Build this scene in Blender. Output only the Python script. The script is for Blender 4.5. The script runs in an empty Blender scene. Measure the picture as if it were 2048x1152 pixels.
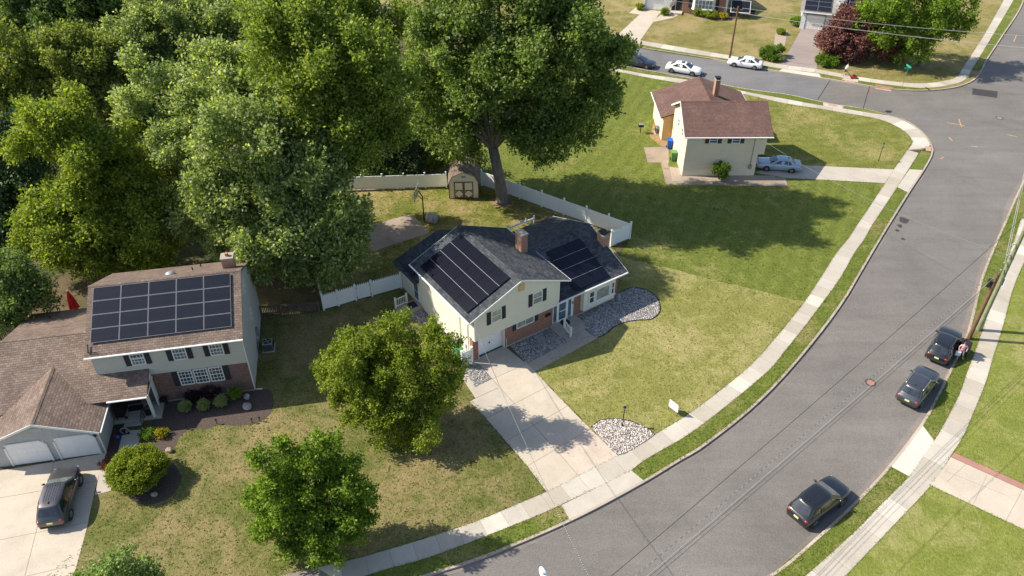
import bpy, bmesh, math, random
import numpy as np
from mathutils import Vector, Matrix

# ------------------------------------------------------------------ basics
scene = bpy.context.scene
COL = scene.collection
F_PX, PITCH, CAM_H = 1600.0, math.radians(37.5), 43.0
CP, SP = math.cos(PITCH), math.sin(PITCH)

def ray(px, py):
    u = (px - 1024) / F_PX; v = -(py - 576) / F_PX
    return (u, CP + v * SP, -SP + v * CP)

def G(px, py, z=0.0):
    """survey point of the photograph -> metres on the level z"""
    d = ray(px, py); t = (z - CAM_H) / d[2]
    return (d[0] * t, d[1] * t)

def at(px, py, Y):
    """survey point -> point at the northing Y"""
    d = ray(px, py); t = Y / d[1]
    return Vector((d[0] * t, Y, CAM_H + d[2] * t))

def GL(pts, z=0.0):
    return [G(x, y, z) for x, y in pts]

def link(o, parent=None):
    COL.objects.link(o)
    if parent is not None: o.parent = parent
    return o

def tag(o, label=None, cat=None, group=None, kind=None):
    if label: o['label'] = label
    if cat: o['category'] = cat
    if group: o['group'] = group
    if kind: o['kind'] = kind
    return o

def thing(name, label, cat, loc=(0, 0, 0), rz=0.0, group=None):
    o = bpy.data.objects.new(name, None)
    o.empty_display_size = 0.3
    o.location = loc; o.rotation_euler = (0, 0, rz)
    link(o)
    return tag(o, label, cat, group)

class MB:
    """collects shapes into one mesh"""
    def __init__(self): self.v = []; self.f = []
    def add(self, vs, fs):
        n = len(self.v)
        self.v += [tuple(p) for p in vs]
        self.f += [tuple(i + n for i in f) for f in fs]
    def obox(self, c, u, w, n, hu, hw, hn):
        c, u, w, n = Vector(c), Vector(u), Vector(w), Vector(n)
        vs = [c + u * (a * hu) + w * (b * hw) + n * (d * hn) for a in (-1, 1) for b in (-1, 1) for d in (-1, 1)]
        fs = [(0, 1, 3, 2), (4, 6, 7, 5), (0, 4, 5, 1), (2, 3, 7, 6), (0, 2, 6, 4), (1, 5, 7, 3)]
        if u.cross(w).dot(n) < 0: fs = [f[::-1] for f in fs]
        self.add(vs, fs)
    def box(self, x0, x1, y0, y1, z0, z1):
        self.obox(((x0 + x1) / 2, (y0 + y1) / 2, (z0 + z1) / 2), (1, 0, 0), (0, 1, 0), (0, 0, 1), abs(x1 - x0) / 2, abs(y1 - y0) / 2, abs(z1 - z0) / 2)
    def prism(self, pts, z0, z1):
        pts = list(pts); n = len(pts)
        a = sum(pts[i][0] * pts[(i + 1) % n][1] - pts[(i + 1) % n][0] * pts[i][1] for i in range(n))
        if a < 0: pts = pts[::-1]
        vs = [(x, y, z0) for x, y in pts] + [(x, y, z1) for x, y in pts]
        self.add(vs, [tuple(range(n))[::-1], tuple(range(n, 2 * n))] + [(i, (i + 1) % n, (i + 1) % n + n, i + n) for i in range(n)])
    def slab(self, q, th):
        """planar polygon q (counter-clockwise seen from its upper side), thickened downwards along its normal"""
        q = [Vector(p) for p in q]; n = len(q)
        nn = (q[1] - q[0]).cross(q[2] - q[0]).normalized()
        self.add(q + [p - nn * th for p in q], [tuple(range(n)), tuple(range(n, 2 * n))[::-1]] + [(i, i + n, (i + 1) % n + n, (i + 1) % n) for i in range(n)])
    def tube(self, p0, p1, r0, r1=None, n=8, cap=True):
        self.path([p0, p1], [r0, r0 if r1 is None else r1], n, cap)
    def path(self, pts, rs, n=8, cap=True):
        pts = [Vector(p) for p in pts]
        if not hasattr(rs, '__len__'): rs = [rs] * len(pts)
        rings = []; prev = None
        for i, p in enumerate(pts):
            d = (pts[min(i + 1, len(pts) - 1)] - pts[max(i - 1, 0)]).normalized()
            if prev is None: a = d.orthogonal().normalized()
            else:
                a = prev - d * prev.dot(d)
                a = a.normalized() if a.length > 1e-6 else d.orthogonal().normalized()
            prev = a; b = d.cross(a)
            rings.append([p + (a * math.cos(2 * math.pi * k / n) + b * math.sin(2 * math.pi * k / n)) * rs[i] for k in range(n)])
        vs = [q for r in rings for q in r]; fs = []
        for i in range(len(pts) - 1):
            for k in range(n):
                fs.append((i * n + k, i * n + (k + 1) % n, (i + 1) * n + (k + 1) % n, (i + 1) * n + k))
        if cap:
            fs.append(tuple(range(n))[::-1]); fs.append(tuple(range((len(pts) - 1) * n, len(pts) * n)))
        self.add(vs, fs)
    def ball(self, c, r, seg=10, rings=6):
        if not hasattr(r, '__len__'): r = (r, r, r)
        vs = [(c[0], c[1], c[2] + r[2])]
        for i in range(1, rings):
            t = math.pi * i / rings
            for k in range(seg):
                p = 2 * math.pi * k / seg
                vs.append((c[0] + r[0] * math.sin(t) * math.cos(p), c[1] + r[1] * math.sin(t) * math.sin(p), c[2] + r[2] * math.cos(t)))
        vs.append((c[0], c[1], c[2] - r[2])); L = len(vs) - 1; fs = []
        for k in range(seg):
            fs.append((0, 1 + k, 1 + (k + 1) % seg))
            for i in range(rings - 2):
                a = 1 + i * seg
                fs.append((a + k, a + seg + k, a + seg + (k + 1) % seg, a + (k + 1) % seg))
            a = 1 + (rings - 2) * seg
            fs.append((a + k, L, a + (k + 1) % seg))
        self.add(vs, fs)
    def build(self, name, mat, parent=None, smooth=False, uv=True, bevel=0.0):
        me = bpy.data.meshes.new(name)
        me.from_pydata(self.v, [], self.f)
        me.update()
        if uv: planar_uv(me)
        if mat: me.materials.append(mat)
        if smooth: me.polygons.foreach_set('use_smooth', [True] * len(me.polygons))
        o = bpy.data.objects.new(name, me)
        link(o, parent)
        if bevel:
            m = o.modifiers.new('edge', 'BEVEL'); m.width = bevel; m.segments = 2; m.limit_method = 'ANGLE'
        return o

def planar_uv(me):
    n = len(me.loops)
    if n == 0: return
    uvl = me.uv_layers.new(name='UVMap')
    co = np.empty(len(me.vertices) * 3); me.vertices.foreach_get('co', co); co = co.reshape(-1, 3)
    li = np.empty(n, dtype=np.int64); me.loops.foreach_get('vertex_index', li)
    pn = np.empty(len(me.polygons) * 3); me.polygons.foreach_get('normal', pn); pn = pn.reshape(-1, 3)
    tot = np.empty(len(me.polygons), dtype=np.int64); me.polygons.foreach_get('loop_total', tot)
    ln = np.repeat(pn, tot, axis=0)
    u = np.stack([-ln[:, 1], ln[:, 0], np.zeros(n)], 1)
    flat = np.linalg.norm(u, axis=1) < 1e-3
    u[flat] = (1, 0, 0)
    u /= np.linalg.norm(u, axis=1)[:, None]
    v = np.cross(ln, u)
    p = co[li]
    uvs = np.stack([(p * u).sum(1), (p * v).sum(1)], 1)
    uvl.data.foreach_set('uv', uvs.astype(np.float32).ravel())

# ------------------------------------------------------------------ materials
MATS = {}
class NT:
    def __init__(self, name):
        self.m = bpy.data.materials.new(name); self.m.use_nodes = True
        self.t = self.m.node_tree; self.t.nodes.clear()
        self.out = self.n('ShaderNodeOutputMaterial')
        self.bs = self.n('ShaderNodeBsdfPrincipled')
        self.l(self.bs.outputs[0], self.out.inputs[0])
    def n(self, ty, **kw):
        o = self.t.nodes.new(ty)
        for k, v in kw.items(): setattr(o, k, v)
        return o
    def l(self, a, b): self.t.links.new(a, b)
    def val(self, sock, x):
        if hasattr(x, 'is_output') or isinstance(x, bpy.types.NodeSocket): self.l(x, sock)
        else: sock.default_value = x
    def coord(self, kind='Object'): return self.n('ShaderNodeTexCoord').outputs[kind]
    def mapping(self, vec, scale=(1, 1, 1), rot=(0, 0, 0), loc=(0, 0, 0)):
        m = self.n('ShaderNodeMapping'); self.l(vec, m.inputs[0])
        m.inputs['Scale'].default_value = scale; m.inputs['Rotation'].default_value = rot; m.inputs['Location'].default_value = loc
        return m.outputs[0]
    def noise(self, vec, scale, detail=4.0, rough=0.55, dist=0.0):
        o = self.n('ShaderNodeTexNoise'); self.l(vec, o.inputs['Vector'])
        o.inputs['Scale'].default_value = scale; o.inputs['Detail'].default_value = detail
        o.inputs['Roughness'].default_value = rough; o.inputs['Distortion'].default_value = dist
        return o.outputs['Fac']
    def math(self, op, a, b=None, clamp=False):
        o = self.n('ShaderNodeMath', operation=op, use_clamp=clamp)
        self.val(o.inputs[0], a)
        if b is not None: self.val(o.inputs[1], b)
        return o.outputs[0]
    def ramp(self, fac, stops):
        o = self.n('ShaderNodeValToRGB'); self.l(fac, o.inputs[0])
        el = o.color_ramp.elements
        while len(el) < len(stops): el.new(0.5)
        for e, (p, c) in zip(el, stops):
            e.position = p; e.color = (c if len(c) == 4 else (*c, 1)) if hasattr(c, '__len__') else (c, c, c, 1)
        return o.outputs[0]
    def mix(self, fac, a, b, mode='MIX'):
        o = self.n('ShaderNodeMix', data_type='RGBA', blend_type=mode)
        self.val(o.inputs[0], fac)
        for s, x in ((o.inputs[6], a), (o.inputs[7], b)):
            if isinstance(x, tuple): s.default_value = (*x, 1) if len(x) == 3 else x
            else: self.l(x, s)
        return o.outputs[2]
    def bump(self, h, strength=0.5, dist=0.02):
        b = self.n('ShaderNodeBump'); self.l(h, b.inputs['Height'])
        b.inputs['Strength'].default_value = strength; b.inputs['Distance'].default_value = dist
        self.l(b.outputs[0], self.bs.inputs['Normal'])
    def col(self, c):
        if isinstance(c, tuple): self.bs.inputs['Base Color'].default_value = (*c[:3], 1)
        else: self.l(c, self.bs.inputs['Base Color'])
    def set(self, **kw):
        for k, v in kw.items(): self.bs.inputs[k.replace('_', ' ')].default_value = v
        return self

def gray(x): return (x, x, x)

def plain(name, c, rough=0.6, metal=0.0, var=0.12, scale=3.0, coat=0.0, spec=0.5, bump=0.0):
    k = NT(name); co = k.coord()
    n = k.noise(co, scale, 4)
    k.col(k.mix(k.ramp(n, [(0.3, gray(1 - var)), (0.7, gray(1 + var))]), tuple(c), tuple(c), 'MIX') if False else
          k.mix(1.0, tuple(c), k.ramp(n, [(0.3, gray(1 - var)), (0.7, gray(1.0))]), 'MULTIPLY'))
    k.set(Roughness=rough, Metallic=metal, Coat_Weight=coat, Specular_IOR_Level=spec)
    if coat: k.set(Coat_Roughness=0.04)
    if bump: k.bump(k.noise(co, scale * 6, 4), bump, 0.01)
    return k.m

def grass(name, dark, mid, dry, dry_amt=0.4, stripe=None, seed=0.0, grain=1.0):
    k = NT(name); co = k.mapping(k.coord(), loc=(seed, seed * 1.7, 0))
    big = k.noise(co, 0.16, 5, 0.6, 0.4); midn = k.noise(co, 0.9, 5, 0.65, 0.6); fine = k.noise(co, 5.0, 5, 0.75)
    tuft = k.noise(k.mapping(co, scale=(1.0, 0.55, 1.0), rot=(0, 0, 0.5)), 11.0, 3, 0.8)
    base = k.mix(k.ramp(k.math('ADD', k.math('MULTIPLY', midn, 0.55), k.math('MULTIPLY', fine, 0.45)), [(0.36, gray(0)), (0.62, gray(1))]), dark, mid)
    if stripe:
        ang, width, st = stripe
        sx = k.n('ShaderNodeSeparateXYZ'); k.l(k.mapping(co, rot=(0, 0, ang)), sx.inputs[0])
        wob = k.math('ADD', sx.outputs[0], k.math('MULTIPLY', k.noise(co, 0.12, 2), 1.2))
        s = k.math('SINE', k.math('MULTIPLY', wob, 2 * math.pi / width))
        sf = k.math('MULTIPLY', k.math('ADD', k.math('MULTIPLY', s, 0.5), 0.5), st)
        base = k.mix(sf, base, tuple(x * 0.70 for x in dark))
    df = k.math('ADD', k.math('MULTIPLY', big, 0.55), k.math('ADD', k.math('MULTIPLY', midn, 0.30), k.math('MULTIPLY', fine, 0.15)))
    lo = 0.66 - 0.32 * dry_amt
    base = k.mix(k.ramp(df, [(lo - 0.05, gray(0)), (lo + 0.09, gray(1))]), base, dry)
    g = k.ramp(k.math('ADD', k.math('MULTIPLY', tuft, 0.6), k.math('MULTIPLY', fine, 0.4)), [(0.32, gray(1 - 0.55 * grain)), (0.55, gray(1.0)), (0.75, gray(1 + 0.45 * grain))])
    k.col(k.mix(1.0, base, g, 'MULTIPLY'))
    k.set(Roughness=0.85, Specular_IOR_Level=0.15)
    k.bump(k.math('ADD', tuft, k.math('MULTIPLY', fine, 0.8)), 0.9, 0.07)
    return k.m

def concrete(name, c, var=0.15, island=0.0, stain=0.25, speck=0.0):
    k = NT(name); co = k.coord()
    a = k.noise(co, 0.5, 5, 0.6, 0.5); b = k.noise(co, 14, 4, 0.7); d = k.noise(co, 2.4, 6, 0.7, 0.8)
    m = k.mix(1.0, tuple(c), k.ramp(a, [(0.3, gray(1 - var)), (0.7, gray(1.03))]), 'MULTIPLY')
    m = k.mix(1.0, m, k.ramp(b, [(0.3, gray(0.88)), (0.7, gray(1.08))]), 'MULTIPLY')
    m = k.mix(k.ramp(d, [(0.52, gray(0)), (0.75, gray(stain))]), m, tuple(x * 0.55 for x in c))
    if speck: m = k.mix(k.ramp(k.noise(co, 30, 3, 0.8), [(0.6, gray(0)), (0.72, gray(speck))]), m, tuple(x * 0.35 for x in c))
    if island:
        g = k.n('ShaderNodeNewGeometry').outputs['Random Per Island']
        m = k.mix(1.0, m, k.ramp(g, [(0.0, (1 - island, 1 - island * 1.1, 1 - island * 1.3)), (0.55, gray(1 - island * .4)), (0.85, gray(1.0)), (1.0, gray(1 + island * .8))]), 'MULTIPLY')
    k.col(m); k.set(Roughness=0.85, Specular_IOR_Level=0.25)
    k.bump(b, 0.25, 0.01)
    return k.m

def asphalt(name, c):
    k = NT(name); co = k.coord()
    a = k.noise(co, 0.12, 5, 0.65, 0.6); b = k.noise(co, 18, 3, 0.8); d = k.noise(k.mapping(co, rot=(0, 0, -0.75), scale=(0.15, 1.4, 1)), 0.8, 5, 0.7, 0.4)
    m = k.mix(1.0, tuple(c), k.ramp(a, [(0.3, gray(0.80)), (0.7, gray(1.10))]), 'MULTIPLY')
    m = k.mix(1.0, m, k.ramp(d, [(0.3, gray(0.90)), (0.7, gray(1.08))]), 'MULTIPLY')
    m = k.mix(1.0, m, k.ramp(b, [(0.3, gray(0.60)), (0.72, gray(1.42))]), 'MULTIPLY')
    v = k.n('ShaderNodeTexVoronoi'); v.feature = 'DISTANCE_TO_EDGE'; k.l(k.mapping(co, scale=(1, 1, 1)), v.inputs['Vector']); v.inputs['Scale'].default_value = 0.13
    wv = k.math('ADD', v.outputs['Distance'], k.math('MULTIPLY', k.math('SUBTRACT', k.noise(co, 0.8, 6, 0.7), 0.5), 0.16))
    m = k.mix(k.ramp(wv, [(0.0, gray(0.09)), (0.009, gray(0.0))]), m, tuple(x * 0.5 for x in c))
    k.col(m); k.set(Roughness=0.8, Specular_IOR_Level=0.3); k.bump(b, 0.4, 0.01)
    return k.m

def shingle(name, c1, c2, mortar, w=0.34, h=0.15, var=0.25):
    k = NT(name); uv = k.coord('UV')
    b = k.n('ShaderNodeTexBrick'); k.l(uv, b.inputs['Vector'])
    b.inputs['Color1'].default_value = (*c1, 1); b.inputs['Color2'].default_value = (*c2, 1); b.inputs['Mortar'].default_value = (*mortar, 1)
    b.inputs['Scale'].default_value = 1.0; b.inputs['Brick Width'].default_value = w; b.inputs['Row Height'].default_value = h
    b.inputs['Mortar Size'].default_value = 0.012; b.inputs['Mortar Smooth'].default_value = 0.4; b.inputs['Bias'].default_value = 0.0
    n = k.noise(k.coord(), 0.6, 5, 0.65, 0.4); f = k.noise(k.coord(), 9, 3, 0.75)
    m = k.mix(1.0, b.outputs['Color'], k.ramp(n, [(0.3, gray(1 - var)), (0.72, gray(1.12))]), 'MULTIPLY')
    m = k.mix(1.0, m, k.ramp(f, [(0.3, gray(0.75)), (0.7, gray(1.2))]), 'MULTIPLY')
    k.col(m); k.set(Roughness=0.9, Specular_IOR_Level=0.2)
    sx = k.n('ShaderNodeSeparateXYZ'); k.l(uv, sx.inputs[0])
    saw = k.math('FRACT', k.math('DIVIDE', sx.outputs[1], h))
    k.bump(k.math('ADD', k.math('MULTIPLY', saw, -0.8), k.math('MULTIPLY', b.outputs['Fac'], -0.5)), 0.6, 0.03)
    return k.m

def bricks(name, c1, c2, mortar, var=0.2):
    k = NT(name); uv = k.coord('UV')
    b = k.n('ShaderNodeTexBrick'); k.l(uv, b.inputs['Vector'])
    b.inputs['Color1'].default_value = (*c1, 1); b.inputs['Color2'].default_value = (*c2, 1); b.inputs['Mortar'].default_value = (*mortar, 1)
    b.inputs['Scale'].default_value = 1.0; b.inputs['Brick Width'].default_value = 0.23; b.inputs['Row Height'].default_value = 0.085
    b.inputs['Mortar Size'].default_value = 0.009; b.inputs['Bias'].default_value = 0.1
    n = k.noise(k.mapping(uv, scale=(1, 2.2, 1)), 4.5, 4, 0.8)
    k.col(k.mix(1.0, b.outputs['Color'], k.ramp(n, [(0.3, gray(1 - var)), (0.7, gray(1 + var))]), 'MULTIPLY'))
    k.set(Roughness=0.88, Specular_IOR_Level=0.2); k.bump(k.math('MULTIPLY', b.outputs['Fac'], -1.0), 0.5, 0.01)
    return k.m

def siding(name, c, h=0.16, vertical=False, line=0.3):
    k = NT(name); uv = k.coord('UV')
    sx = k.n('ShaderNodeSeparateXYZ'); k.l(uv, sx.inputs[0])
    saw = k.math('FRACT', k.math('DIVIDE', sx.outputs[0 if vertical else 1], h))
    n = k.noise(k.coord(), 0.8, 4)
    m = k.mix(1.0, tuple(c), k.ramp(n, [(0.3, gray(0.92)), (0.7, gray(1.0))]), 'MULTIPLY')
    m = k.mix(k.ramp(saw, [(0.0, gray(line)), (0.12, gray(0.0))]), m, tuple(x * 0.45 for x in c))  # dark lap line: the joint with its shadow gap put into the colour
    k.col(m); k.set(Roughness=0.6, Specular_IOR_Level=0.3); k.bump(k.math('MULTIPLY', saw, -1.0), 0.7, 0.02)
    return k.m

def solar(name, cell, line, cw=0.16, ch=0.16, rough=0.12, lw=0.02):
    k = NT(name); uv = k.coord('UV')
    b = k.n('ShaderNodeTexBrick'); k.l(uv, b.inputs['Vector']); b.offset = 0.0
    b.inputs['Color1'].default_value = (*cell, 1); b.inputs['Color2'].default_value = (*[x * 1.25 for x in cell], 1); b.inputs['Mortar'].default_value = (*line, 1)
    b.inputs['Scale'].default_value = 1.0; b.inputs['Brick Width'].default_value = cw; b.inputs['Row Height'].default_value = ch
    b.inputs['Mortar Size'].default_value = lw
    k.col(b.outputs['Color']); k.set(Roughness=rough, Specular_IOR_Level=0.28)
    return k.m

def leaf(name, c1, c2, c3, trans=0.35, rough=0.6, spec=0.18):
    """foliage: every leaf gets its own tone; thin leaves let light through"""
    m = bpy.data.materials.new(name); m.use_nodes = True
    t = m.node_tree; t.nodes.clear()
    k = NT.__new__(NT); k.m = m; k.t = t
    out = k.n('ShaderNodeOutputMaterial'); k.bs = k.n('ShaderNodeBsdfPrincipled')
    r = k.n('ShaderNodeNewGeometry').outputs['Random Per Island']
    n = k.noise(k.coord(), 0.45, 3, 0.6)
    f = k.math('ADD', k.math('MULTIPLY', r, 0.55), k.math('MULTIPLY', n, 0.45))
    c = k.ramp(f, [(0.22, c1), (0.5, c2), (0.78, c3)])
    k.col(c); k.set(Roughness=rough, Specular_IOR_Level=spec)
    tr = k.n('ShaderNodeBsdfTranslucent')
    k.l(k.mix(1.0, c, (1.25, 1.3, 0.55), 'MULTIPLY'), tr.inputs[0])
    mx = k.n('ShaderNodeMixShader'); mx.inputs[0].default_value = trans
    k.l(k.bs.outputs[0], mx.inputs[1]); k.l(tr.outputs[0], mx.inputs[2]); k.l(mx.outputs[0], out.inputs[0])
    return m

def glass_mat(name, c=(0.03, 0.04, 0.05), rough=0.06):
    k = NT(name); n = k.noise(k.coord(), 1.2, 3, 0.6, 0.6)
    k.col(k.mix(k.ramp(n, [(0.35, gray(0)), (0.7, gray(1))]), tuple(c), tuple(x * 2.2 + 0.01 for x in c)))
    k.set(Roughness=rough, Specular_IOR_Level=0.8, Coat_Weight=0.5, Coat_Roughness=0.03)
    return k.m

def paint(name, c, metal=0.0, rough=0.35):
    k = NT(name); n = k.noise(k.coord(), 2.0, 4)
    k.col(k.mix(1.0, tuple(c), k.ramp(n, [(0.3, gray(0.9)), (0.7, gray(1.05))]), 'MULTIPLY'))
    k.set(Roughness=rough, Metallic=metal, Coat_Weight=1.0, Coat_Roughness=0.05)
    return k.m

def bark(name, c1, c2):
    k = NT(name); co = k.coord()
    n = k.noise(k.mapping(co, scale=(1, 1, 0.25)), 6, 5, 0.7, 0.6)
    k.col(k.ramp(n, [(0.3, c1), (0.7, c2)])); k.set(Roughness=0.95, Specular_IOR_Level=0.1); k.bump(n, 0.9, 0.06)
    return k.m

def stones(name, stops):
    k = NT(name); g = k.n('ShaderNodeNewGeometry').outputs['Random Per Island']
    c = k.ramp(g, stops)
    k.col(k.mix(1.0, c, k.ramp(k.noise(k.coord(), 9, 3), [(0.3, gray(0.8)), (0.7, gray(1.1))]), 'MULTIPLY')); k.set(Roughness=0.8)
    return k.m

M = MATS
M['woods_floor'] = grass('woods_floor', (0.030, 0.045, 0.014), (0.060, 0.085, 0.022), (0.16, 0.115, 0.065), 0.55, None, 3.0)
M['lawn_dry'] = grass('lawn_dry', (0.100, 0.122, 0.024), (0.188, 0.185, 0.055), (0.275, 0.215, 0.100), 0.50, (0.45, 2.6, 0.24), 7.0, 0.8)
M['lawn_front'] = grass('lawn_front', (0.195, 0.198, 0.048), (0.285, 0.275, 0.082), (0.375, 0.325, 0.140), 0.42, (0.66, 3.4, 0.16), 11.0, 0.7)
M['lawn_field'] = grass('lawn_field', (0.118, 0.152, 0.024), (0.192, 0.218, 0.044), (0.285, 0.258, 0.095), 0.24, (0.42, 1.5, 0.32), 17.0, 0.7)
M['lawn_corner'] = grass('lawn_corner', (0.135, 0.160, 0.028), (0.222, 0.225, 0.052), (0.320, 0.275, 0.105), 0.38, (1.45, 1.6, 0.28), 23.0, 0.9)
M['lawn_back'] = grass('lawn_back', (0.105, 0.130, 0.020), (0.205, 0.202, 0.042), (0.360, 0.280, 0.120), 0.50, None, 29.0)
M['lawn_east'] = grass('lawn_east', (0.155, 0.188, 0.032), (0.238, 0.258, 0.056), (0.320, 0.292, 0.115), 0.36, (0.9, 2.8, 0.12), 31.0, 0.7)
M['lawn_north'] = grass('lawn_north', (0.165, 0.160, 0.040), (0.250, 0.220, 0.070), (0.335, 0.265, 0.120), 0.50, (1.2, 3.0, 0.26), 37.0)
M['verge'] = grass('verge', (0.098, 0.135, 0.020), (0.165, 0.198, 0.036), (0.285, 0.235, 0.100), 0.32, None, 41.0, 0.9)
M['asphalt'] = asphalt('asphalt', (0.170, 0.156, 0.143))
M['asphalt_side'] = asphalt('asphalt_side', (0.168, 0.163, 0.163))
M['asphalt_patch'] = asphalt('asphalt_patch', (0.055, 0.053, 0.055))
M['driveway_paving'] = asphalt('driveway_paving', (0.30, 0.245, 0.225))
M['concrete'] = concrete('concrete', (0.46, 0.41, 0.345), 0.16, 0.0, 0.35, 0.12)
M['concrete_slab'] = concrete('concrete_slab', (0.51, 0.465, 0.395), 0.12, 0.20, 0.22)
M['concrete_new'] = concrete('concrete_new', (0.56, 0.525, 0.46), 0.08, 0.06, 0.10)
M['concrete_tan'] = concrete('concrete_tan', (0.52, 0.45, 0.36), 0.16, 0.04, 0.35)
M['concrete_old'] = concrete('concrete_old', (0.40, 0.35, 0.29), 0.2, 0.0, 0.4)
M['patio'] = concrete('patio', (0.36, 0.285, 0.22), 0.35, 0.0, 0.6)
M['kerb'] = concrete('kerb', (0.47, 0.40, 0.33), 0.2, 0.14, 0.35)
M['joint'] = plain('joint', (0.22, 0.19, 0.155), 0.9)
M['paver_red'] = concrete('paver_red', (0.42, 0.22, 0.18), 0.2, 0.2, 0.2)
M['tactile'] = concrete('tactile', (0.50, 0.29, 0.23), 0.15, 0.1, 0.2)
M['mulch'] = plain('mulch', (0.105, 0.075, 0.060), 0.95, var=0.6, scale=9, bump=0.8)
M['mulch_red'] = plain('mulch_red', (0.10, 0.045, 0.030), 0.95, var=0.6, scale=9, bump=0.8)
M['dirt'] = plain('dirt', (0.36, 0.22, 0.11), 0.95, var=0.4, scale=3, bump=0.4)
M['gravel_bed'] = plain('gravel_bed', (0.20, 0.18, 0.17), 0.95, var=0.5, scale=12, bump=0.8)
M['pebble_bed'] = plain('pebble_bed', (0.42, 0.34, 0.26), 0.95, var=0.4, scale=14, bump=0.8)
M['stone_grey'] = stones('stone_grey', [(0, (0.16, 0.16, 0.17)), (0.35, (0.33, 0.32, 0.31)), (0.7, (0.48, 0.46, 0.44)), (1, (0.66, 0.62, 0.56))])
M['stone_pale'] = stones('stone_pale', [(0, (0.30, 0.27, 0.26)), (0.3, (0.52, 0.49, 0.46)), (0.62, (0.66, 0.60, 0.54)), (0.8, (0.62, 0.44, 0.34)), (1, (0.76, 0.74, 0.70))])
M['edging'] = plain('edging', (0.02, 0.02, 0.02), 0.7)
M['boulder'] = plain('boulder', (0.42, 0.38, 0.34), 0.9, var=0.35, scale=4, bump=0.5)
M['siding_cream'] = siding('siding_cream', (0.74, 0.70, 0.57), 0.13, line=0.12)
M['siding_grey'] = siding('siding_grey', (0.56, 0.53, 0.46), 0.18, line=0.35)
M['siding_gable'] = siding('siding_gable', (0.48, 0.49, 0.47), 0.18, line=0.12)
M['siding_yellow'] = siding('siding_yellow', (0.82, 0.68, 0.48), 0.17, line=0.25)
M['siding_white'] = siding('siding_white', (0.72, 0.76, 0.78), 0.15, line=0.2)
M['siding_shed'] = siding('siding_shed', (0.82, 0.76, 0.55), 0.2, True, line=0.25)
M['stucco'] = plain('stucco', (0.45, 0.45, 0.43), 0.9, var=0.15, scale=5, bump=0.2)
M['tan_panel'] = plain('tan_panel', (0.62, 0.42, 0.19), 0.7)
M['brick'] = bricks('brick', (0.33, 0.145, 0.09), (0.24, 0.10, 0.065), (0.34, 0.27, 0.22))
M['brick_brown'] = bricks('brick_brown', (0.26, 0.11, 0.08), (0.13, 0.07, 0.06), (0.30, 0.25, 0.22), 0.35)
M['brick_chimney'] = bricks('brick_chimney', (0.42, 0.21, 0.13), (0.33, 0.16, 0.10), (0.42, 0.34, 0.28))
M['shingle_dark'] = shingle('shingle_dark', (0.042, 0.050, 0.060), (0.098, 0.106, 0.116), (0.020, 0.024, 0.030), 0.34, 0.20)
M['shingle_brown'] = shingle('shingle_brown', (0.168, 0.124, 0.099), (0.248, 0.186, 0.150), (0.088, 0.066, 0.054), 0.32, 0.19, 0.3)
M['shingle_red'] = shingle('shingle_red', (0.150, 0.090, 0.074), (0.192, 0.116, 0.096), (0.085, 0.052, 0.043), 0.30, 0.17)
M['shingle_grey'] = shingle('shingle_grey', (0.30, 0.29, 0.27), (0.36, 0.34, 0.32), (0.2, 0.19, 0.18))
M['shingle_pink'] = shingle('shingle_pink', (0.50, 0.38, 0.33), (0.58, 0.45, 0.39), (0.3, 0.24, 0.2))
M['white'] = plain('white', (0.80, 0.79, 0.76), 0.5, var=0.06)
M['vinyl'] = plain('vinyl', (0.86, 0.88, 0.88), 0.35, var=0.05, scale=1.0)
M['white_door'] = plain('white_door', (0.84, 0.83, 0.80), 0.5, var=0.05)
M['shutter'] = siding('shutter', (0.030, 0.030, 0.036), 0.06, line=0.5)
M['shutter_brown'] = siding('shutter_brown', (0.10, 0.045, 0.035), 0.06, line=0.5)
M['glass'] = glass_mat('glass')
M['glass_blind'] = glass_mat('glass_blind', (0.20, 0.21, 0.18), 0.1)
M['glass_sky'] = glass_mat('glass_sky', (0.06, 0.09, 0.12), 0.04)
M['solar_black'] = solar('solar_black', (0.006, 0.007, 0.014), (0.010, 0.011, 0.019), 0.16, 0.16, 0.22, 0.008)
M['solar_blue'] = solar('solar_blue', (0.009, 0.011, 0.018), (0.020, 0.023, 0.031), 0.075, 0.5, 0.25, 0.012)
M['solar_frame'] = plain('solar_frame', (0.33, 0.34, 0.38), 0.5, 0.1, 0.05)
M['black_metal'] = plain('black_metal', (0.015, 0.015, 0.016), 0.4, 0.2)
M['steel'] = plain('steel', (0.45, 0.46, 0.47), 0.35, 0.8)
M['dull_steel'] = plain('dull_steel', (0.30, 0.33, 0.34), 0.5, 0.4)
M['rubber'] = plain('rubber', (0.018, 0.018, 0.019), 0.8)
M['maroon'] = plain('maroon', (0.22, 0.045, 0.035), 0.6)
M['red'] = plain('red', (0.50, 0.015, 0.02), 0.5)
M['blue_bin'] = plain('blue_bin', (0.012, 0.10, 0.50), 0.4)
M['green_bin'] = plain('green_bin', (0.05, 0.22, 0.06), 0.45)
M['bin_lid'] = plain('bin_lid', (0.10, 0.26, 0.08), 0.45)
M['sign_green'] = plain('sign_green', (0.02, 0.35, 0.20), 0.4)
M['orange'] = plain('orange', (0.70, 0.22, 0.05), 0.5)
M['terracotta'] = plain('terracotta', (0.34, 0.17, 0.11), 0.8)
M['wood_pole'] = bark('wood_pole', (0.12, 0.065, 0.038), (0.24, 0.14, 0.085))
M['green_pole'] = bark('green_pole', (0.16, 0.18, 0.10), (0.30, 0.31, 0.19))
M['fence_wood'] = plain('fence_wood', (0.17, 0.135, 0.105), 0.9, var=0.4, scale=6)
M['bark'] = bark('bark', (0.10, 0.085, 0.07), (0.26, 0.23, 0.19))
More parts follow.
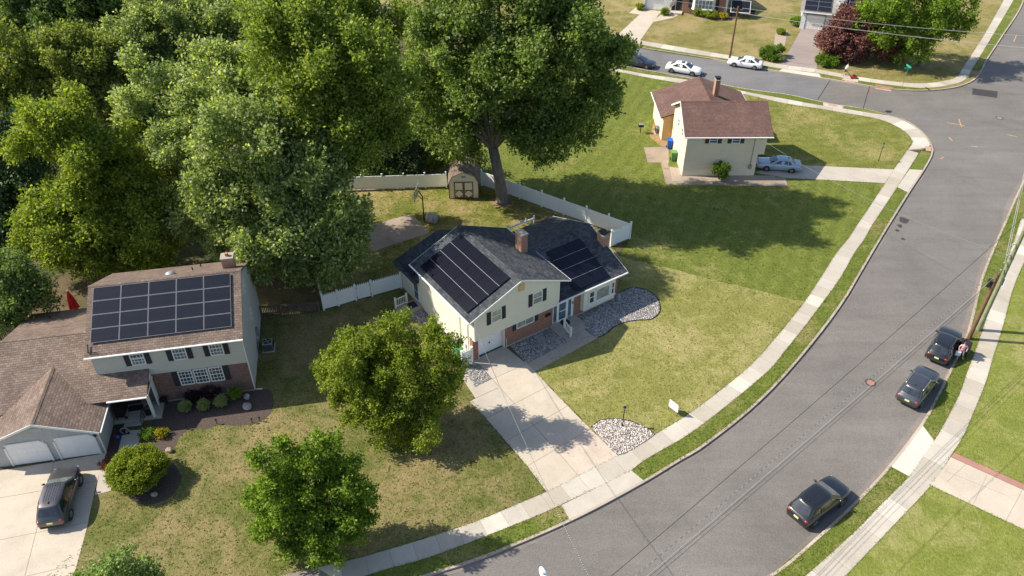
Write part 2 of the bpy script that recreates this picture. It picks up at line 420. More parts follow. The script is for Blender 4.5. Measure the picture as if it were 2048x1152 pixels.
M['bark_dark'] = bark('bark_dark', (0.05, 0.042, 0.035), (0.13, 0.11, 0.09))
M['wire_dark'] = plain('wire_dark', (0.03, 0.03, 0.032), 0.6)
M['wire_pale'] = plain('wire_pale', (0.42, 0.42, 0.41), 0.5, 0.2)
M['marking'] = plain('marking', (0.62, 0.40, 0.16), 0.8, var=0.5, scale=6)
M['car_black'] = paint('car_black', (0.010, 0.011, 0.014))
M['car_grey'] = paint('car_grey', (0.085, 0.092, 0.105), 0.6)
M['car_brown'] = paint('car_brown', (0.075, 0.070, 0.072), 0.6)
M['car_white'] = paint('car_white', (0.78, 0.79, 0.80))
M['car_silver'] = paint('car_silver', (0.36, 0.43, 0.52), 0.35)
M['car_blue'] = paint('car_blue', (0.012, 0.020, 0.045))
M['car_glass'] = glass_mat('car_glass', (0.012, 0.014, 0.017), 0.04)
M['windscreen'] = glass_mat('windscreen', (0.09, 0.11, 0.10), 0.05)
M['lamp_red'] = plain('lamp_red', (0.42, 0.015, 0.015), 0.2, coat=0.8)
M['lamp_clear'] = plain('lamp_clear', (0.62, 0.64, 0.66), 0.15, coat=0.8)
M['plate'] = plain('plate', (0.68, 0.62, 0.34), 0.5)
M['rim'] = plain('rim', (0.35, 0.35, 0.36), 0.3, 0.8)
M['skin'] = plain('skin', (0.58, 0.36, 0.27), 0.6)
M['pink_cloth'] = plain('pink_cloth', (0.72, 0.42, 0.46), 0.8, var=0.25, scale=14)
M['pale_cloth'] = plain('pale_cloth', (0.62, 0.66, 0.74), 0.8)
M['dark_cloth'] = plain('dark_cloth', (0.05, 0.05, 0.06), 0.8)
M['hair'] = plain('hair', (0.06, 0.04, 0.03), 0.6)
M['lf_silver'] = leaf('lf_silver', (0.110, 0.168, 0.045), (0.265, 0.335, 0.105), (0.540, 0.580, 0.300), 0.52, 0.5, 0.3)
M['lf_maple'] = leaf('lf_maple', (0.072, 0.130, 0.024), (0.165, 0.245, 0.055), (0.370, 0.425, 0.160), 0.52, 0.5, 0.25)
M['lf_bright'] = leaf('lf_bright', (0.092, 0.150, 0.022), (0.205, 0.275, 0.046), (0.400, 0.450, 0.125), 0.5)
M['lf_yellow'] = leaf('lf_yellow', (0.100, 0.155, 0.020), (0.215, 0.280, 0.036), (0.385, 0.425, 0.090), 0.5)
M['lf_olive'] = leaf('lf_olive', (0.095, 0.140, 0.026), (0.205, 0.250, 0.055), (0.365, 0.390, 0.120), 0.48)
M['lf_dark'] = leaf('lf_dark', (0.055, 0.105, 0.028), (0.125, 0.190, 0.055), (0.260, 0.320, 0.120), 0.45)
M['lf_blue'] = leaf('lf_blue', (0.030, 0.062, 0.022), (0.064, 0.108, 0.042), (0.140, 0.190, 0.090), 0.25)
M['lf_dogwood'] = leaf('lf_dogwood', (0.092, 0.150, 0.018), (0.210, 0.278, 0.036), (0.430, 0.460, 0.090), 0.52)
M['lf_green'] = leaf('lf_green', (0.075, 0.145, 0.016), (0.170, 0.268, 0.032), (0.360, 0.450, 0.085), 0.52)
M['lf_purple'] = leaf('lf_purple', (0.085, 0.034, 0.037), (0.170, 0.071, 0.065), (0.289, 0.136, 0.111), 0.25)
M['lf_gold'] = leaf('lf_gold', (0.095, 0.145, 0.016), (0.200, 0.262, 0.028), (0.390, 0.400, 0.042), 0.45)
M['lf_shrub'] = leaf('lf_shrub', (0.055, 0.115, 0.010), (0.115, 0.210, 0.018), (0.200, 0.300, 0.034), 0.35)
M['lf_lemon'] = leaf('lf_lemon', (0.220, 0.209, 0.013), (0.396, 0.341, 0.020), (0.528, 0.440, 0.033), 0.3)
M['lf_plum'] = leaf('lf_plum', (0.017, 0.010, 0.012), (0.034, 0.017, 0.019), (0.066, 0.031, 0.034), 0.15)
M['lf_sage'] = leaf('lf_sage', (0.200, 0.240, 0.080), (0.320, 0.360, 0.120), (0.440, 0.470, 0.190), 0.3)
M['lf_rust'] = leaf('lf_rust', (0.120, 0.042, 0.024), (0.204, 0.072, 0.042), (0.288, 0.120, 0.072), 0.2)
M['lf_pale'] = leaf('lf_pale', (0.100, 0.170, 0.045), (0.210, 0.300, 0.085), (0.400, 0.480, 0.180), 0.4)
M['gutter_dust'] = asphalt('gutter_dust', (0.205, 0.178, 0.158))
M['oil'] = plain('oil', (0.060, 0.052, 0.048), 0.6, var=0.3, scale=6)
for _n, _a, _b, _c in (('lawn_dry', (0.10, 0.12, 0.028), (0.185, 0.185, 0.06), (0.28, 0.23, 0.11)), ('lawn_front', (0.20, 0.205, 0.05), (0.285, 0.28, 0.085), (0.38, 0.335, 0.15)), ('lawn_field', (0.10, 0.14, 0.025), (0.175, 0.20, 0.044), (0.27, 0.245, 0.09)), ('lawn_corner', (0.135, 0.165, 0.03), (0.225, 0.23, 0.055), (0.33, 0.285, 0.11)), ('lawn_back', (0.11, 0.14, 0.02), (0.21, 0.21, 0.045), (0.38, 0.30, 0.13)), ('verge', (0.098, 0.138, 0.02), (0.168, 0.203, 0.038), (0.285, 0.245, 0.10))):
    M['blade_' + _n] = leaf('blade_' + _n, _a, _b, _c, 0.3, 0.7, 0.1)

# ------------------------------------------------------------------ ground, road, pavements
def catmull(pts, step=0.8):
    P = [np.array(p, float) for p in pts]; out = []
    for i in range(len(P) - 1):
        p0 = P[max(i - 1, 0)]; p1 = P[i]; p2 = P[i + 1]; p3 = P[min(i + 2, len(P) - 1)]
        n = max(1, int(np.linalg.norm(p2 - p1) / step))
        d1 = np.linalg.norm(p2 - p1) + 1e-6
        m1 = (p2 - p0) / (np.linalg.norm(p2 - p0) + 1e-6) * d1; m2 = (p3 - p1) / (np.linalg.norm(p3 - p1) + 1e-6) * d1
        for k in range(n):
            t = k / n
            out.append((2 * t**3 - 3 * t**2 + 1) * p1 + (t**3 - 2 * t**2 + t) * m1 + (-2 * t**3 + 3 * t**2) * p2 + (t**3 - t**2) * m2)
    out.append(P[-1])
    return [tuple(p) for p in out]

def offset(pts, d):
    P = np.array(pts, float); T = np.zeros_like(P)
    T[1:-1] = P[2:] - P[:-2]; T[0] = P[1] - P[0]; T[-1] = P[-1] - P[-2]
    T /= np.linalg.norm(T, axis=1)[:, None]
    return [tuple(p) for p in P + np.stack([-T[:, 1], T[:, 0]], 1) * d]

def resample(pts, n):
    P = np.array(pts, float); s = np.r_[0, np.cumsum(np.linalg.norm(np.diff(P, axis=0), axis=1))]
    u = np.linspace(0, s[-1], n)
    return np.stack([np.interp(u, s, P[:, 0]), np.interp(u, s, P[:, 1])], 1)

def flat(name, pts, z0, z1, mat, kind='structure', parent=None):
    m = MB(); m.prism(pts, z0, z1)
    o = m.build(name, mat, parent)
    if kind: o['kind'] = kind
    return o

def slabs(name, a, b, mat, every=1.5, z=0.016, kind='structure', gap=0.010):
    """a paved strip between two edge lines, laid as separate concrete slabs"""
    L = np.linalg.norm(np.diff(np.array(a), axis=0), axis=1).sum()
    n = max(2, int(round(L / every))); sub = 3
    A = resample(a, n * sub + 1); Bd = resample(b, 2500); B = np.empty_like(A)
    j0 = 0
    for i, q in enumerate(A):          # each joint runs square across the strip
        d = A[min(i + 1, len(A) - 1)] - A[max(i - 1, 0)]; d = d / np.linalg.norm(d)
        w = Bd - q; c = np.abs(w @ d) + 0.15 * np.linalg.norm(w, axis=1); j = max(j0, int(np.argmin(c))); j0 = j; B[i] = Bd[j]
    m = MB()
    for i in range(n):
        pa = [A[i * sub + k].copy() for k in range(sub + 1)]; pb = [B[i * sub + k].copy() for k in range(sub + 1)]
        for p in (pa, pb):
            d = p[1] - p[0]; p[0] = p[0] + d / np.linalg.norm(d) * gap
            d = p[-2] - p[-1]; p[-1] = p[-1] + d / np.linalg.norm(d) * gap
        m.prism([tuple(p) for p in pa] + [tuple(p) for p in pb[::-1]], -0.1, z + random.uniform(-0.003, 0.003))
    o = m.build(name, mat); o['kind'] = kind
    base = MB(); base.prism([tuple(p) for p in A] + [tuple(p) for p in B[::-1]], -0.12, 0.009)
    j = base.build('joint', M['joint'], o)
    return o

def lines(name, segs, w, z, mat, parent=None):
    m = MB()
    for p, q in segs:
        p, q = Vector((*p, 0)), Vector((*q, 0)); d = (q - p); L = d.length; d /= L
        m.obox(((p + q) / 2) + Vector((0, 0, z)), d, (-d.y, d.x, 0), (0, 0, 1), L / 2, w / 2, 0.003)
    return m.build(name, mat, parent)

random.seed(5)
# whole terrain, far past everything the camera sees
gnd = MB(); gnd.prism([(-600, -300), (700, -300), (700, 900), (-600, 900)], -0.6, -0.30)
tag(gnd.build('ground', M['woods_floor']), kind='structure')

KA_main = [(-60, 6), (-32, 17.0), (-15, 23.8)] + GL([(855, 1152), (960, 1118), (1141, 1042), (1290, 963.5), (1360, 921), (1400, 898), (1500, 820), (1572, 748.5), (1644, 662), (1689, 600), (1720, 548), (1760, 480), (1818, 386), (1848, 340.6), (1864, 312), (1867, 300), (1863, 287), (1849.6, 269), (1828, 250), (1804.7, 238), (1779, 231), (1752, 222.5), (1715, 214.7), (1676, 209.5), (1646.5, 204), (1578, 189), (1500, 178.6), (1441, 167.8), (1342.5, 149), (1255, 133)]) + [(0, 114.0), (-24, 125.5), (-60, 141), (-120, 166)]
KC = [(-120, 175), (-60, 149.5)] + GL([(734, 2.6), (828, 17), (1000, 47), (1206.6, 83.4), (1277, 94.4), (1453.4, 122.5), (1560, 143), (1638.6, 155), (1712.5, 167), (1779, 177.5), (1841, 181), (1903, 176), (1941, 164), (1960, 148), (1974.7, 119), (2001, 78.6), (2048, 0)]) + [(102, 166), (130, 215)]
KE = [(165, 255), (120, 172), (74, 100)] + GL([(2048, 358), (2011, 440), (1965, 549.5), (1933.6, 667), (1897.6, 743.7), (1868.9, 801), (1842.6, 846.8), (1778, 930.6), (1715.6, 997.7), (1643.7, 1064.8), (1538, 1151)]) + [(8.3, 24.1), (1.7, 21), (-14, 13.6), (-42, 3)]
KA = catmull(KA_main, 0.9); KCs = catmull(KC, 1.2); KEs = catmull(KE, 0.9)
Z0 = 0.0
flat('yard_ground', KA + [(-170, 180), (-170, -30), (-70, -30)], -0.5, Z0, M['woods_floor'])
flat('north_lawn', KCs + [(150, 330), (-170, 330)], -0.5, Z0, M['lawn_north'])
flat('east_lawn', KEs + [(-30, -60), (220, -60), (220, 260)], -0.5, Z0, M['lawn_east'])
# asphalt: one sheet for both streets, seen wherever no kerbed block covers it
flat('road', [(-170, -25), (230, -60), (260, 330), (-170, 240)], -0.28, -0.13, M['asphalt'])
side = GL([(1660, 160), (1636, 195)]) 
flat('side_street', KCs[0:0] + [G(1662, 157), G(1634, 198), (16, 104.6), (-24, 124), (-120, 165), (-120, 177), (-24, 136), (18.4, 115)], -0.2, -0.126, M['asphalt_side'])

def kerb(name, line, d):
    m = MB(); a = offset(line, -0.012 * (1 if d > 0 else -1)); b = offset(line, d)
    A = resample(a, 2 + int(len(a))); n = len(a)
    i = 0
    while i < n - 1:
        j = min(i + 3, n - 1)
        m.prism(a[i:j + 1] + b[i:j + 1][::-1], -0.45, 0.014)
        i = j
    return tag(m.build(name, M['kerb']), kind='structure')
kerb('kerb', KA, 0.17); kerb('kerb', KCs, 0.17); kerb('kerb', KEs, 0.17)

def rough(pts, amp=0.09, step=0.45):
    """the ragged edge of a mown lawn"""
    out = []; n = len(pts)
    for i in range(n):
        a, b = np.array(pts[i]), np.array(pts[(i + 1) % n]); d = b - a; L = np.linalg.norm(d); k = max(1, int(L / step)); nn = np.array((-d[1], d[0])) / (L + 1e-9)
        for j in range(k): out.append(tuple(a + d * j / k + nn * random.uniform(-amp, amp)))
    return out
TURF = []
def lawn(name, px, mat, z=0.004, extra=()):
    pts = GL(px) + list(extra); TURF.append((mat, pts))
    return flat(name, rough(pts, 0.11 if z > .005 else 0.05), -0.25, z, M[mat])
SA_y = [(480, 1176), (560, 1151), (706.5, 1119), (802, 1091.8), (880.3, 1067.4), (960, 1040), (1040, 1006), (1093, 983.8), (1235.3, 911.9), (1261.9, 901), (1308.8, 869.7), (1357, 841.6), (1420, 797), (1491.5, 740), (1513, 719), (1561, 664.6), (1609, 604), (1642.5, 554), (1676, 502), (1694.7, 480), (1716.6, 446.9), (1740, 412.5), (1769.7, 367), (1788.4, 338), (1815, 300)]
SA_k = [(658, 1176), (730, 1152), (761, 1141.6), (849.6, 1117), (936, 1086), (1000, 1061), (1101, 1020), (1122, 1009.5), (1263.4, 940), (1285, 922.8), (1338.4, 891.6), (1360, 879.8), (1420, 837.5), (1538.3, 740), (1569.6, 702), (1609, 653), (1635, 618.3), (1680, 556.3), (1711, 502), (1727.5, 480), (1741.6, 454.7), (1761.9, 423.4), (1793.9, 375), (1818, 337.5), (1841.6, 300)]
lawn('field_lawn', [(925, 360), (965, 369), (1262, 478), (1238, 512), (1300, 528), (1609, 604), (1642.5, 554), (1676, 502), (1694.7, 480), (1740, 412.5), (1769.7, 367), (1590, 350), (1500, 300), (1420, 185), (1356, 166), (1283, 153), (1256, 147.5), (1100, 120), (960, 200)], 'lawn_field')
lawn('front_lawn', [(1069.8, 742.5), (1096, 772), (1136, 812), (1181, 857), (1237, 911), (1262, 901), (1308.8, 869.7), (1357, 841.6), (1420, 797), (1491.5, 740), (1513, 719), (1561, 664.6), (1609, 604), (1300, 528), (1238, 512), (1221, 495), (1150, 560), (1100, 660)], 'lawn_front', 0.006)
lawn('corner_lawn', [(1590, 334), (1640, 332), (1787.5, 339), (1815, 300), (1826, 283), (1820, 273), (1799, 256), (1769.5, 242), (1744, 235), (1695, 227), (1646, 218.6), (1566, 206), (1500, 191), (1400, 174), (1420, 230), (1500, 300)], 'lawn_corner', 0.006)
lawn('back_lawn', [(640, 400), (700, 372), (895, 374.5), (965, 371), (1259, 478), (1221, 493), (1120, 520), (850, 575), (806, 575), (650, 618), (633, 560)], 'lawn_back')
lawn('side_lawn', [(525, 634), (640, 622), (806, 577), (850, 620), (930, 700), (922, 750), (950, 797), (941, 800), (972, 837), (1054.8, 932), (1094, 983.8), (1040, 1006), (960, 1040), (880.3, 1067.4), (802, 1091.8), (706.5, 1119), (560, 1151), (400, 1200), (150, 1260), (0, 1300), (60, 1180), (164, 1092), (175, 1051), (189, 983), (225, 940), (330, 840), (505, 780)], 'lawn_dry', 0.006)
# grass verges between pavement and kerb
def verge(px, z=0.006): return lawn('verge', px, 'verge', z)
KApx = [(1290, 963.5), (1360, 921), (1400, 898), (1500, 820), (1572, 748.5), (1644, 662), (1689, 600), (1720, 548), (1760, 480), (1817, 387)]
def vpoly(a, b):
    pts = catmull(GL(a)) + catmull(GL(b))[::-1]; TURF.append(('verge', pts))
    return flat('verge', pts, -0.2, 0.006, M['verge'])
vpoly([(658, 1176), (730, 1152), (761, 1141.6), (849.6, 1117), (936, 1086), (1000, 1061), (1101, 1020), (1122, 1009.5)], [(760, 1184), (855, 1152), (960, 1118), (1141, 1042)])
vpoly(SA_k[8:23], KApx)
flat('verge', GL([(1818.5, 338.5), (1843, 301), (1862, 306), (1845.5, 339)]), -0.2, 0.018, M['verge'])
# right-hand block
SE_y = [(2085, 450), (2048, 525), (2025.8, 578.6), (2004, 658.7), (1984.5, 720), (1975.4, 752), (1961.5, 790), (1946.8, 824.7), (1928.5, 868.5), (1904.7, 906.6), (1861.7, 970.6), (1823.4, 1012.8), (1782.8, 1055), (1691.6, 1150.9), (1600, 1245)]
SE_k = [(2060, 385), (2041.6, 440), (2025.8, 488.6), (1996.6, 566.4), (1955, 690), (1933.7, 746.9), (1919.8, 786.8), (1902.5, 821.6), (1876.4, 870), (1867.7, 882), (1818.8, 951.9), (1809.4, 962.8), (1757.8, 1014), (1715.6, 1058), (1612.6, 1150.9), (1520, 1230)]
vpoly([(2060, 385), (2041.6, 440), (2025.8, 488.6), (1996.6, 566.4), (1955, 690), (1933.7, 746.9), (1919.8, 786.8), (1902.5, 821.6), (1868, 881)], [(2044, 368), (2011, 440), (1965, 549.5), (1933.6, 667), (1897.6, 743.7), (1868.9, 801), (1843.5, 846)])
vpoly([(1818, 953), (1809.4, 962.8), (1757.8, 1014), (1715.6, 1058), (1612.6, 1150.9), (1520, 1230)], [(1779, 931), (1715.6, 997.7), (1643.7, 1064.8), (1538, 1151), (1440, 1230)])
# north side of the side street
SC_y = [(1100, 54), (1195.6, 69.4), (1231.6, 73.3), (1280, 81), (1351.9, 92.8), (1453.4, 110), (1560, 128.7), (1631.5, 138), (1717, 153.7), (1798, 164.4), (1846, 167), (1889, 162), (1912.7, 155), (1927, 133.5), (1965, 76), (2008, 0), (2030, -40)]
SC_k = [(1100, 60.5), (1195.6, 75.5), (1231.6, 80.5), (1276.9, 88.1), (1351.9, 102.2), (1458, 118.6), (1560, 137), (1638.6, 146.6), (1717, 161), (1798, 172), (1846, 176), (1895, 171), (1929.4, 160), (1943, 140), (1982, 76), (2027, 0), (2049, -40)]
vpoly([(1285, 90), (1351.9, 102.2), (1458, 118.6), (1560, 137), (1566, 138)], [(1285, 96), (1351, 106.4), (1453.4, 122.5), (1545, 140), (1556, 142)])
vpoly([(1640, 148), (1688, 157)], [(1646, 154), (1680, 160.5)])
vpoly([(1720, 162.5), (1798, 172.5), (1846, 176.8)], [(1722, 167.5), (1779, 177), (1841, 179.5)])
vpoly([(1944, 139), (1960, 108), (1982, 76), (2027, 0)], [(1962, 142), (1974.7, 118.5), (2001, 78.2), (2047, 0)])
slabs('pavement', catmull(GL(SA_y)), catmull(GL(SA_k)), M['concrete_slab'], 1.5)
SB_y = [(1815, 300), (1826, 283), (1820, 273), (1799, 256), (1769.5, 242), (1744, 235), (1695, 227), (1646, 218.6), (1566, 206), (1500, 191), (1441, 180), (1356.6, 166), (1283, 153), (1256, 147.5), (1150, 129)]
SB_k = [(1841.6, 300), (1861, 291), (1849, 271), (1826, 251.5), (1803, 239.5), (1777, 231.5), (1735, 225), (1681, 216.2), (1648, 212), (1566, 197), (1500, 185), (1441, 173.5), (1380, 160.5), (1289, 148), (1258, 142), (1150, 124)]
slabs('pavement', catmull(GL(SB_y)), catmull(GL(SB_k)), M['concrete_slab'], 1.8)
slabs('pavement', catmull(GL(SE_y)), catmull(GL(SE_k)), M['concrete_slab'], 1.7)
slabs('pavement', catmull(GL(SC_y)), catmull(GL(SC_k)), M['concrete_slab'], 1.8)
vpoly([(1646, 204.8), (1578, 189.8), (1500, 179.4), (1441, 168.6), (1342, 149.8), (1255, 134), (1150, 116)], [(1647, 211), (1566, 196), (1500, 184), (1441, 172.5), (1380, 159.6), (1289, 147), (1258, 141), (1150, 123)])
flat('verge', catmull(GL([(1684, 213.5), (1715, 215.4), (1752, 223.2), (1777, 230.6)])) + GL([(1735, 224.2), (1690, 216.6)]), -0.2, 0.02, M['verge'])
flat('ramp', GL([(1646, 205), (1676, 210), (1690, 213.5), (1682, 217.5), (1647, 212.5)]), -0.2, 0.012, M['concrete_slab'])
flat('paver_pad', GL([(1657, 207.5), (1674, 211), (1673, 214), (1656, 210.5)]), -0.1, 0.03, M['tactile'])
flat('paver_pad', GL([(1850, 292.5), (1862, 293.5), (1863, 303), (1852, 302)]), -0.1, 0.03, M['tactile'])
flat('paver_pad', GL([(1691, 160.2), (1711, 163.5), (1709, 166), (1689, 162.5)]), -0.1, 0.03, M['tactile'])
flat('paver_pad', GL([(1948, 143), (1962, 145), (1958, 150), (1946, 148.5)]), -0.1, 0.03, M['paver_red'])
flat('ramp', GL([(1683, 159), (1716, 164.8), (1716, 161), (1688, 156.5)]), -0.2, 0.012, M['concrete_slab'])
flat('apron', GL([(1168, 77), (1206, 83), (1277, 94), (1272, 87.5), (1210, 77.5)]), -0.2, 0.012, M['concrete_slab'])
flat('apron', GL([(1557, 142.2), (1642, 155), (1638, 147.5), (1565, 138)]), -0.2, 0.012, M['concrete_new'])
flat('apron', GL([(1843, 848), (1868.5, 882), (1818.4, 952.5), (1779, 931.5)]), -0.2, 0.012, M['concrete_new'])
flat('apron', GL([(1819, 338.5), (1847, 340), (1818, 386), (1794.5, 374)]), -0.2, 0.012, M['concrete_slab'])
flat('apron', GL([(1122.5, 1010.5), (1262.5, 940.8), (1290, 963.5), (1141, 1042)]), -0.2, 0.012, M['concrete_slab'])
for a, b in (((1142, 1046), (1290, 968)), ((1844, 850), (1780, 934)), ((1849, 341), (1819, 388)), ((1558, 144), (1644, 157))):
    pass
# driveways
dw = flat('driveway', GL([(954, 717), (1008, 692), (1053.4, 727.7), (1069.8, 742.5), (1097.2, 772.2), (1135.5, 812), (1180.6, 858), (1236, 911.8), (1093.5, 984), (1054.8, 932.2), (972.2, 837), (940, 803), (951, 797), (925, 757), (940, 735)]), -0.2, 0.012, M['concrete'])
flat('tan_panel', GL([(985.2, 757.8), (1053.4, 727.7), (1069.8, 742.5), (1097.2, 772.2), (1135.5, 812), (1180.6, 858), (1112.2, 899)]), -0.15, 0.016, M['concrete_tan'], None, dw)
flat('worn_panel', GL([(1112.2, 899), (1180.6, 858), (1236, 911.8), (1160.3, 954.8)]), -0.15, 0.0165, concrete('concrete_worn', (0.56, 0.46, 0.37), 0.2, 0.0, 0.75, 0.5), None, dw)
flat('pale_panel', GL([(972.2, 837), (1029.2, 808.9), (1160.3, 954.8), (1093.5, 984), (1054.8, 932.2)]), -0.15, 0.0155, M['concrete_tan'], None, dw)
js = [((984.7, 758.4), (1160.3, 954.8)), ((984.7, 758.4), (1053.4, 727.7)), ((972.2, 837), (1097.2, 772.2)), ((1003, 859), (1135.5, 812)), ((1054.8, 932.2), (1180.6, 858)), ((950, 797), (996, 776)), ((958, 728), (984.7, 758.4)), ((1068.3, 850.3), (1013, 882))]
lines('joint', [(G(*a), G(*b)) for a, b in js if a != (1003, 859)] + [(G(1068.3, 850.3), G(1135.5, 812))], 0.026, 0.0185, M['joint'], dw)
flat('path', GL([(1053.8, 727.6), (1135.5, 684.2), (1116, 664), (1150, 640), (1172, 645), (1165, 654.5), (1196.2, 675.5), (1076.4, 740), (1069.8, 742.5)]), -0.15, 0.018, M['concrete_old'])
dl = flat('driveway', GL([(-40, 948), (21, 938), (198, 909), (212, 905), (224, 930), (200, 942), (189, 983), (175, 1051), (164, 1092), (110, 1290), (-160, 1330), (-140, 960)]), -0.15, 0.014, M['concrete_tan'])
lines('joint', [(G(*a), G(*b)) for a, b in (((0, 996), (196, 962)), ((108, 924), (30, 1230)), ((0, 1080), (176, 1045)), ((0, 1165), (150, 1130)))], 0.026, 0.017, M['joint'], dl)
flat('path', GL([(200, 942), (224, 925), (233, 915), (247, 861), (283, 860), (277, 890), (236, 935), (221, 982), (190, 990)]), -0.15, 0.022, M['concrete'])
flat('driveway', GL([(1509, 345), (1560, 330), (1640, 332), (1787.7, 339), (1769.7, 366.4), (1643, 359.4), (1575, 356)]), -0.15, 0.014, M['concrete'])
de = flat('driveway', GL([(1901.5, 914.5), (2048, 981), (2200, 1048), (2200, 1125), (2048, 1059), (1861.7, 970.6)]), -0.15, 0.014, M['concrete_tan'])
lines('joint', [(G(*a), G(*b)) for a, b in (((1974, 950), (1946, 1009)), ((2044, 981), (2012, 1041)), ((1931, 929), (1893, 965)), ((1890, 942), (2015, 992)))], 0.016, 0.017, M['joint'], de)
be = flat('brick_edging', GL([(1909, 905.5), (2048, 968.7), (2200, 1036), (2200, 1047), (2048, 980.2), (1902, 913.6)]), -0.15, 0.024, M['paver_red'])
flat('driveway', GL([(1232, 73), (1280, 81), (1318, 28), (1326, 23), (1290, 19)]), -0.15, 0.014, M['concrete_tan'])
flat('path', GL([(1300, 45), (1318, 42), (1345, 36), (1356, 31), (1345, 24), (1322, 30)]), -0.15, 0.018, M['concrete_tan'])
flat('path', GL([(1258, 26), (1272, 15), (1292, 20), (1284, 30)]), -0.15, 0.018, M['concrete_tan'])
flat('driveway', GL([(1563, 129), (1604, 56), (1642, 61), (1640, 100), (1633, 138)]), -0.15, 0.014, M['driveway_paving'])
flat('patio', GL([(713.7, 456.4), (823.3, 428.5), (860, 466), (743.8, 503.7)]), -0.15, 0.02, M['patio'])
flat('path', GL([(1321.5, 325.6), (1336, 325.6), (1344, 362.5), (1552, 364.5), (1549, 354), (1570, 355), (1576, 372.5), (1332, 369.5)]), -0.15, 0.022, M['patio'])
flat('patio', GL([(1287.5, 295), (1337, 294), (1338, 325.6), (1295.7, 325.6)]), -0.15, 0.025, M['patio'])
flat('flower_bed', GL([(1338, 333), (1366, 338), (1366, 351), (1509, 351), (1549, 351.5), (1554, 363.5), (1344, 362.5)]), -0.15, 0.016, M['pebble_bed'])
flat('dirt_patch', catmull(GL([(1302, 262), (1312, 240), (1325, 236), (1335, 262), (1338, 294), (1322, 293), (1312, 284), (1300, 276), (1302, 262)])), -0.15, 0.012, M['dirt'])
flat('flower_bed', catmull(GL([(283, 882), (306, 842), (320, 806), (400, 790), (509, 782), (538, 778), (547, 800), (541, 828), (516, 845), (471, 852), (432, 850), (419, 857), (374, 861), (358, 875), (344, 900), (300, 905), (283, 882)]), 0.5), -0.15, 0.014, M['mulch'])
flat('flower_bed', GL([(200, 942), (213, 905), (226, 856), (247, 860), (233, 914), (216, 933)]), -0.15, 0.016, M['mulch_red'])
flat('flower_bed', catmull(GL([(245, 970), (270, 925), (330, 920), (362, 950), (350, 985), (310, 1008), (265, 1002), (245, 970)]), 0.4), -0.15, 0.014, M['mulch'])
flat('flower_bed', catmull(GL([(1375, 26), (1400, 35), (1440, 42), (1468, 38), (1478, 28), (1455, 22), (1400, 16), (1370, 20), (1375, 26)]), 0.8), -0.15, 0.014, M['mulch'])
flat('flower_bed', GL([(1548, 90), (1550, 70), (1558, 60), (1575, 60), (1570, 90), (1560, 110), (1545, 108)]), -0.15, 0.012, M['pebble_bed'])
flat('dirt_patch', catmull(GL([(978, 400), (1000, 394), (1030, 404), (1020, 414), (990, 413), (978, 400)]), 0.5), -0.15, 0.011, M['dirt'])
flat('dirt_patch', catmull(GL([(735, 640), (760, 632), (790, 645), (780, 660), (750, 655), (735, 640)]), 0.5), -0.15, 0.011, M['dirt'])

# rock beds: a bed surface and its loose stones (nobody could count them)
def rocks(name, poly, smin, smax, dens, mat, z=0.02, seed=1):
    rng = np.random.default_rng(seed); P = np.array(poly)
    lo, hi = P.min(0), P.max(0); area = (hi - lo).prod(); n = int(area * dens)
    q = rng.uniform(lo, hi, (n, 2)); ins = np.zeros(n, bool); j = len(P) - 1
    for i in range(len(P)):
        c = ((P[i, 1] > q[:, 1]) != (P[j, 1] > q[:, 1])) & (q[:, 0] < (P[j, 0] - P[i, 0]) * (q[:, 1] - P[i, 1]) / (P[j, 1] - P[i, 1] + 1e-12) + P[i, 0])
        ins ^= c; j = i
    q = q[ins]; n = len(q)
    base = np.array([(1, 0, 0), (0, 1, 0), (-1, 0, 0), (0, -1, 0), (0, 0, 1), (0, 0, -1), (.7, .7, .45), (-.7, -.7, .45)])[:6]
    fc = np.array([(0, 1, 4), (1, 2, 4), (2, 3, 4), (3, 0, 4), (1, 0, 5), (2, 1, 5), (3, 2, 5), (0, 3, 5)])
    s = rng.uniform(smin, smax, (n, 1, 1)); sc = rng.uniform(0.7, 1.25, (n, 1, 3)) * s; sc[:, :, 2] *= 0.7
    a = rng.uniform(0, 6.28, n); ca, sa = np.cos(a), np.sin(a)
    v = base[None] * sc * rng.uniform(0.75, 1.25, (n, 6, 1))
    x = v[:, :, 0] * ca[:, None] - v[:, :, 1] * sa[:, None]; y = v[:, :, 0] * sa[:, None] + v[:, :, 1] * ca[:, None]
    zz = v[:, :, 2] * .8 + rng.uniform(-0.005, 0.03, (n, 1)) + z
    V = np.stack([x + q[:, :1], y + q[:, 1:], zz], 2).reshape(-1, 3)
    Fc = (fc[None] + (np.arange(n) * 6)[:, None, None]).reshape(-1, 3)
    o = np_mesh(name, V, Fc, mat); o['kind'] = 'stuff'
    return o

def np_mesh(name, V, Fc, mat, parent=None):
    me = bpy.data.meshes.new(name); k = Fc.shape[1]; nf = len(Fc)
    me.vertices.add(len(V)); me.vertices.foreach_set('co', V.astype(np.float32).ravel())
    me.loops.add(nf * k); me.loops.foreach_set('vertex_index', Fc.astype(np.int32).ravel())
    me.polygons.add(nf); me.polygons.foreach_set('loop_start', (np.arange(nf) * k).astype(np.int32))
    me.polygons.foreach_set('loop_total', np.full(nf, k, np.int32))
    me.update(calc_edges=True)
    if mat: me.materials.append(mat)
    o = bpy.data.objects.new(name, me); link(o, parent)
    return o

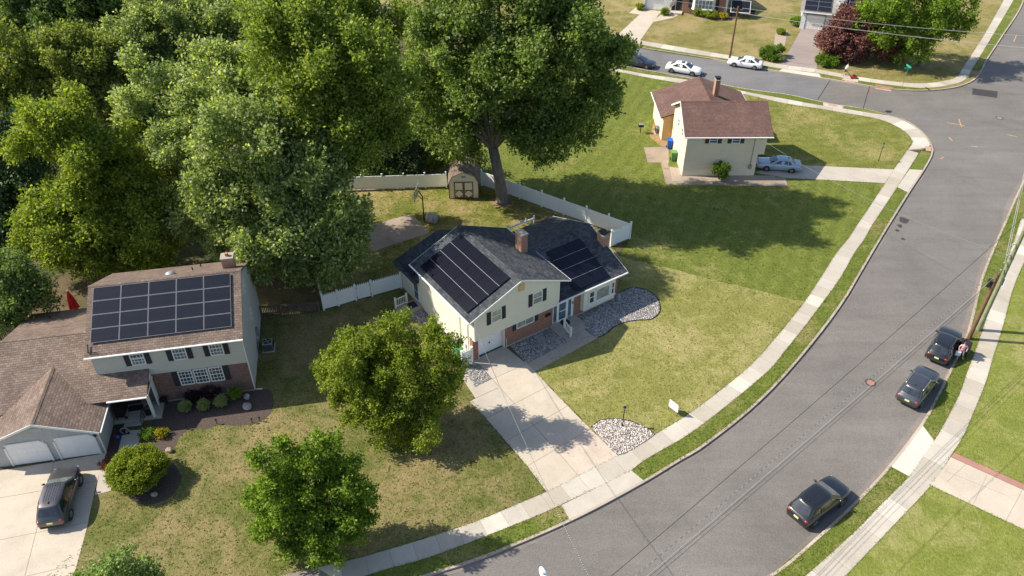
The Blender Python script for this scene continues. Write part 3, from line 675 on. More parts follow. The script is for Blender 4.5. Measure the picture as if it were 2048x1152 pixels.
RB1 = GL([(1020.8, 692.8), (1053.8, 727.6), (1134.6, 684), (1121.6, 670), (1099, 653.8)])
RB2 = GL([(1154.6, 629.4), (1170, 644), (1164, 653.7), (1195.4, 675.4), (1211, 668.5), (1227.5, 654.6), (1246.6, 646), (1274.4, 640.7), (1302, 639), (1318.6, 625), (1319.5, 609.5), (1310.8, 592), (1291.7, 580), (1265.7, 575.6), (1243, 583.4), (1231.8, 590.4)])
RB3 = GL([(1182, 855), (1200, 841), (1217.7, 838), (1232.5, 838), (1262, 842.6), (1282.6, 852), (1300, 860), (1309, 870), (1260.5, 901.7), (1237, 911), (1214.8, 890)])
RB4 = GL([(927, 738), (952, 728.4), (959, 730), (984, 758), (950, 774)])
RB5 = GL([(838, 612), (848, 622), (935, 697), (925, 705), (870, 655), (826, 640)])
for i, (rb, m, s0, s1, dn) in enumerate(((RB1, 'stone_grey', .025, .075, 210), (RB2, 'stone_grey', .025, .075, 210), (RB3, 'stone_pale', .03, .09, 170), (RB4, 'stone_grey', .025, .075, 200), (RB5, 'stone_grey', .025, .08, 150))):
    flat('rock_bed', catmull(rb + [rb[0]], 0.4)[:-1] if i in (1, 2) else rb, -0.15, 0.020, M['gravel_bed'])
    tag(rocks('river_stones', rb, s0, s1, dn, M[m], 0.02, 10 + i), kind='stuff')
def edging(px):
    m = MB(); m.path([(x, y, 0.03) for x, y in catmull(GL(px), 0.4)], 0.045, 5)
    tag(m.build('bed_edging', M['edging']), 'black plastic edging strip curving around the ' + ('grey stone bed below the bay window' if px[0][0] > 1190 and px[0][1] < 700 else 'pale stone bed of the lamp post'), 'edging')
edging([(1195.4, 675.4), (1211, 668.5), (1227.5, 654.6), (1246.6, 646), (1274.4, 640.7), (1302, 639), (1318.6, 625), (1319.5, 609.5), (1310.8, 592), (1291.7, 580), (1265.7, 575.6), (1243, 583.4), (1233, 590)])
edging([(1182, 855), (1200, 841), (1217.7, 838), (1232.5, 838), (1262, 842.6), (1282.6, 852), (1300, 860), (1309, 870)])

# street furniture lying in the road surface
def manhole(px, py, r, mat, label):
    x, y = G(px, py); m = MB(); m.path([(x, y, -0.15), (x, y, -0.116)], r, 20)
    o = m.build('manhole_cover', M[mat]); tag(o, label, 'manhole')
    n = MB(); n.path([(x, y, -0.15), (x, y, -0.121)], r + 0.12, 20); n.build('collar', M['asphalt_patch'], o)
manhole(1742, 763, 0.30, 'terracotta', 'rusty round manhole cover in the road beside the grey SUV')
manhole(2000, 234, 0.32, 'dull_steel', 'dull round manhole cover in the middle of the crossroads')
flat('road_patch', GL([(1946, 175), (1996, 181), (1995, 194), (1945, 187)]), -0.2, -0.122, M['asphalt_patch'])
flat('road_patch', GL([(1832, 226), (1868, 231), (1864, 240), (1828, 235)]), -0.2, -0.1235, asphalt('asphalt_worn', (0.17, 0.165, 0.16)))
lines('road_joint', [(G(1661, 158), G(1636, 197))], 0.10, -0.122, M['asphalt_patch'])['kind'] = 'structure'
lines('road_paint', [(G(*a), G(*b)) for a, b in (((1918, 236), (1924, 252)), ((1895, 243), (1930, 250)), ((1898, 272), (1906, 280)), ((2015, 267), (2036, 272)), ((1882, 316), (1888, 312)), ((2028, 82), (2034, 68)), ((1944, 290), (1956, 292)))], 0.11, -0.122, M['marking'])['kind'] = 'structure'
dr = thing('storm_drain', 'red brick storm drain in the kerb of the side street', 'drain', (*G(1768, 174), 0), math.atan2(G(1790, 178)[1] - G(1750, 171)[1], G(1790, 178)[0] - G(1750, 171)[0]))
m = MB(); m.box(-1.1, 1.1, -0.15, 0.35, -0.2, 0.05); m.build('inlet', M['terracotta'], dr)
m = MB(); m.box(-1.0, 1.0, -0.75, -0.16, -0.2, -0.118); m.build('grate', M['tactile'], dr)
m = MB(); m.box(-0.9, 0.9, -0.156, -0.14, -0.11, 0.02); m.build('opening', M['rubber'], dr)

# dust lying in the gutters, oil drips
def gutter_dirt(line, w0, w1):
    m = MB(); a = offset(line, 0.02); rr = random.Random(3)
    b = offset(line, -0.3); ph = rr.uniform(0, 6)
    bb = []
    for i, (p, q) in enumerate(zip(line, b)):
        f = (w0 + (w1 - w0) * (.5 + .5 * math.sin(i * .37 + ph) * math.sin(i * .11))) / 0.3
        bb.append((p[0] + (q[0] - p[0]) * f, p[1] + (q[1] - p[1]) * f))
    for i in range(0, len(line) - 1):
        m.prism([a[i], a[i + 1], bb[i + 1], bb[i]], -0.16, -0.1225)
    m.build('gutter_dirt', M['gutter_dust'])['kind'] = 'structure'
gutter_dirt(KA, .08, .4); gutter_dirt(KCs, .08, .4); gutter_dirt(KEs, .1, .55)
for i, (px, py, r) in enumerate(((1808, 440, .5), (1800, 452, .3), (1806, 478, .2), (1795, 461, .22))):
    x, y = G(px, py, -.13); rr = random.Random(i)
    pts = [(x + r * rr.uniform(.5, 1.2) * math.cos(a), y + 1.3 * r * rr.uniform(.5, 1.2) * math.sin(a)) for a in np.linspace(0, 6.283, 15)[:-1]]
    flat('oil_stain', pts, -0.2, -0.1195, M['oil'])

# standing blades: turf is a short pile, ragged where it meets the paving
def blades(name, P, hmin, hmax, mat, seed, per=3, wide=.03):
    rng = np.random.default_rng(seed); n = len(P) * per
    b = np.repeat(np.concatenate([P, np.zeros((len(P), 1))], 1), per, 0); b[:, :2] += rng.normal(size=(n, 2)) * .035
    h = rng.uniform(hmin, hmax, (n, 1)); a = rng.uniform(0, 6.283, n)
    d = np.concatenate([rng.normal(size=(n, 2)) * .55, np.ones((n, 1))], 1) * h
    w = np.stack([np.cos(a), np.sin(a), np.zeros(n)], 1) * wide * rng.uniform(.6, 1.4, (n, 1))
    V = np.stack([b - w, b + w, b + d], 1).reshape(-1, 3); Fc = np.arange(n * 3).reshape(-1, 3)
    o = np_mesh(name, V, Fc, mat); o['kind'] = 'stuff'; return o
def inside(P, q):
    ins = np.zeros(len(q), bool); j = len(P) - 1
    for i in range(len(P)):
        c = ((P[i, 1] > q[:, 1]) != (P[j, 1] > q[:, 1])) & (q[:, 0] < (P[j, 0] - P[i, 0]) * (q[:, 1] - P[i, 1]) / (P[j, 1] - P[i, 1] + 1e-12) + P[i, 0]); ins ^= c; j = i
    return ins
AVOID = []
def turf():
    rng = np.random.default_rng(77); by = {}
    for mat, pts in TURF:
        P = np.array(pts); lo, hi = P.min(0), P.max(0); lo = np.maximum(lo, (-48, 26)); hi = np.minimum(hi, (75, 125))
        dens = 34 if mat == 'verge' else 20
        q = rng.uniform(lo, hi, (int((hi - lo).prod() * dens), 2)); q = q[inside(P, q)]
        for A in AVOID: q = q[~inside(A, q)]
        q = q[rng.random(len(q)) < np.clip(1.35 - q[:, 1] / 110, .25, 1)]
        by.setdefault(mat, []).append(q)
    for i, (mat, L) in enumerate(by.items()):
        blades('grass', np.concatenate(L), .03, .10, M['blade_' + mat], 200 + i)
    ed = []
    for ln in (SA_y, SA_k, SE_y, SE_k, SB_y, [(1069.8, 742.5), (1096, 772), (1136, 812), (1181, 857)], [(941, 800), (972, 837), (1054.8, 932), (1094, 983)], [(1640, 331), (1787, 338.5)], [(1643, 360), (1769, 367)], [(1861.7, 971), (2048, 1059.5)], [(1909, 905), (2048, 968)], [(189, 985), (164, 1093)]):
        c = resample(catmull(GL(ln)), 2 + int(np.linalg.norm(np.diff(np.array(catmull(GL(ln))), axis=0), axis=1).sum() * 8)); ed.append(c + rng.normal(size=c.shape) * .028)
    for ln, d in ((KA, .20), (KEs, .20)):
        c = np.array(offset(ln, d)); c = c[(c[:, 1] > 24) & (c[:, 1] < 110) & (c[:, 0] > -30)]; c = resample(c, int(len(c) * 8)); ed.append(c + rng.normal(size=c.shape) * .03)
    q = np.concatenate(ed)
    for A in AVOID: q = q[~inside(A, q)]
    blades('grass', q, .03, .085, M['blade_verge'], 300, 4, .024)

# ------------------------------------------------------------------ house parts
X, Y3, Z = Vector((1, 0, 0)), Vector((0, 1, 0)), Vector((0, 0, 1))

def gable(s0, s1, t0, t1, ze, zr, axis='s', mid=None, th=0.15, cap=True):
    """roof of two slopes; ridge runs along the given axis. returns (roof MB, cap MB)"""
    m, c = MB(), MB()
    if axis == 's':
        mid = (t0 + t1) / 2 if mid is None else mid
        qa = [(s0, t0, ze), (s1, t0, ze), (s1, mid, zr), (s0, mid, zr)]
        qb = [(s1, t1, ze), (s0, t1, ze), (s0, mid, zr), (s1, mid, zr)]
        ka, kb, r0, r1 = (zr - ze) / (mid - t0), (zr - ze) / (t1 - mid), s0, s1
        cq = [[(s0 - .01, mid - .16, zr - .16 * ka), (s1 + .01, mid - .16, zr - .16 * ka), (s1 + .01, mid, zr), (s0 - .01, mid, zr)], [(s1 + .01, mid + .16, zr - .16 * kb), (s0 - .01, mid + .16, zr - .16 * kb), (s0 - .01, mid, zr), (s1 + .01, mid, zr)]]
    else:
        mid = (s0 + s1) / 2 if mid is None else mid
        qa = [(s0, t1, ze), (s0, t0, ze), (mid, t0, zr), (mid, t1, zr)]
        qb = [(s1, t0, ze), (s1, t1, ze), (mid, t1, zr), (mid, t0, zr)]
        ka, kb = (zr - ze) / (mid - s0), (zr - ze) / (s1 - mid)
        cq = [[(mid - .16, t1 + .01, zr - .16 * ka), (mid - .16, t0 - .01, zr - .16 * ka), (mid, t0 - .01, zr), (mid, t1 + .01, zr)], [(mid + .16, t0 - .01, zr - .16 * kb), (mid + .16, t1 + .01, zr - .16 * kb), (mid, t1 + .01, zr), (mid, t0 - .01, zr)]]
    m.slab(qa, th); m.slab(qb, th)
    for q in cq: c.slab([(x, y, z + 0.025) for x, y, z in q], 0.03)
    return m, c

def gwall(mb, s0, s1, t0, t1, z0, ze, axis='s', mid=None, zr=None):
    """closed house body with a gabled top"""
    if axis == 't':
        pr = [(s0, z0), (s1, z0), (s1, ze if not hasattr(ze, '__len__') else ze[1])] + ([(mid, zr)] if mid is not None else []) + [(s0, ze if not hasattr(ze, '__len__') else ze[0])]
        n = len(pr); vs = [(s, t0, z) for s, z in pr] + [(s, t1, z) for s, z in pr]
        fs = [tuple(range(n)), tuple(range(n, 2 * n))[::-1]] + [(i, i + n, (i + 1) % n + n, (i + 1) % n) for i in range(n)]
    else:
        e = ze if hasattr(ze, '__len__') else (ze, ze)
        pr = [(t0, z0), (t1, z0), (t1, e[1])] + ([(mid, zr)] if mid is not None else []) + [(t0, e[0])]
        n = len(pr); vs = [(s0, t, z) for t, z in pr] + [(s1, t, z) for t, z in pr]
        fs = [tuple(range(n))[::-1], tuple(range(n, 2 * n))] + [(i, (i + 1) % n, (i + 1) % n + n, i + n) for i in range(n)]
    mb.add(vs, fs)

def window(root, o, u, n, uc, zc, w, h, glass='glass', bars=(0, 1), frame='white', fw=0.07, proud=0.055):
    """frame mesh with its pane as a child; bars = (vertical, horizontal) glazing bars per sash field"""
    o, u, n = Vector(o), Vector(u), Vector(n); c = o + u * uc + Z * zc
    m = MB(); cn = c + n * (proud / 2 - 0.02)
    hn = proud / 2 + 0.02
    m.obox(cn - u * (w / 2 - fw / 2), u, Z, n, fw / 2, h / 2, hn)
    m.obox(cn + u * (w / 2 - fw / 2), u, Z, n, fw / 2, h / 2, hn)
    m.obox(cn + Z * (h / 2 - fw / 2), u, Z, n, w / 2 - fw, fw / 2, hn - 0.003)
    m.obox(cn - Z * (h / 2 - fw / 2) + n * 0.01, u, Z, n, w / 2 - fw, fw / 2, hn)
    for k in range(bars[1]):
        m.obox(cn + Z * (-h / 2 + h * (k + 1) / (bars[1] + 1)), u, Z, n, w / 2 - fw, 0.018 if bars[1] > 1 and k != bars[1] // 2 else 0.03, hn - 0.012)
    for k in range(bars[0]):
        m.obox(cn + u * (-w / 2 + w * (k + 1) / (bars[0] + 1)), u, Z, n, 0.015, h / 2 - fw, hn - 0.014)
    f = m.build('window', M[frame], root)
    p = MB(); p.obox(c + n * 0.005, u, Z, n, w / 2 - fw + 0.01, h / 2 - fw + 0.01, 0.012)
    p.build('pane', M[glass], f)
    return f

def shutters(root, o, u, n, uc, zc, w, h, mat='shutter', sw=0.36, gap=0.03, sides=(-1, 1)):
    o, u, n = Vector(o), Vector(u), Vector(n)
    for s in sides:
        m = MB(); m.obox(o + u * (uc + s * (w / 2 + gap + sw / 2)) + Z * zc + n * 0.02, u, Z, n, sw / 2, h / 2, 0.03)
        m.build('shutter', M[mat], root)

def garage_door(root, o, u, n, uc, z0, w, h, rows=4, cols=4, mat='white_door', handle=True):
    o, u, n = Vector(o), Vector(u), Vector(n); m = MB()
    m.obox(o + u * uc + Z * (z0 + h / 2), u, Z, n, w / 2, h / 2, 0.03)
    for r in range(rows):
        for c in range(cols):
            m.obox(o + u * (uc - w / 2 + w * (c + .5) / cols) + Z * (z0 + h * (r + .5) / rows) + n * 0.032, u, Z, n, w / cols / 2 - 0.07, h / rows / 2 - 0.07, 0.008)
        if r: m.obox(o + u * uc + Z * (z0 + h * r / rows) + n * 0.03, u, Z, n, w / 2, 0.012, 0.006)
    d = m.build('garage_door', M[mat], root)
    if handle:
        k = MB(); k.obox(o + u * uc + Z * (z0 + h * 0.42) + n * 0.05, u, Z, n, 0.05, 0.07, 0.03); k.build('handle', M['black_metal'], d)
    return d

def plane_slab(P0, U, V, u0, u1, v0, v1, lift, th):
    U, V = Vector(U).normalized(), Vector(V).normalized(); N = U.cross(V)
    q = [Vector(P0) + U * a + V * b + N * lift for a, b in ((u0, v0), (u1, v0), (u1, v1), (u0, v1))]
    m = MB(); m.slab(q, th); return m

def solar_array(root, P0, U, V, u0, v0, cols, rows, pw, ph, mat, frame=None, gap=0.02, rail=None, skip=()):
    Un, Vn = Vector(U).normalized(), Vector(V).normalized(); N = Un.cross(Vn)
    for r in range(rows):
        for c in range(cols):
            if (r, c) in skip: continue
            a, b = u0 + c * (pw + gap), v0 + r * (ph + gap)
            q = plane_slab(P0, U, V, a, a + pw, b, b + ph, 0.13, 0.04)
            pn = q.build('solar_panel', M[mat], root)
            if frame:
                f = MB(); w = 0.014
                for (a0, a1, b0, b1) in ((a, a + pw, b, b + w), (a, a + pw, b + ph - w, b + ph), (a, a + w, b + w, b + ph - w), (a + pw - w, a + pw, b + w, b + ph - w)):
                    f.slab([Vector(P0) + Un * x + Vn * y + N * 0.136 for x, y in ((a0, b0), (a1, b0), (a1, b1), (a0, b1))], 0.03)
                f.build('frame', M[frame], pn)
    if rail:
        for r in range(rows + 1):
            if rail == 'mid' and r in (0, rows): continue
            b = v0 + r * (ph + gap) - gap / 2
            m = plane_slab(P0, U, V, u0, u0 + cols * (pw + gap) - gap, b - 0.010, b + 0.010, 0.137, 0.10)
            m.build('mounting_rail', M['solar_frame'], root)

def chimney(root, s, t, z0, z1, w, d, mat='brick_chimney', cap='metal'):
    m = MB(); m.box(s - w / 2, s + w / 2, t - d / 2, t + d / 2, z0, z1)
    c = m.build('chimney', M[mat], root)
    m = MB(); m.box(s - w / 2 - .05, s + w / 2 + .05, t - d / 2 - .05, t + d / 2 + .05, z1 - 0.02, z1 + 0.09)
    m.build('crown', M['concrete_old'], c)
    m = MB(); m.box(s - w / 2 - .03, s + w / 2 + .03, t - d / 2 - .03, t + d / 2 + .03, z0, z0 + 0.0 + 0.01)
    if cap is None: return c
    if cap == 'metal':
        m = MB(); m.box(s - .2, s + .2, t - .2, t + .2, z1 + .09, z1 + .25); m.slab([(s - .32, t - .32, z1 + .34), (s + .32, t - .32, z1 + .34), (s + .32, t + .32, z1 + .34), (s - .32, t + .32, z1 + .34)], .09)
        m.build('flue_cap', M['black_metal'], c)
    else:
        m = MB(); m.path([(s, t, z1 + .09), (s, t, z1 + .34)], .14, 10); m.build('flue', M['terracotta'], c)
    return c

def trim(root, name, boxes, mat='white'):
    m = MB()
    for b in boxes: m.box(*b)
    return m.build(name, M[mat], root)

def gutter(root, pts, r=0.065, mat='white'):
    m = MB(); m.path(pts, r, 6); return m.build('gutter', M[mat], root)

# ------------------------------------------------------------------ the white split-level house
TH = math.radians(34.5); HO = (-3.03, 46.47)
def hw(s, t, z=0.0):
    return (HO[0] + s * math.cos(TH) - t * math.sin(TH), HO[1] + s * math.sin(TH) + t * math.cos(TH), z)
wh = thing('house', 'cream split level house with dark shingle roof and black solar panels', 'house', (*HO, 0), TH)
ze, zr, mid = 4.50, 6.55, 4.3
kL, kR = (zr - ze) / (mid + 0.5), (zr - ze) / (9.1 - mid)
b = MB()
gwall(b, 0, 8.05, -0.30, 8.35, 2.35, (ze + 0.5 * kL - 0.18, ze + 1.05 * kR - 0.18), 't', mid, zr - 0.18)
b.box(0.0, 7.7, 0.42, 8.35, 0, 2.347)
b.box(0.0, 0.03, 0.30, 0.42, 0, 2.347)
b.build('wall', M['siding_cream'], wh)
b = MB(); b.box(7.7, 14.45, 0.05, 9.8, 0.0, 2.72); gwall(b, 14.30, 14.55, 0.06, 9.8, 0.0, 2.62, 's', 4.9, 4.52)
b.build('wall', M['siding_cream'], wh)
b = MB(); gwall(b, 0.02, 8.4, 8.35, 11.8, 0.0, (2.62, 2.62), 't', 4.2, 4.0); b.build('wall', M['siding_cream'], wh)
b = MB(); b.box(-0.03, 0.46, -0.03, 0.42, 0.12, 2.345); tag(b.build('pier', M['brick'], wh), 'red brick pier at the garage corner')
b = MB(); b.box(9.86, 14.58, -0.10, 0.05, 0.12, 2.6); b.box(14.545, 14.60, 0.05, 0.9, 0.12, 2.6); tag(b.build('wall', M['brick'], wh), 'red brick wall below the bay window')
b = MB(); b.box(3.0, 7.68, -0.02, 0.42, 0.12, 2.345)
tag(b.build('wall', M['brick'], wh), 'red brick lower front wall')
trim(wh, 'foundation', [(-0.05, 0.48, -0.05, 0.44, 0, 0.12), (2.98, 7.7, -0.05, 0.44, 0, 0.12), (9.84, 14.62, -0.13, 0.05, 0, 0.12)], 'concrete_tan')
trim(wh, 'corner_board', [(-0.035, 0.06, -0.335, -0.2, 2.33, 4.5), (7.98, 8.085, -0.335, -0.2, 2.33, 4.7), (-0.03, 8.08, -0.32, 0.0, 2.30, 2.348)], 'white')
trim(wh, 'door_frame', [(0.46, 0.54, 0.02, 0.36, 0.0, 2.2), (2.92, 3.0, 0.02, 0.36, 0.0, 2.2), (0.46, 3.0, 0.02, 0.36, 2.2, 2.34)], 'white')
garage_door(wh, (0, 0.40, 0), X, -Y3, 1.73, 0.02, 2.38, 2.17, 4, 4)
# roofs
m, c = gable(-0.5, 9.1, -0.45, 8.75, ze, zr, 't', mid); r = m.build('roof', M['shingle_dark'], wh); c.build('ridge_cap', M['shingle_dark'], r)
trim(wh, 'fascia', [(-0.54, -0.505, -0.45, 8.75, ze - 0.17, ze - 0.01), (9.105, 9.14, -0.45, 8.75, ze - 0.17, ze - 0.01)])
for (sa, sb, s) in ((-0.5, mid, 1), (9.1, mid, 1)):
    for t in (-0.475, 8.775):
        f = MB(); L = Vector((sb - sa, 0, zr - ze)); D = L.normalized(); Nn = Vector((-D.z, 0, D.x)) if D.x > 0 else Vector((D.z, 0, -D.x))
        f.obox(Vector((sa, t, ze)) + L / 2 - Nn * 0.075, D, Nn, Y3, L.length / 2, 0.06, 0.018); f.build('rake_board', M['white'], wh)
gutter(wh, [(-0.58, -0.45, ze - 0.06), (-0.58, 8.75, ze - 0.02)], 0.06)
m, c = gable(8.06, 15.3, -0.45, 10.2, 2.72, 4.72, 's', 4.9); r = m.build('roof', M['shingle_dark'], wh); c.build('ridge_cap', M['shingle_dark'], r)
trim(wh, 'fascia', [(8.1, 15.3, -0.49, -0.455, 2.55, 2.71)])
for (ta, tb) in ((-0.45, 4.9), (10.2, 4.9)):
    f = MB(); L = Vector((0, tb - ta, 2.0)); D = L.normalized(); Nn = X.cross(D) if D.y > 0 else D.cross(X)
    f.obox(Vector((15.325, ta, 2.72)) + L / 2 - Nn * 0.075, D, Nn, X, L.length / 2, 0.085, 0.018); f.build('rake_board', M['white'], wh)
gutter(wh, [(8.1, -0.53, 2.66), (15.3, -0.53, 2.66)], 0.055)
m, c = gable(-0.45, 8.85, 8.4, 12.35, 2.6, 4.15, 't', 4.2); r = m.build('roof', M['shingle_dark'], wh); c.build('ridge_cap', M['shingle_dark'], r)
# solar panels
solar_array(wh, (-0.5, 8.75, ze), -Y3, (mid + 0.5, 0, zr - ze), 1.1, 0.42, 4, 4, 1.79, 1.05, 'solar_black', None, 0.025, 'mid')
solar_array(wh, (8.06, -0.45, 2.72), X, (0, 5.35, 2.0), 1.75, 0.28, 2, 4, 1.79, 1.08, 'solar_black', None, 0.025, 'mid')
solar_array(wh, (-0.45, 12.35, 2.6), -Y3, (4.65, 0, 1.55), 0.9, 0.35, 1, 1, 2.1, 1.05, 'solar_black', None, 0.025)
# windows
ws = ((0, -0.30, 0), X, -Y3)
for uc in (2.0, 5.9):
    window(wh, *ws, uc, 4.02, 0.95, 1.15, 'glass_blind', (0, 1)); shutters(wh, *ws, uc, 4.02, 0.95, 1.2, 'shutter', 0.36)
wb = ((0, -0.02, 0), X, -Y3)
window(wh, *wb, 4.95, 1.80, 1.75, 0.72, 'glass_blind', (1, 0)); shutters(wh, *wb, 4.95, 1.80, 1.75, 0.78, 'shutter', 0.34)
m = MB(); m.obox((4.35, -0.345, 5.72), X, Z, Y3, 0.27, 0.30, 0.02); tag(m.build('gable_vent', M['tan_panel'], wh), 'tan wooden gable vent')
# entrance: sidelights, storm door
trim(wh, 'door_frame', [(7.70, 9.86, -0.06, 0.06, 2.16, 2.52), (7.70, 7.76, -0.06, 0.06, 0.2, 2.16), (8.12, 8.24, -0.06, 0.06, 0.2, 2.16), (9.16, 9.28, -0.06, 0.06, 0.2, 2.16), (9.62, 9.86, -0.06, 0.06, 0.2, 2.16)], 'white')
dr_ = MB(); dr_.box(8.24, 8.34, -0.05, 0.05, 0.2, 2.16); dr_.box(9.06, 9.16, -0.05, 0.05, 0.2, 2.16); dr_.box(8.34, 9.06, -0.05, 0.05, 2.04, 2.16); dr_.box(8.34, 9.06, -0.05, 0.05, 0.2, 0.34); dr_.box(8.34, 9.06, -0.05, 0.05, 1.18, 1.25)
dd = dr_.build('door', M['white'], wh)
p = MB(); p.box(8.34, 9.06, -0.02, 0.02, 0.34, 1.18); p.box(8.34, 9.06, -0.02, 0.02, 1.25, 2.04); p.build('pane', M['glass_sky'], dd)
p = MB(); p.box(8.36, 8.42, -0.10, -0.05, 1.05, 1.25); p.build('handle', M['black_metal'], dd)
for a, b_ in ((7.76, 8.12), (9.28, 9.62)):
    p = MB(); p.box(a, b_, -0.03, 0.02, 0.34, 2.10); p.build('sidelight', M['glass_sky'], wh)
p = MB(); p.box(9.70, 9.80, -0.09, -0.06, 1.5, 1.75); p.build('wall_lamp', M['black_metal'], wh)
p = MB(); p.box(6.95, 7.45, -0.10, -0.02, 1.35, 1.62); p.build('letter_box', M['black_metal'], wh)
# box bay window
bay = MB(); bay.prism([(10.55, -0.1), (10.62, -0.46), (13.98, -0.46), (14.05, -0.1)], 0.52, 2.55); bo = bay.build('bay_window', M['siding_cream'], wh)
for uc, w, bars in ((11.42, 0.62, (0, 1)), (12.60, 1.55, (0, 0)), (13.70, 0.42, (0, 1))):
    o_, u_, n_ = Vector((0, -0.46, 0)), X, -Y3
    mm = MB(); h = 1.30; cz = 1.72; fw = 0.08; cn = o_ + u_ * uc + Z * cz + n_ * 0.03
    for k in (-1, 1):
        mm.obox(cn + u_ * (k * (w / 2 - fw / 2)), u_, Z, n_, fw / 2, h / 2, 0.045); mm.obox(cn + Z * (k * (h / 2 - fw / 2)), u_, Z, n_, w / 2 - fw, fw / 2, 0.043)
    if bars[1]: mm.obox(cn, u_, Z, n_, w / 2 - fw, 0.03, 0.035)
    mm.build('frame', M['white'], bo)
    p = MB(); p.obox(o_ + u_ * uc + Z * cz + n_ * 0.012, u_, Z, n_, w / 2 - fw + .01, h / 2 - fw + .01, 0.012); p.build('pane', M['glass_blind'] if uc == 12.60 else M['glass'], bo)
trim(bo, 'sill', [(10.98, 14.0, -0.60, -0.46, 0.98, 1.05)])
chimney(wh, 7.75, 4.55, 4.6, 6.75, 0.62, 0.85, 'brick_chimney', None)
chimney(wh, 15.18, 2.85, 0.0, 4.75, 0.62, 0.9, 'brick_chimney', 'metal')
# left side: side door, meters, downpipe, small awning
m = MB(); m.box(-0.03, 0.03, 8.55, 9.45, 0.35, 2.35); sd = m.build('door', M['white'], wh)
p = MB(); p.box(-0.045, -0.028, 8.66, 9.34, 0.5, 1.3); p.box(-0.045, -0.028, 8.66, 9.34, 1.38, 2.22); p.build('pane', M['glass_sky'], sd)
m = MB(); m.path([(-0.05, 0.65, 0.2), (-0.05, 0.65, 4.4)], 0.035, 6); m.build('downpipe', M['white'], wh)
m = MB(); m.path([(-0.06, 1.75, 0.9), (-0.06, 1.75, 4.3)], 0.025, 6); m.box(-0.18, -0.001, 1.6, 1.9, 0.75, 1.3); m.build('electric_meter', M['dull_steel'], wh)
m = MB(); m.box(-0.12, -0.001, 1.0, 1.25, 0.85, 1.2); m.build('meter_box', M['white'], wh)
m = MB(); m.path([(7.9, 7.4, 4.2), (7.9, 7.4, 5.4)], 0.05, 8); m.path([(7.9, 7.4, 5.4), (7.9, 7.4, 5.48)], 0.08, 8); m.build('vent_pipe', M['steel'], wh)
m = MB(); m.path([(3.1, -0.06, 0.2), (3.1, -0.06, 0.95)], 0.02, 6); m.build('tap_pipe', M['white'], wh)

# front steps with railing, mat
st = thing('doorstep', 'concrete front steps below the white storm door of the cream house', 'steps', hw(0, 0), TH)
m = MB(); m.box(7.35, 10.1, -1.42, -0.02, 0, 0.20); m.box(8.2, 9.9, -1.85, -1.42, 0, 0.10); m.build('landing', M['concrete_old'], st, bevel=0.02)
mt = MB(); mt.path([hw(8.75, -0.42, 0.20), hw(8.75, -0.42, 0.225)], 0.42, 20); tag(mt.build('doormat', M['rubber']), 'round black doormat on the front steps of the cream house', 'doormat')
def railing(pts, h, label, mat='white', post=0.06, n=6):
    a, b = Vector(pts[0]), Vector(pts[1]); r = thing('railing', label, 'railing', a); d = b - a; u = Vector((d.x, d.y, 0)).normalized(); sd = Vector((-u.y, u.x, 0))
    for p in (Vector((0, 0, 0)), d):
        m = MB(); m.obox(p + Z * (h / 2 + .06), u, sd, Z, post, post, h / 2 + .06); m.obox(p + Z * (h + .14), u, sd, Z, post + .02, post + .02, .02); m.build('post', M[mat], r)
    for zz in (0.14, h - 0.03):
        m = MB(); L = d.length; du = d.normalized(); m.obox(d / 2 + Z * zz, du, sd, du.cross(sd), L / 2, 0.03, 0.035); m.build('rail', M[mat], r)
    m = MB()
    for k in range(1, n): m.obox(d * (k / n) + Z * (h / 2 + .05), u, sd, Z, 0.016, 0.016, h / 2 - 0.08)
    m.build('balusters', M[mat], r)
    return r
railing((hw(8.25, -0.95, 0.20), hw(8.15, -1.95, 0.0)), 0.85, 'white handrail sloping beside the front steps of the cream house', n=5)
# side landing
sl = thing('doorstep', 'low concrete landing by the side door of the cream house', 'steps', hw(0, 0), TH)
m = MB(); m.box(-2.1, -0.05, 7.9, 9.3, 0, 0.3); m.box(-2.0, -1.0, 7.35, 7.9, 0, 0.15); m.build('landing', M['concrete_old'], sl, bevel=0.02)
mt = MB(); 
a_, b_, c_, d_ = hw(-1.0, 8.3), hw(-0.3, 8.3), hw(-0.3, 9.1), hw(-1.0, 9.1)
mt.prism([a_[:2], b_[:2], c_[:2], d_[:2]], 0.30, 0.32); tag(mt.build('doormat', M['rubber']), 'rectangular black doormat at the side door behind the round leafy tree', 'doormat')
railing((hw(-2.0, 9.15, 0.30), hw(-0.9, 9.2, 0.30)), 0.9, 'short white railing at the side door landing near the white gate', n=7)
# awning frame over the back terrace
aw = thing('awning', 'white rolled awning beam on posts behind the dark roof', 'awning', hw(0, 0), TH)
m = MB(); m.box(10.4, 13.5, 10.5, 10.62, 2.92, 3.04); m.build('beam', M['white'], aw)
for s in (10.5, 11.9, 12.5, 13.4):
    m = MB(); m.box(s - .05, s + .05, 10.5, 10.62, 3.04, 3.2); m.ball((s, 10.56, 3.24), .08, 8, 5); m.build('finial', M['white'], aw)
for s in (10.5, 13.4):
    m = MB(); m.box(s - .06, s + .06, 10.5, 10.62, 0, 2.92); m.build('post', M['white'], aw)
m = MB(); m.path([(10.5, 10.56, 2.98), (10.3, 9.85, 2.98)], 0.05, 6); m.build('arm', M['white'], aw)

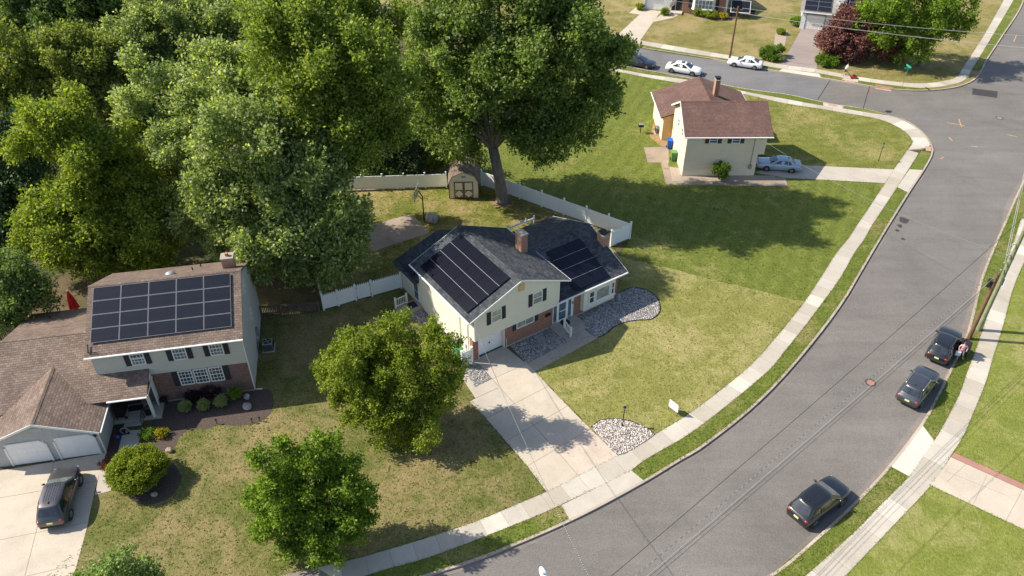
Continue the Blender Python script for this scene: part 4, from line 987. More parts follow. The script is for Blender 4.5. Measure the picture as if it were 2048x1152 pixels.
# ------------------------------------------------------------------ the left brown-roofed house
TL = math.radians(11.0); LO = G(509.2, 780)
def lw(s, t, z=0.0):
    return (LO[0] + s * math.cos(TL) - t * math.sin(TL), LO[1] + s * math.sin(TL) + t * math.cos(TL), z)
lh = thing('house', 'grey sided colonial house with brown roof, brick front and blue solar panels', 'house', (*LO, 0), TL)
ZE, ZR = 5.38, 7.9; K = (ZR - ZE) / 5.03
b = MB(); gwall(b, -10.2, 0, -0.03, 9.4, 2.86, (ZE + 0.27 * K - 0.18, ZE + 0.3 * K - 0.18), 's', 4.7, ZR - 0.18); b.box(-10.2, -0.01, 0.12, 9.4, 0.0, 2.857); wl = b.build('wall', M['siding_grey'], lh)
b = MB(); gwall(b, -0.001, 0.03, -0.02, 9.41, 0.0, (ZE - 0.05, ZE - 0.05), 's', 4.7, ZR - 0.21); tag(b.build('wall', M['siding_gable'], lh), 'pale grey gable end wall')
b = MB(); b.box(-10.15, -0.02, 0.0, 0.12, 0.1, 2.857); tag(b.build('wall', M['brick_brown'], lh), 'brown brick ground floor front')
trim(lh, 'foundation', [(-6.5, 0.02, -0.02, 0.12, 0, 0.1)], 'concrete')
m, c = gable(-10.45, 0.22, -0.33, 9.73, ZE, ZR, 's', 4.7); r = m.build('roof', M['shingle_brown'], lh); c.build('ridge_cap', M['shingle_brown'], r)
trim(lh, 'fascia', [(-10.45, 0.22, -0.37, -0.335, ZE - 0.16, ZE - 0.01)]); gutter(lh, [(-10.45, -0.42, ZE - 0.05), (0.22, -0.42, ZE - 0.05)], 0.055)
gutter(lh, [(0.07, -0.05, ZE - 0.1), (0.07, -0.05, 0.15), (0.6, -0.1, 0.1)], 0.04)
solar_array(lh, (-10.45, -0.33, ZE), X, (0, 5.03, ZR - ZE), 0.42, 1.02, 5, 4, 1.88, 1.06, 'solar_blue', 'solar_frame', 0.03)
ws = ((0, -0.03, 0), X, -Y3)
for uc in (-7.2, -4.35, -1.82):
    window(lh, *ws, uc, 4.58, 0.95, 1.28, 'glass_sky', (3, 3)); shutters(lh, *ws, uc, 4.58, 0.95, 1.3, 'shutter', 0.36)
wb = ((0, 0.0, 0), X, -Y3)
for uc in (-4.45, -3.38, -2.31):
    window(lh, *wb, uc, 2.12, 0.98, 1.36, 'glass', (3, 3))
shutters(lh, *wb, -3.38, 2.12, 3.12, 1.4, 'shutter', 0.4)
wg = ((0.03, 0, 0), Y3, X)
window(lh, *wg, 5.3, 5.95, 0.55, 0.95, 'glass', (0, 1)); window(lh, *wg, 5.3, 3.2, 0.55, 0.95, 'glass', (0, 1))
chimney(lh, -0.85, 6.3, 6.2, 8.1, 0.85, 0.75, 'brick_chimney', 'flue')
m = MB(); m.ball((-5.1, 6.0, 7.3), (0.38, 0.3, 0.2), 12, 6); m.build('roof_vent', M['dull_steel'], lh)
for s, t in ((-3.7, 6.9), (-3.4, 8.3)):
    m = MB(); m.path([(s, t, ZR - (t - 4.7) * K - 0.1), (s, t, ZR - (t - 4.7) * K + 0.3)], 0.045, 8); m.build('vent_pipe', M['black_metal'], lh)
m = MB(); m.path([(-10.15, -0.1, ZE + 0.22), (-10.2, 0.45, ZE + 0.56)], 0.04, 6); m.path([(-10.15, -0.1, ZE + 0.22), (-9.6, -0.12, ZE + 0.2)], 0.03, 6); m.build('cable_conduit', M['black_metal'], lh)
m = MB(); m.box(0.03, 0.2, 5.2, 5.6, 0.9, 1.6); m.box(0.03, 0.15, 4.6, 4.95, 0.6, 0.9); m.build('electric_meter', M['dull_steel'], lh)
# low wing with porch and the garage
zE2, zR2, k2 = 2.72, 4.72, 2.0 / 5.66
b = MB(); gwall(b, -16.9, -10.2, 0.0, 9.2, 0.0, (zE2 + 2.13 * k2 - 0.18, zE2 - 0.16), 's', 3.53, zR2 - 0.2); b.build('wall', M['siding_grey'], lh)
m, c = gable(-17.15, -10.19, -2.13, 9.2, zE2, zR2, 's', 3.53); k_ = k2
m.slab([(-10.19, -2.13, zE2), (-6.72, -2.13, zE2), (-6.72, -0.03, zE2 + 2.10 * k_), (-10.19, -0.03, zE2 + 2.10 * k_)], 0.15)
r = m.build('roof', M['shingle_brown'], lh); c.build('ridge_cap', M['shingle_brown'], r)
gutter(lh, [(-9.4, -2.21, zE2 - 0.05), (-6.72, -2.21, zE2 - 0.05)], 0.055)
trim(lh, 'fascia', [(-9.4, -6.72, -2.165, -2.135, zE2 - 0.17, zE2 - 0.01), (-6.715, -6.68, -2.1, -0.03, zE2 - 0.15, zE2 + 0.02)])
trim(lh, 'porch_post', [(-6.98, -6.80, -1.72, -1.54, 0.2, zE2 - 0.08)]); trim(lh, 'porch_post', [(-6.84, -6.74, -0.5, -0.04, 0.2, zE2 + 0.4)])
pf = MB(); pf.box(-9.74, -6.45, -1.72, 0.0, 0.0, 0.2); pf.box(-9.0, -7.7, -2.15, -1.72, 0.0, 0.11); pf.build('porch_floor', M['concrete'], lh, bevel=0.015)
m = MB(); m.box(-9.0, -8.05, -0.03, -0.003, 0.2, 2.2); m.build('door', M['shutter'], lh)
gE, gR, gm = 2.28, 3.84, -13.3
b = MB(); gwall(b, -17.0, -9.78, -4.35, -0.01, 0.0, (gE + 0.1 * 0.41 - 0.15, gE + 0.28 * 0.41 - 0.17), 't', gm, gR - 0.18); b.build('wall', M['stucco'], lh)
m, c = gable(-17.1, -9.5, -4.62, 2.0, gE, gR, 't', gm); r = m.build('roof', M['shingle_brown'], lh); c.build('ridge_cap', M['shingle_brown'], r)
for (sa, sb) in ((-17.1, gm), (-9.5, gm)):
    f = MB(); L = Vector((sb - sa, 0, gR - gE)); D = L.normalized(); Nn = Vector((-D.z, 0, D.x)) if D.x > 0 else Vector((D.z, 0, -D.x))
    f.obox(Vector((sa, -4.645, gE)) + L / 2 - Nn * 0.075, D, Nn, Y3, L.length / 2, 0.085, 0.018); f.build('rake_board', M['white'], lh)
gutter(lh, [(-9.43, -4.62, gE - 0.05), (-9.43, -2.2, gE - 0.05)], 0.055); gutter(lh, [(-9.45, -4.5, gE - 0.1), (-9.72, -4.42, 1.95), (-9.72, -4.42, 0.1)], 0.04)
for uc in (-14.45, -11.35):
    garage_door(lh, (0, -4.345, 0), X, -Y3, uc, 0.03, 2.45, 1.98, 4, 4, handle=False)
    f = MB()
    for k in (-1, 1):
        f.box(uc + k * 1.225 - 0.001 if k > 0 else uc - 1.345, uc + 1.345 if k > 0 else uc - 1.224, -4.43, -4.352, 0.0, 1.74)
        f.obox((uc + k * 1.12, -4.39, 1.88), (k * 0.72, 0, -0.70), (0.7, 0, 0.72), Y3, 0.23, 0.05, 0.04)
    f.box(uc - 1.0, uc + 1.0, -4.432, -4.353, 1.99, 2.09); f.build('door_frame', M['white'], lh)
m = MB(); m.box(-13.6, -13.0, -4.372, -4.351, 2.85, 3.2); m.build('gable_vent', M['siding_gable'], lh)
m = MB(); m.box(-9.98, -9.86, -4.5, -4.36, 1.8, 2.1); m.ball((-9.92, -4.5, 2.08), .09, 8, 5); m.build('wall_lamp', M['black_metal'], lh)
m = MB(); m.path([(-15.2, 7.5, 3.1), (-15.2, 7.5, 3.55)], 0.045, 8); m.build('vent_pipe', M['black_metal'], lh)
m = MB(); dm = [lw(-8.9, -0.75), lw(-7.9, -0.75), lw(-7.9, -0.15), lw(-8.9, -0.15)]; m.prism([p[:2] for p in dm], 0.2, 0.222); tag(m.build('doormat', M['rubber']), 'black doormat on the porch of the grey house with garage', 'doormat')

# ------------------------------------------------------------------ the yellow house across the lawn
RO = G(1363.6, 351.4)
rh = thing('house', 'pale yellow house with reddish brown roof and brown shutters across the lawn', 'house', (*RO, 0), math.radians(0.5))
rE, rR = 4.74, 6.95
b = MB(); gwall(b, 0, 7.78, 0.0, 7.3, 0.0, (2.55, 2.55), 's'); gwall(b, 0.001, 8.4, -0.04, 7.4, 2.552, (rE - 0.02, rE - 0.02), 's', 3.7, rR - 0.2); b.build('wall', M['siding_yellow'], rh)
b = MB(); b.box(-0.005, 7.79, -0.02, 0.0, 0.0, 0.82); b.build('foundation', M['siding_yellow'], rh)
m, c = gable(-0.36, 8.95, -0.34, 7.74, rE, rR, 's', 3.7); r = m.build('roof', M['shingle_red'], rh); c.build('ridge_cap', M['shingle_red'], r)
trim(rh, 'fascia', [(-0.36, 8.95, -0.38, -0.345, rE - 0.16, rE - 0.01)]); gutter(rh, [(-0.36, -0.43, rE - 0.05), (8.95, -0.43, rE - 0.05)], 0.055)
for (ta, tb) in ((-0.34, 3.7), (7.74, 3.7)):
    f = MB(); L = Vector((0, tb - ta, rR - rE)); D = L.normalized(); Nn = X.cross(D) if D.y > 0 else D.cross(X)
    f.obox(Vector((-0.385, ta, rE)) + L / 2 - Nn * 0.075, D, Nn, X, L.length / 2, 0.085, 0.018); f.build('rake_board', M['white'], rh)
ws = ((0, -0.04, 0), X, -Y3)
for uc in (2.78, 5.15):
    window(rh, *ws, uc, 4.22, 0.88, 0.66, 'glass_sky', (0, 1)); shutters(rh, *ws, uc, 4.22, 0.88, 0.66, 'shutter_brown', 0.40)
wl_ = ((0.0, 0, 0), -Y3, -X)
for t in (2.3, 4.6): 
    window(rh, *wl_, -t, 4.0, 0.7, 0.95, 'glass', (0, 1))
m = MB(); m.path([(7.15, -0.09, 1.1), (7.15, -0.09, 4.6)], 0.03, 6); m.box(7.0, 7.3, -0.2, -0.045, 0.9, 1.35); m.build('electric_meter', M['dull_steel'], rh)
gd = MB(); gd.box(7.78, 7.84, 1.2, 6.4, 0.0, 2.2); gd.build('garage_door', M['white_door'], rh)
b = MB(); gwall(b, -0.95, 9.0, 8.3, 14.6, 0.0, (2.95, 2.95), 't', 4.1, 4.65); b.box(0.3, 7.5, 7.4, 8.3, 0.0, 3.0); b.build('wall', M['siding_yellow'], rh)
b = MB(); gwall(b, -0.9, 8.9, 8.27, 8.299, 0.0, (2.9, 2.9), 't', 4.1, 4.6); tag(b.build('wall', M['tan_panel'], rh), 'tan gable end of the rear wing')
m, c = gable(-1.36, 9.45, 8.0, 15.1, 2.98, 4.9, 't', 4.1); r = m.build('roof', M['shingle_red'], rh); c.build('ridge_cap', M['shingle_red'], r)
gutter(rh, [(-1.42, 8.0, 2.92), (-1.42, 15.1, 2.92)], 0.055)
trim(rh, 'fascia', [(9.455, 9.49, 8.0, 15.1, 2.82, 2.97)])
chimney(rh, 5.15, 10.6, 3.9, 6.4, 0.5, 0.8, 'brick_chimney', 'metal')
m = MB(); m.ball((6.4, 8.9, 4.25), (0.35, 0.35, 0.18), 12, 6); m.build('roof_vent', M['steel'], rh)

# ------------------------------------------------------------------ houses across the side street
def far_house(root, w, d, zE_, zR_, wall, roof, face):
    b = MB(); gwall(b, 0, w, 0, d, 0.0, (zE_ - 0.1, zE_ - 0.1), 's', d / 2, zR_ - 0.2); b.build('wall', M[wall], root)
    m, c = gable(-0.4, w + 0.4, -0.4, d + 0.4, zE_, zR_, 's'); r = m.build('roof', M[roof], root); c.build('ridge_cap', M[roof], r)
a0 = G(1285, 18); a1 = G(1454, 33); ta = math.atan2(a1[1] - a0[1], a1[0] - a0[0])
ha = thing('house', 'brick and white house with a wide bow window at the top of the photo', 'house', (*a0, 0), ta)
far_house(ha, 13.2, 9.0, 3.2, 5.4, 'siding_white', 'shingle_grey', 0)
garage_door(ha, (0, -0.001, 0), X, -Y3, 1.85, 0.05, 2.45, 2.1, 4, 4, handle=False)
trim(ha, 'pier', [(0.0, 0.3, -0.25, 0.0, 0, 3.0)]); trim(ha, 'pier', [(3.3, 4.6, -0.25, 0.0, 0, 3.0)])
b = MB(); b.box(6.2, 12.9, -0.12, 0.0, 0.05, 3.05); tag(b.build('wall', M['brick'], ha), 'red brick front wall')
bw = MB(); bw.prism([(7.7, -0.12), (8.1, -0.62), (11.0, -0.62), (11.4, -0.12)], 0.75, 0.95); bw.prism([(7.8, -0.12), (8.15, -0.52), (10.95, -0.52), (11.3, -0.12)], 0.95, 2.5); bwo = bw.build('bay_window', M['white'], ha)
for k in range(5):
    p = MB(); p.box(8.25 + k * .55, 8.68 + k * .55, -0.545, -0.515, 1.1, 2.35); p.build('pane', M['glass_sky'], bwo)
shutters(ha, (0, -0.12, 0), X, -Y3, 9.55, 1.7, 3.7, 1.6, 'shutter', 0.45)
m = MB(); m.box(4.6, 6.2, -0.06, -0.002, 0.3, 2.4); m.build('door', M['shutter'], ha)
m = MB(); m.box(4.6, 6.4, -1.3, -0.07, 0, 0.25); m.build('porch_floor', M['concrete_tan'], ha)
b0 = G(1598, 57); b1 = G(1644, 62); tb_ = math.atan2(b1[1] - b0[1], b1[0] - b0[0])
hb = thing('house', 'pale blue white house with grey roof and white garage door behind the purple tree', 'house', (*b0, 0), tb_)
b = MB(); b.box(0, 5.0, 0, 7, 0, 2.65); b.build('wall', M['siding_white'], hb)
b = MB(); gwall(b, 5.0, 13.5, 1.6, 9.5, 0, (5.2, 5.2), 's', 5.5, 7.0); b.build('wall', M['siding_white'], hb)
m, c = gable(-0.35, 4.98, -0.4, 9.4, 2.7, 4.6, 's', 4.5); m.slab([(4.98, -0.4, 2.7), (9.5, -0.4, 2.7), (9.5, 1.59, 3.48), (4.98, 1.59, 3.48)], 0.15); r = m.build('roof', M['shingle_grey'], hb); c.build('ridge_cap', M['shingle_grey'], r)
m, c = gable(4.7, 13.9, 1.2, 9.9, 5.25, 7.2, 's', 5.5); r = m.build('roof', M['shingle_grey'], hb); c.build('ridge_cap', M['shingle_grey'], r)
solar_array(hb, (-0.35, -0.4, 2.7), X, (0, 4.9, 1.9), 0.5, 0.35, 2, 3, 1.9, 1.05, 'solar_blue', 'solar_frame', 0.03)
garage_door(hb, (0, -0.001, 0), X, -Y3, 2.05, 0.05, 2.6, 2.1, 4, 4)
trim(hb, 'door_frame', [(0.62, 0.75, -0.08, -0.002, 0, 2.25), (3.35, 3.48, -0.08, -0.002, 0, 2.25), (0.62, 3.48, -0.08, -0.002, 2.251, 2.38)], 'dull_steel')
for uc in (6.8, 8.6, 11.0):
    window(hb, (0, 1.6, 0), X, -Y3, uc, 4.2, 1.0, 1.3, 'glass', (0, 1)); shutters(hb, (0, 1.6, 0), X, -Y3, uc, 4.2, 1.0, 1.3, 'shutter', 0.3)
gutter(hb, [(-0.35, -0.46, 2.65), (9.5, -0.46, 2.65)], 0.06)
# roofs glimpsed between the big trees
def glimpse(px, py, zz, w, d, rz, wall, roof, label):
    x, y = G(px, py, zz); t = thing('house', label, 'house', (x, y, 0), rz)
    far_house(t, w, d, 2.9, 4.9, wall, roof, 0)
    window(t, (0, 0, 0), X, -Y3, w * 0.3, 1.7, 1.2, 1.2, 'glass'); window(t, (0, 0, 0), X, -Y3, w * 0.7, 1.7, 1.2, 1.2, 'glass')
    m = MB(); m.box(w * .48, w * .48 + .95, -0.05, -0.002, 0.1, 2.2); m.build('door', M['shutter'], t)
glimpse(248, 368, 2.9, 10.5, 7.0, math.radians(5), 'siding_yellow', 'shingle_pink', 'low house with a pinkish shingle roof glimpsed through the silvery and yellow green trees')
glimpse(285, 80, 2.9, 11.0, 7.0, math.radians(-8), 'siding_white', 'shingle_pink', 'house with pale pink roof half hidden by trees near the upper left')
glimpse(850, 118, 2.9, 11.0, 7.5, math.radians(-15), 'siding_yellow', 'shingle_red', 'house with brown roof hidden behind the tall central maple')

# ------------------------------------------------------------------ vehicles
SUV = dict(L=4.62, H=1.68, hw=0.92, wb=(0.88, 3.62), wr=0.36, belt=1.02,
    xs=[0, .04, .16, .5, 1.2, 2.0, 2.8, 3.2, 3.45, 3.9, 4.25, 4.48, 4.58, 4.62],
    zt=[.80, .92, 1.00, 1.04, 1.05, 1.05, 1.04, 1.04, 1.04, 1.00, .94, .84, .72, .58],
    zb=[.44, .36, .30, .26, .23, .22, .22, .22, .22, .23, .25, .29, .34, .42],
    wd=[.64, .75, .83, .90, .925, .93, .93, .925, .92, .895, .83, .70, .57, .43],
    base=(0.14, 3.42, 0.86), roof=(0.62, 2.45, 0.66), hoodc=.035, pill=(1.22, 2.20))
SEDAN = dict(L=4.85, H=1.45, hw=0.91, wb=(0.98, 3.80), wr=0.335, belt=0.94,
    xs=[0, .04, .18, .6, 1.3, 2.0, 2.8, 3.3, 3.55, 4.1, 4.5, 4.72, 4.82, 4.85],
    zt=[.74, .88, .94, .965, .95, .94, .93, .93, .93, .87, .80, .70, .60, .50],
    zb=[.42, .34, .28, .24, .20, .19, .19, .19, .19, .20, .22, .25, .30, .36],
    wd=[.70, .80, .86, .90, .915, .92, .92, .915, .91, .88, .82, .74, .64, .52],
    base=(0.50, 3.58, 0.83), roof=(1.35, 2.62, 0.60), hoodc=.04, pill=(1.75, 2.25))
OLD = dict(L=4.80, H=1.40, hw=0.88, wb=(1.05, 3.72), wr=0.31, belt=0.94,
    xs=[0, .05, .16, .5, 1.1, 2.0, 2.8, 3.2, 3.5, 4.0, 4.45, 4.68, 4.77, 4.80],
    zt=[.76, .88, .92, .935, .94, .94, .93, .93, .92, .88, .83, .76, .66, .52],
    zb=[.42, .34, .28, .24, .20, .19, .19, .19, .19, .20, .22, .25, .30, .36],
    wd=[.78, .83, .85, .87, .88, .88, .88, .88, .88, .87, .85, .81, .76, .68],
    base=(0.72, 3.42, 0.80), roof=(1.18, 2.58, 0.60), hoodc=.025, pill=(1.55, 2.12))

def car(label, kind, px, py, head, mat, L=None, rails=False, sunroof=False, windscreen='windscreen', open_doors=False, ridges=False, group=None, zg=-0.13, plate=True):
    """px, py: where the centre of the car stands on the road; head: heading angle"""
    K = kind; sc = (L or K['L']) / K['L']
    x, y = G(px, py, zg)
    root = thing('car', label, 'car', (x, y, zg), head, group); root.scale = (sc, sc, sc)
    Lc, hw_ = K['L'], K['hw']; ox = -Lc / 2
    # lower body: lofted sections
    m = MB(); R = []
    for X0, zt, zb, w in zip(K['xs'], K['zt'], K['zb'], K['wd']):
        h = zt - zb
        half = [(0, zb), (w * .80, zb), (w * .94, zb + h * .12), (w * .99, zb + h * .35), (w, zb + h * .55), (w * .985, zb + h * .78), (w * .93, zt - .05 * h), (w * .84, zt), (w * .45, zt + K['hoodc'] * .8), (0, zt + K['hoodc'])]
        R.append([(X0 + ox, a, b) for a, b in half] + [(X0 + ox, -a, b) for a, b in half[-2:0:-1]])
    n = len(R[0]); vs = [p for r in R for p in r]; fs = []
    for i in range(len(R) - 1):
        for k in range(n): fs.append((i * n + k, (i + 1) * n + k, (i + 1) * n + (k + 1) % n, i * n + (k + 1) % n))
    fs.append(tuple(range(n))); fs.append(tuple(range((len(R) - 1) * n, len(R) * n))[::-1])
    m.add(vs, [f[::-1] for f in fs])
    # cabin: rings from the belt line up to a crowned roof
    (bx0, bx1, bw), (rx0, rx1, rw) = K['base'], K['roof']; zb_, zr_ = K['belt'] - 0.02, K['H'] - 0.06
    def lv(k):
        e = k ** 1.12
        return (bx0 + (rx0 - bx0) * e + ox, bx1 + (rx1 - bx1) * (k ** 0.95) + ox, bw + (rw - bw) * (k ** 1.25), zb_ + (zr_ - zb_) * k)
    rings = []
    def ring(x0, x1, w, z, c=0.15):
        b = 0.06; w, wr_ = w, w * .90
        return [(x1, -w + c, z), (x1 + b * .6, -w * .4, z), (x1 + b, 0, z), (x1 + b * .6, w * .4, z), (x1, w - c, z), (x1 - c * .45, w - c * .25, z), (x1 - c * 1.6, w, z), ((x0 + x1) / 2, w + .02, z), (x0 + c * 1.9, wr_, z), (x0 + c * .5, wr_ - c * .25, z), (x0, wr_ - c, z), (x0 - b * .6, w * .4, z), (x0 - b, 0, z), (x0 - b * .6, -w * .4, z), (x0, -wr_ + c, z), (x0 + c * .5, -wr_ + c * .25, z), (x0 + c * 1.9, -wr_, z), ((x0 + x1) / 2, -w - .02, z), (x1 - c * 1.6, -w, z), (x1 - c * .45, -w + c * .25, z)]
    for k in (0, .25, .5, .75, .93, 1.0): rings.append(ring(*lv(k)))
    x0, x1, w, z = lv(1.0)
    rings.append(ring(x0 + .07, x1 - .10, w - .05, z + .028, .12)); rings.append(ring(x0 + .35, x1 - .4, w - .28, z + .055, .1))
    n = len(rings[0]); vs = [p for r in rings for p in r]; fs = []
    for i in range(len(rings) - 1):
        for k in range(n): fs.append((i * n + k, i * n + (k + 1) % n, (i + 1) * n + (k + 1) % n, (i + 1) * n + k))
    fs.append(tuple(range((len(rings) - 1) * n, len(rings) * n)))
    m.add(vs, fs)
    body = m.build('body', M[mat], root, smooth=True)
    def panel4(name, q, gl, off=0.012, parent=root):
        q = [Vector(p) for p in q]; nn = (q[1] - q[0]).cross(q[2] - q[0]).normalized()
        mm = MB(); mm.slab([p + nn * off for p in q], 0.03); return mm.build(name, M[gl], parent)
    def strip(name, rows, gl, off):
        """glass following the curved front or back of the cabin"""
        mm = MB(); nr = len(rows); nc = len(rows[0]); vs = []
        for r in rows: vs += [Vector(p) for p in r]
        vs2 = []
        fs = []
        nn = (vs[1] - vs[0]).cross(vs[nc] - vs[0]).normalized()
        if nn.x * off < 0: nn = -nn
        top = [v + nn * abs(off) for v in vs]; bot = [v - nn * .02 for v in vs]; N_ = len(vs)
        for i in range(nr - 1):
            for k in range(nc - 1):
                a = i * nc + k; f = (a, a + 1, a + nc + 1, a + nc)
                fs.append(f); fs.append(tuple(j + N_ for j in f[::-1]))
        mm.add(top + bot, fs); return mm.build(name, M[gl], root, smooth=True)
    def frow(k, front, ins):
        x0, x1, w, z = lv(k); b = .06; w2 = (w if front else w * .92) - ins; s = 1 if front else -1; xx = x1 if front else x0
        return [(xx + s * b * .05, -w2, z), (xx + s * b * .62, -w * .4, z), (xx + s * b, 0, z), (xx + s * b * .62, w * .4, z), (xx + s * b * .05, w2, z)]
    strip('windscreen', [frow(k, True, .12) for k in (.06, .35, .65, .92)], windscreen, 0.012)
    strip('rear_window', [frow(k, False, .12) for k in (.30 if K is SUV else .12, .5, .7, .90)], 'car_glass', -0.012)
    p1, p2 = K['pill']
    for s in (1, -1):
        for (fa, fb) in ((0, 1), (1, 2), (2, 3)):
            def xa(k, j):
                x0, x1, w, z = lv(k)
                return [x0 + .30 - .05 * k, p1 + ox - .02, p2 + ox, x1 - .22][j]
            q = []
            for k, j, o in ((.10, fa, .04), (.10, fb, -.04), (.88, fb, -.04), (.88, fa, .04)):
                x0, x1, w, z = lv(k); q.append((xa(k, j) + o, s * (w * (1.0 if fa or j else .93) + .012), z))
            if q[1][0] - q[0][0] < 0.1: continue
            if s > 0: q = [q[1], q[0], q[3], q[2]]
            panel4('side_window', q, 'car_glass', 0.008)
    # wheels
    for wx in K['wb']:
        i = max(j for j in range(len(K['xs'])) if K['xs'][j] <= wx); wy = K['wd'][i]
        for s in (1, -1):
            a = MB(); a.path([(wx + ox, s * (wy - .30), K['wr']), (wx + ox, s * (wy + .006), K['wr'])], K['wr'] + .065, 22); a.build('wheel_arch', M['rubber'], body)
            t = MB(); t.path([(wx + ox, s * (wy - .22), K['wr']), (wx + ox, s * (wy - .01), K['wr']), (wx + ox, s * (wy + .018), K['wr'])], [K['wr'], K['wr'], K['wr'] - .03], 22)
            wh_ = t.build('wheel', M['rubber'], root)
            r = MB(); r.path([(wx + ox, s * (wy - .05), K['wr']), (wx + ox, s * (wy + .022), K['wr'])], [K['wr'] * .66, K['wr'] * .6], 16)
            for q in range(5):
                an = q * 2 * math.pi / 5; r.obox((wx + ox + math.cos(an) * K['wr'] * .34, s * (wy + .026), K['wr'] + math.sin(an) * K['wr'] * .34), (math.cos(an), 0, math.sin(an)), (-math.sin(an), 0, math.cos(an)), (0, 1, 0), K['wr'] * .28, .025, .006)
            r.build('rim', M['rim'], wh_)
    # lamps, mirrors, bumpers, plate
    for s in (1, -1):
        l = MB(); l.ball((Lc - .30 + ox, s * (hw_ - .27), K['zt'][-3] * .6 + K['zt'][-2] * .4 - .01), (.19, .14, .07), 10, 6); l.build('headlight', M['lamp_clear'], root, smooth=True)
        l = MB(); l.ball((.11 + ox, s * (K['wd'][1] - .12), K['zt'][1] - .06), (.11, .15, .10 if K is SUV else .075), 10, 6); l.build('taillight', M['lamp_red'], root, smooth=True)
        l = MB(); mx = bx1 - .42 + ox; l.ball((mx, s * (hw_ + .07), K['belt'] + .07), (.08, .13, .075), 8, 6); l.tube((mx, s * (hw_ - .06), K['belt'] + .03), (mx, s * (hw_ + .03), K['belt'] + .05), .03, .03, 6); l.build('mirror', M[mat], root, smooth=True)
    l = MB(); l.box(-.02 + ox, .12 + ox, -hw_ * .72, hw_ * .72, K['zb'][0] - .06, K['zb'][0] + .10); l.build('bumper', M['rubber'] if K is SUV else M[mat], root, bevel=.02)
    l = MB(); l.box(Lc - .14 + ox, Lc + .005 + ox, -.40, .40, K['zb'][-1] + .01, K['zb'][-1] + .14); l.build('grille', M['rubber'], root, bevel=.02)
    if plate:
        l = MB(); l.box(-.035 + ox, .05 + ox, -.17, .17, .70 if K is SUV else .56, .83 if K is SUV else .69); l.build('number_plate', M['plate'], root)
    x0, x1, w, z = lv(1.0)
    if rails:
        for s in (1, -1):
            l = MB(); l.path([(x0 + .12, s * (w - .03), z + .02), (x0 + .2, s * (w - .03), z + .085), (x1 - .25, s * (w - .03), z + .085), (x1 - .15, s * (w - .03), z + .02)], .022, 6); l.build('roof_rail', M['steel'], root)
    if sunroof:
        l = MB(); l.box(x1 - .62, x1 - .18, -.36, .36, z + .03, z + .062); l.build('sunroof', M['car_glass'], root)
    if ridges:
        for q in (-.36, -.22, -.08, .08, .22, .36):
            l = MB(); l.box(x0 + .45, x1 - .12, q - .012, q + .012, z + .03, z + .07); l.build('roof_rib', M[mat], root)
    l = MB(); l.box(x0 + .2, x0 + .36, -.025, .025, z + .02, z + .11); l.build('aerial', M['rubber'], root)
    if open_doors:
        for hx, ln, ang in ((bx1 - .45, 1.05, 62), (p1 + 1.15, 0.95, 74)):
            hx += ox; a = math.radians(ang); d = Vector((-math.cos(a), -math.sin(a), 0)); nn = Vector((math.sin(a), -math.cos(a), 0))
            h = Vector((hx, -hw_ + .01, 0)); l = MB()
            l.obox(h + d * ln / 2 + Z * .66, d, Z, nn, ln / 2, .36, .045)
            dr = l.build('door', M[mat], root, bevel=.02)
            f = MB(); t0, t1 = h + d * .08 + Z * 1.02, h + d * (ln - .02) + Z * 1.02; u0, u1 = h + d * .42 + Z * 1.55 - nn * -.10, h + d * (ln - .10) + Z * 1.55 + nn * .10
            f.path([t0, u0, u1, t1], .025, 5); f.build('window_frame', M['rubber'], dr)
            g = MB(); g.slab([t0, t1, u1, u0], .012); g.build('pane', M['car_glass'], dr)
        l = MB(); l.box(p1 - .05 + ox, bx1 - .55 + ox, -hw_ - .012, -hw_ + .08, .34, 1.0); l.build('sill', M['rubber'], root)  # black panel painted as the dark cabin seen through the open doors
    return root

def head(a, b):
    p, q = G(*a, 0.3), G(*b, 0.3); return math.atan2(q[1] - p[1], q[0] - p[0])

h1 = head((1608, 1060), (1698, 991))
car('black SUV driving past the right kerb near the bottom of the photo', SUV, 1634, 1013, h1, 'car_black', 4.7)
h2 = head((1833, 809), (1880, 745))
car('dark grey SUV with silver roof rails parked at the right kerb', SUV, 1832, 783, h2, 'car_grey', 4.6, rails=True, windscreen='car_glass')
h3 = head((1891, 722), (1921, 668))
car('black SUV with its right doors open beside the leaning brown pole', SUV, 1884, 700, h3, 'car_black', 4.5, windscreen='car_glass', open_doors=True)
h4 = head((139, 1052), (160, 955))
car('brown grey SUV with ribbed roof parked in front of the garage doors', SUV, 126, 1003, head((112, 1048), (141, 950)), 'car_brown', 4.7, ridges=True, zg=0.014)
car('pale blue old sedan parked with its nose at the yellow house', OLD, 1555, 337, head((1602, 340), (1512, 333)), 'car_silver', 4.75, windscreen='car_glass', zg=0.014)
car('white sedan with a black sunroof parked below the utility pole', SEDAN, 1367, 145, head((1333, 144), (1405, 156)), 'car_white', 4.85, sunroof=True, windscreen='car_glass', plate=False)
car('white sedan parked at the far kerb beside the round green shrubs', SEDAN, 1489, 133, head((1524, 139), (1454, 128.5)), 'car_white', 4.7, windscreen='car_glass')
car('dark blue sedan parked half under the maple branches', SEDAN, 1277, 131.5, head((1250, 127), (1305, 136)), 'car_blue', 4.7, windscreen='car_glass', plate=False)

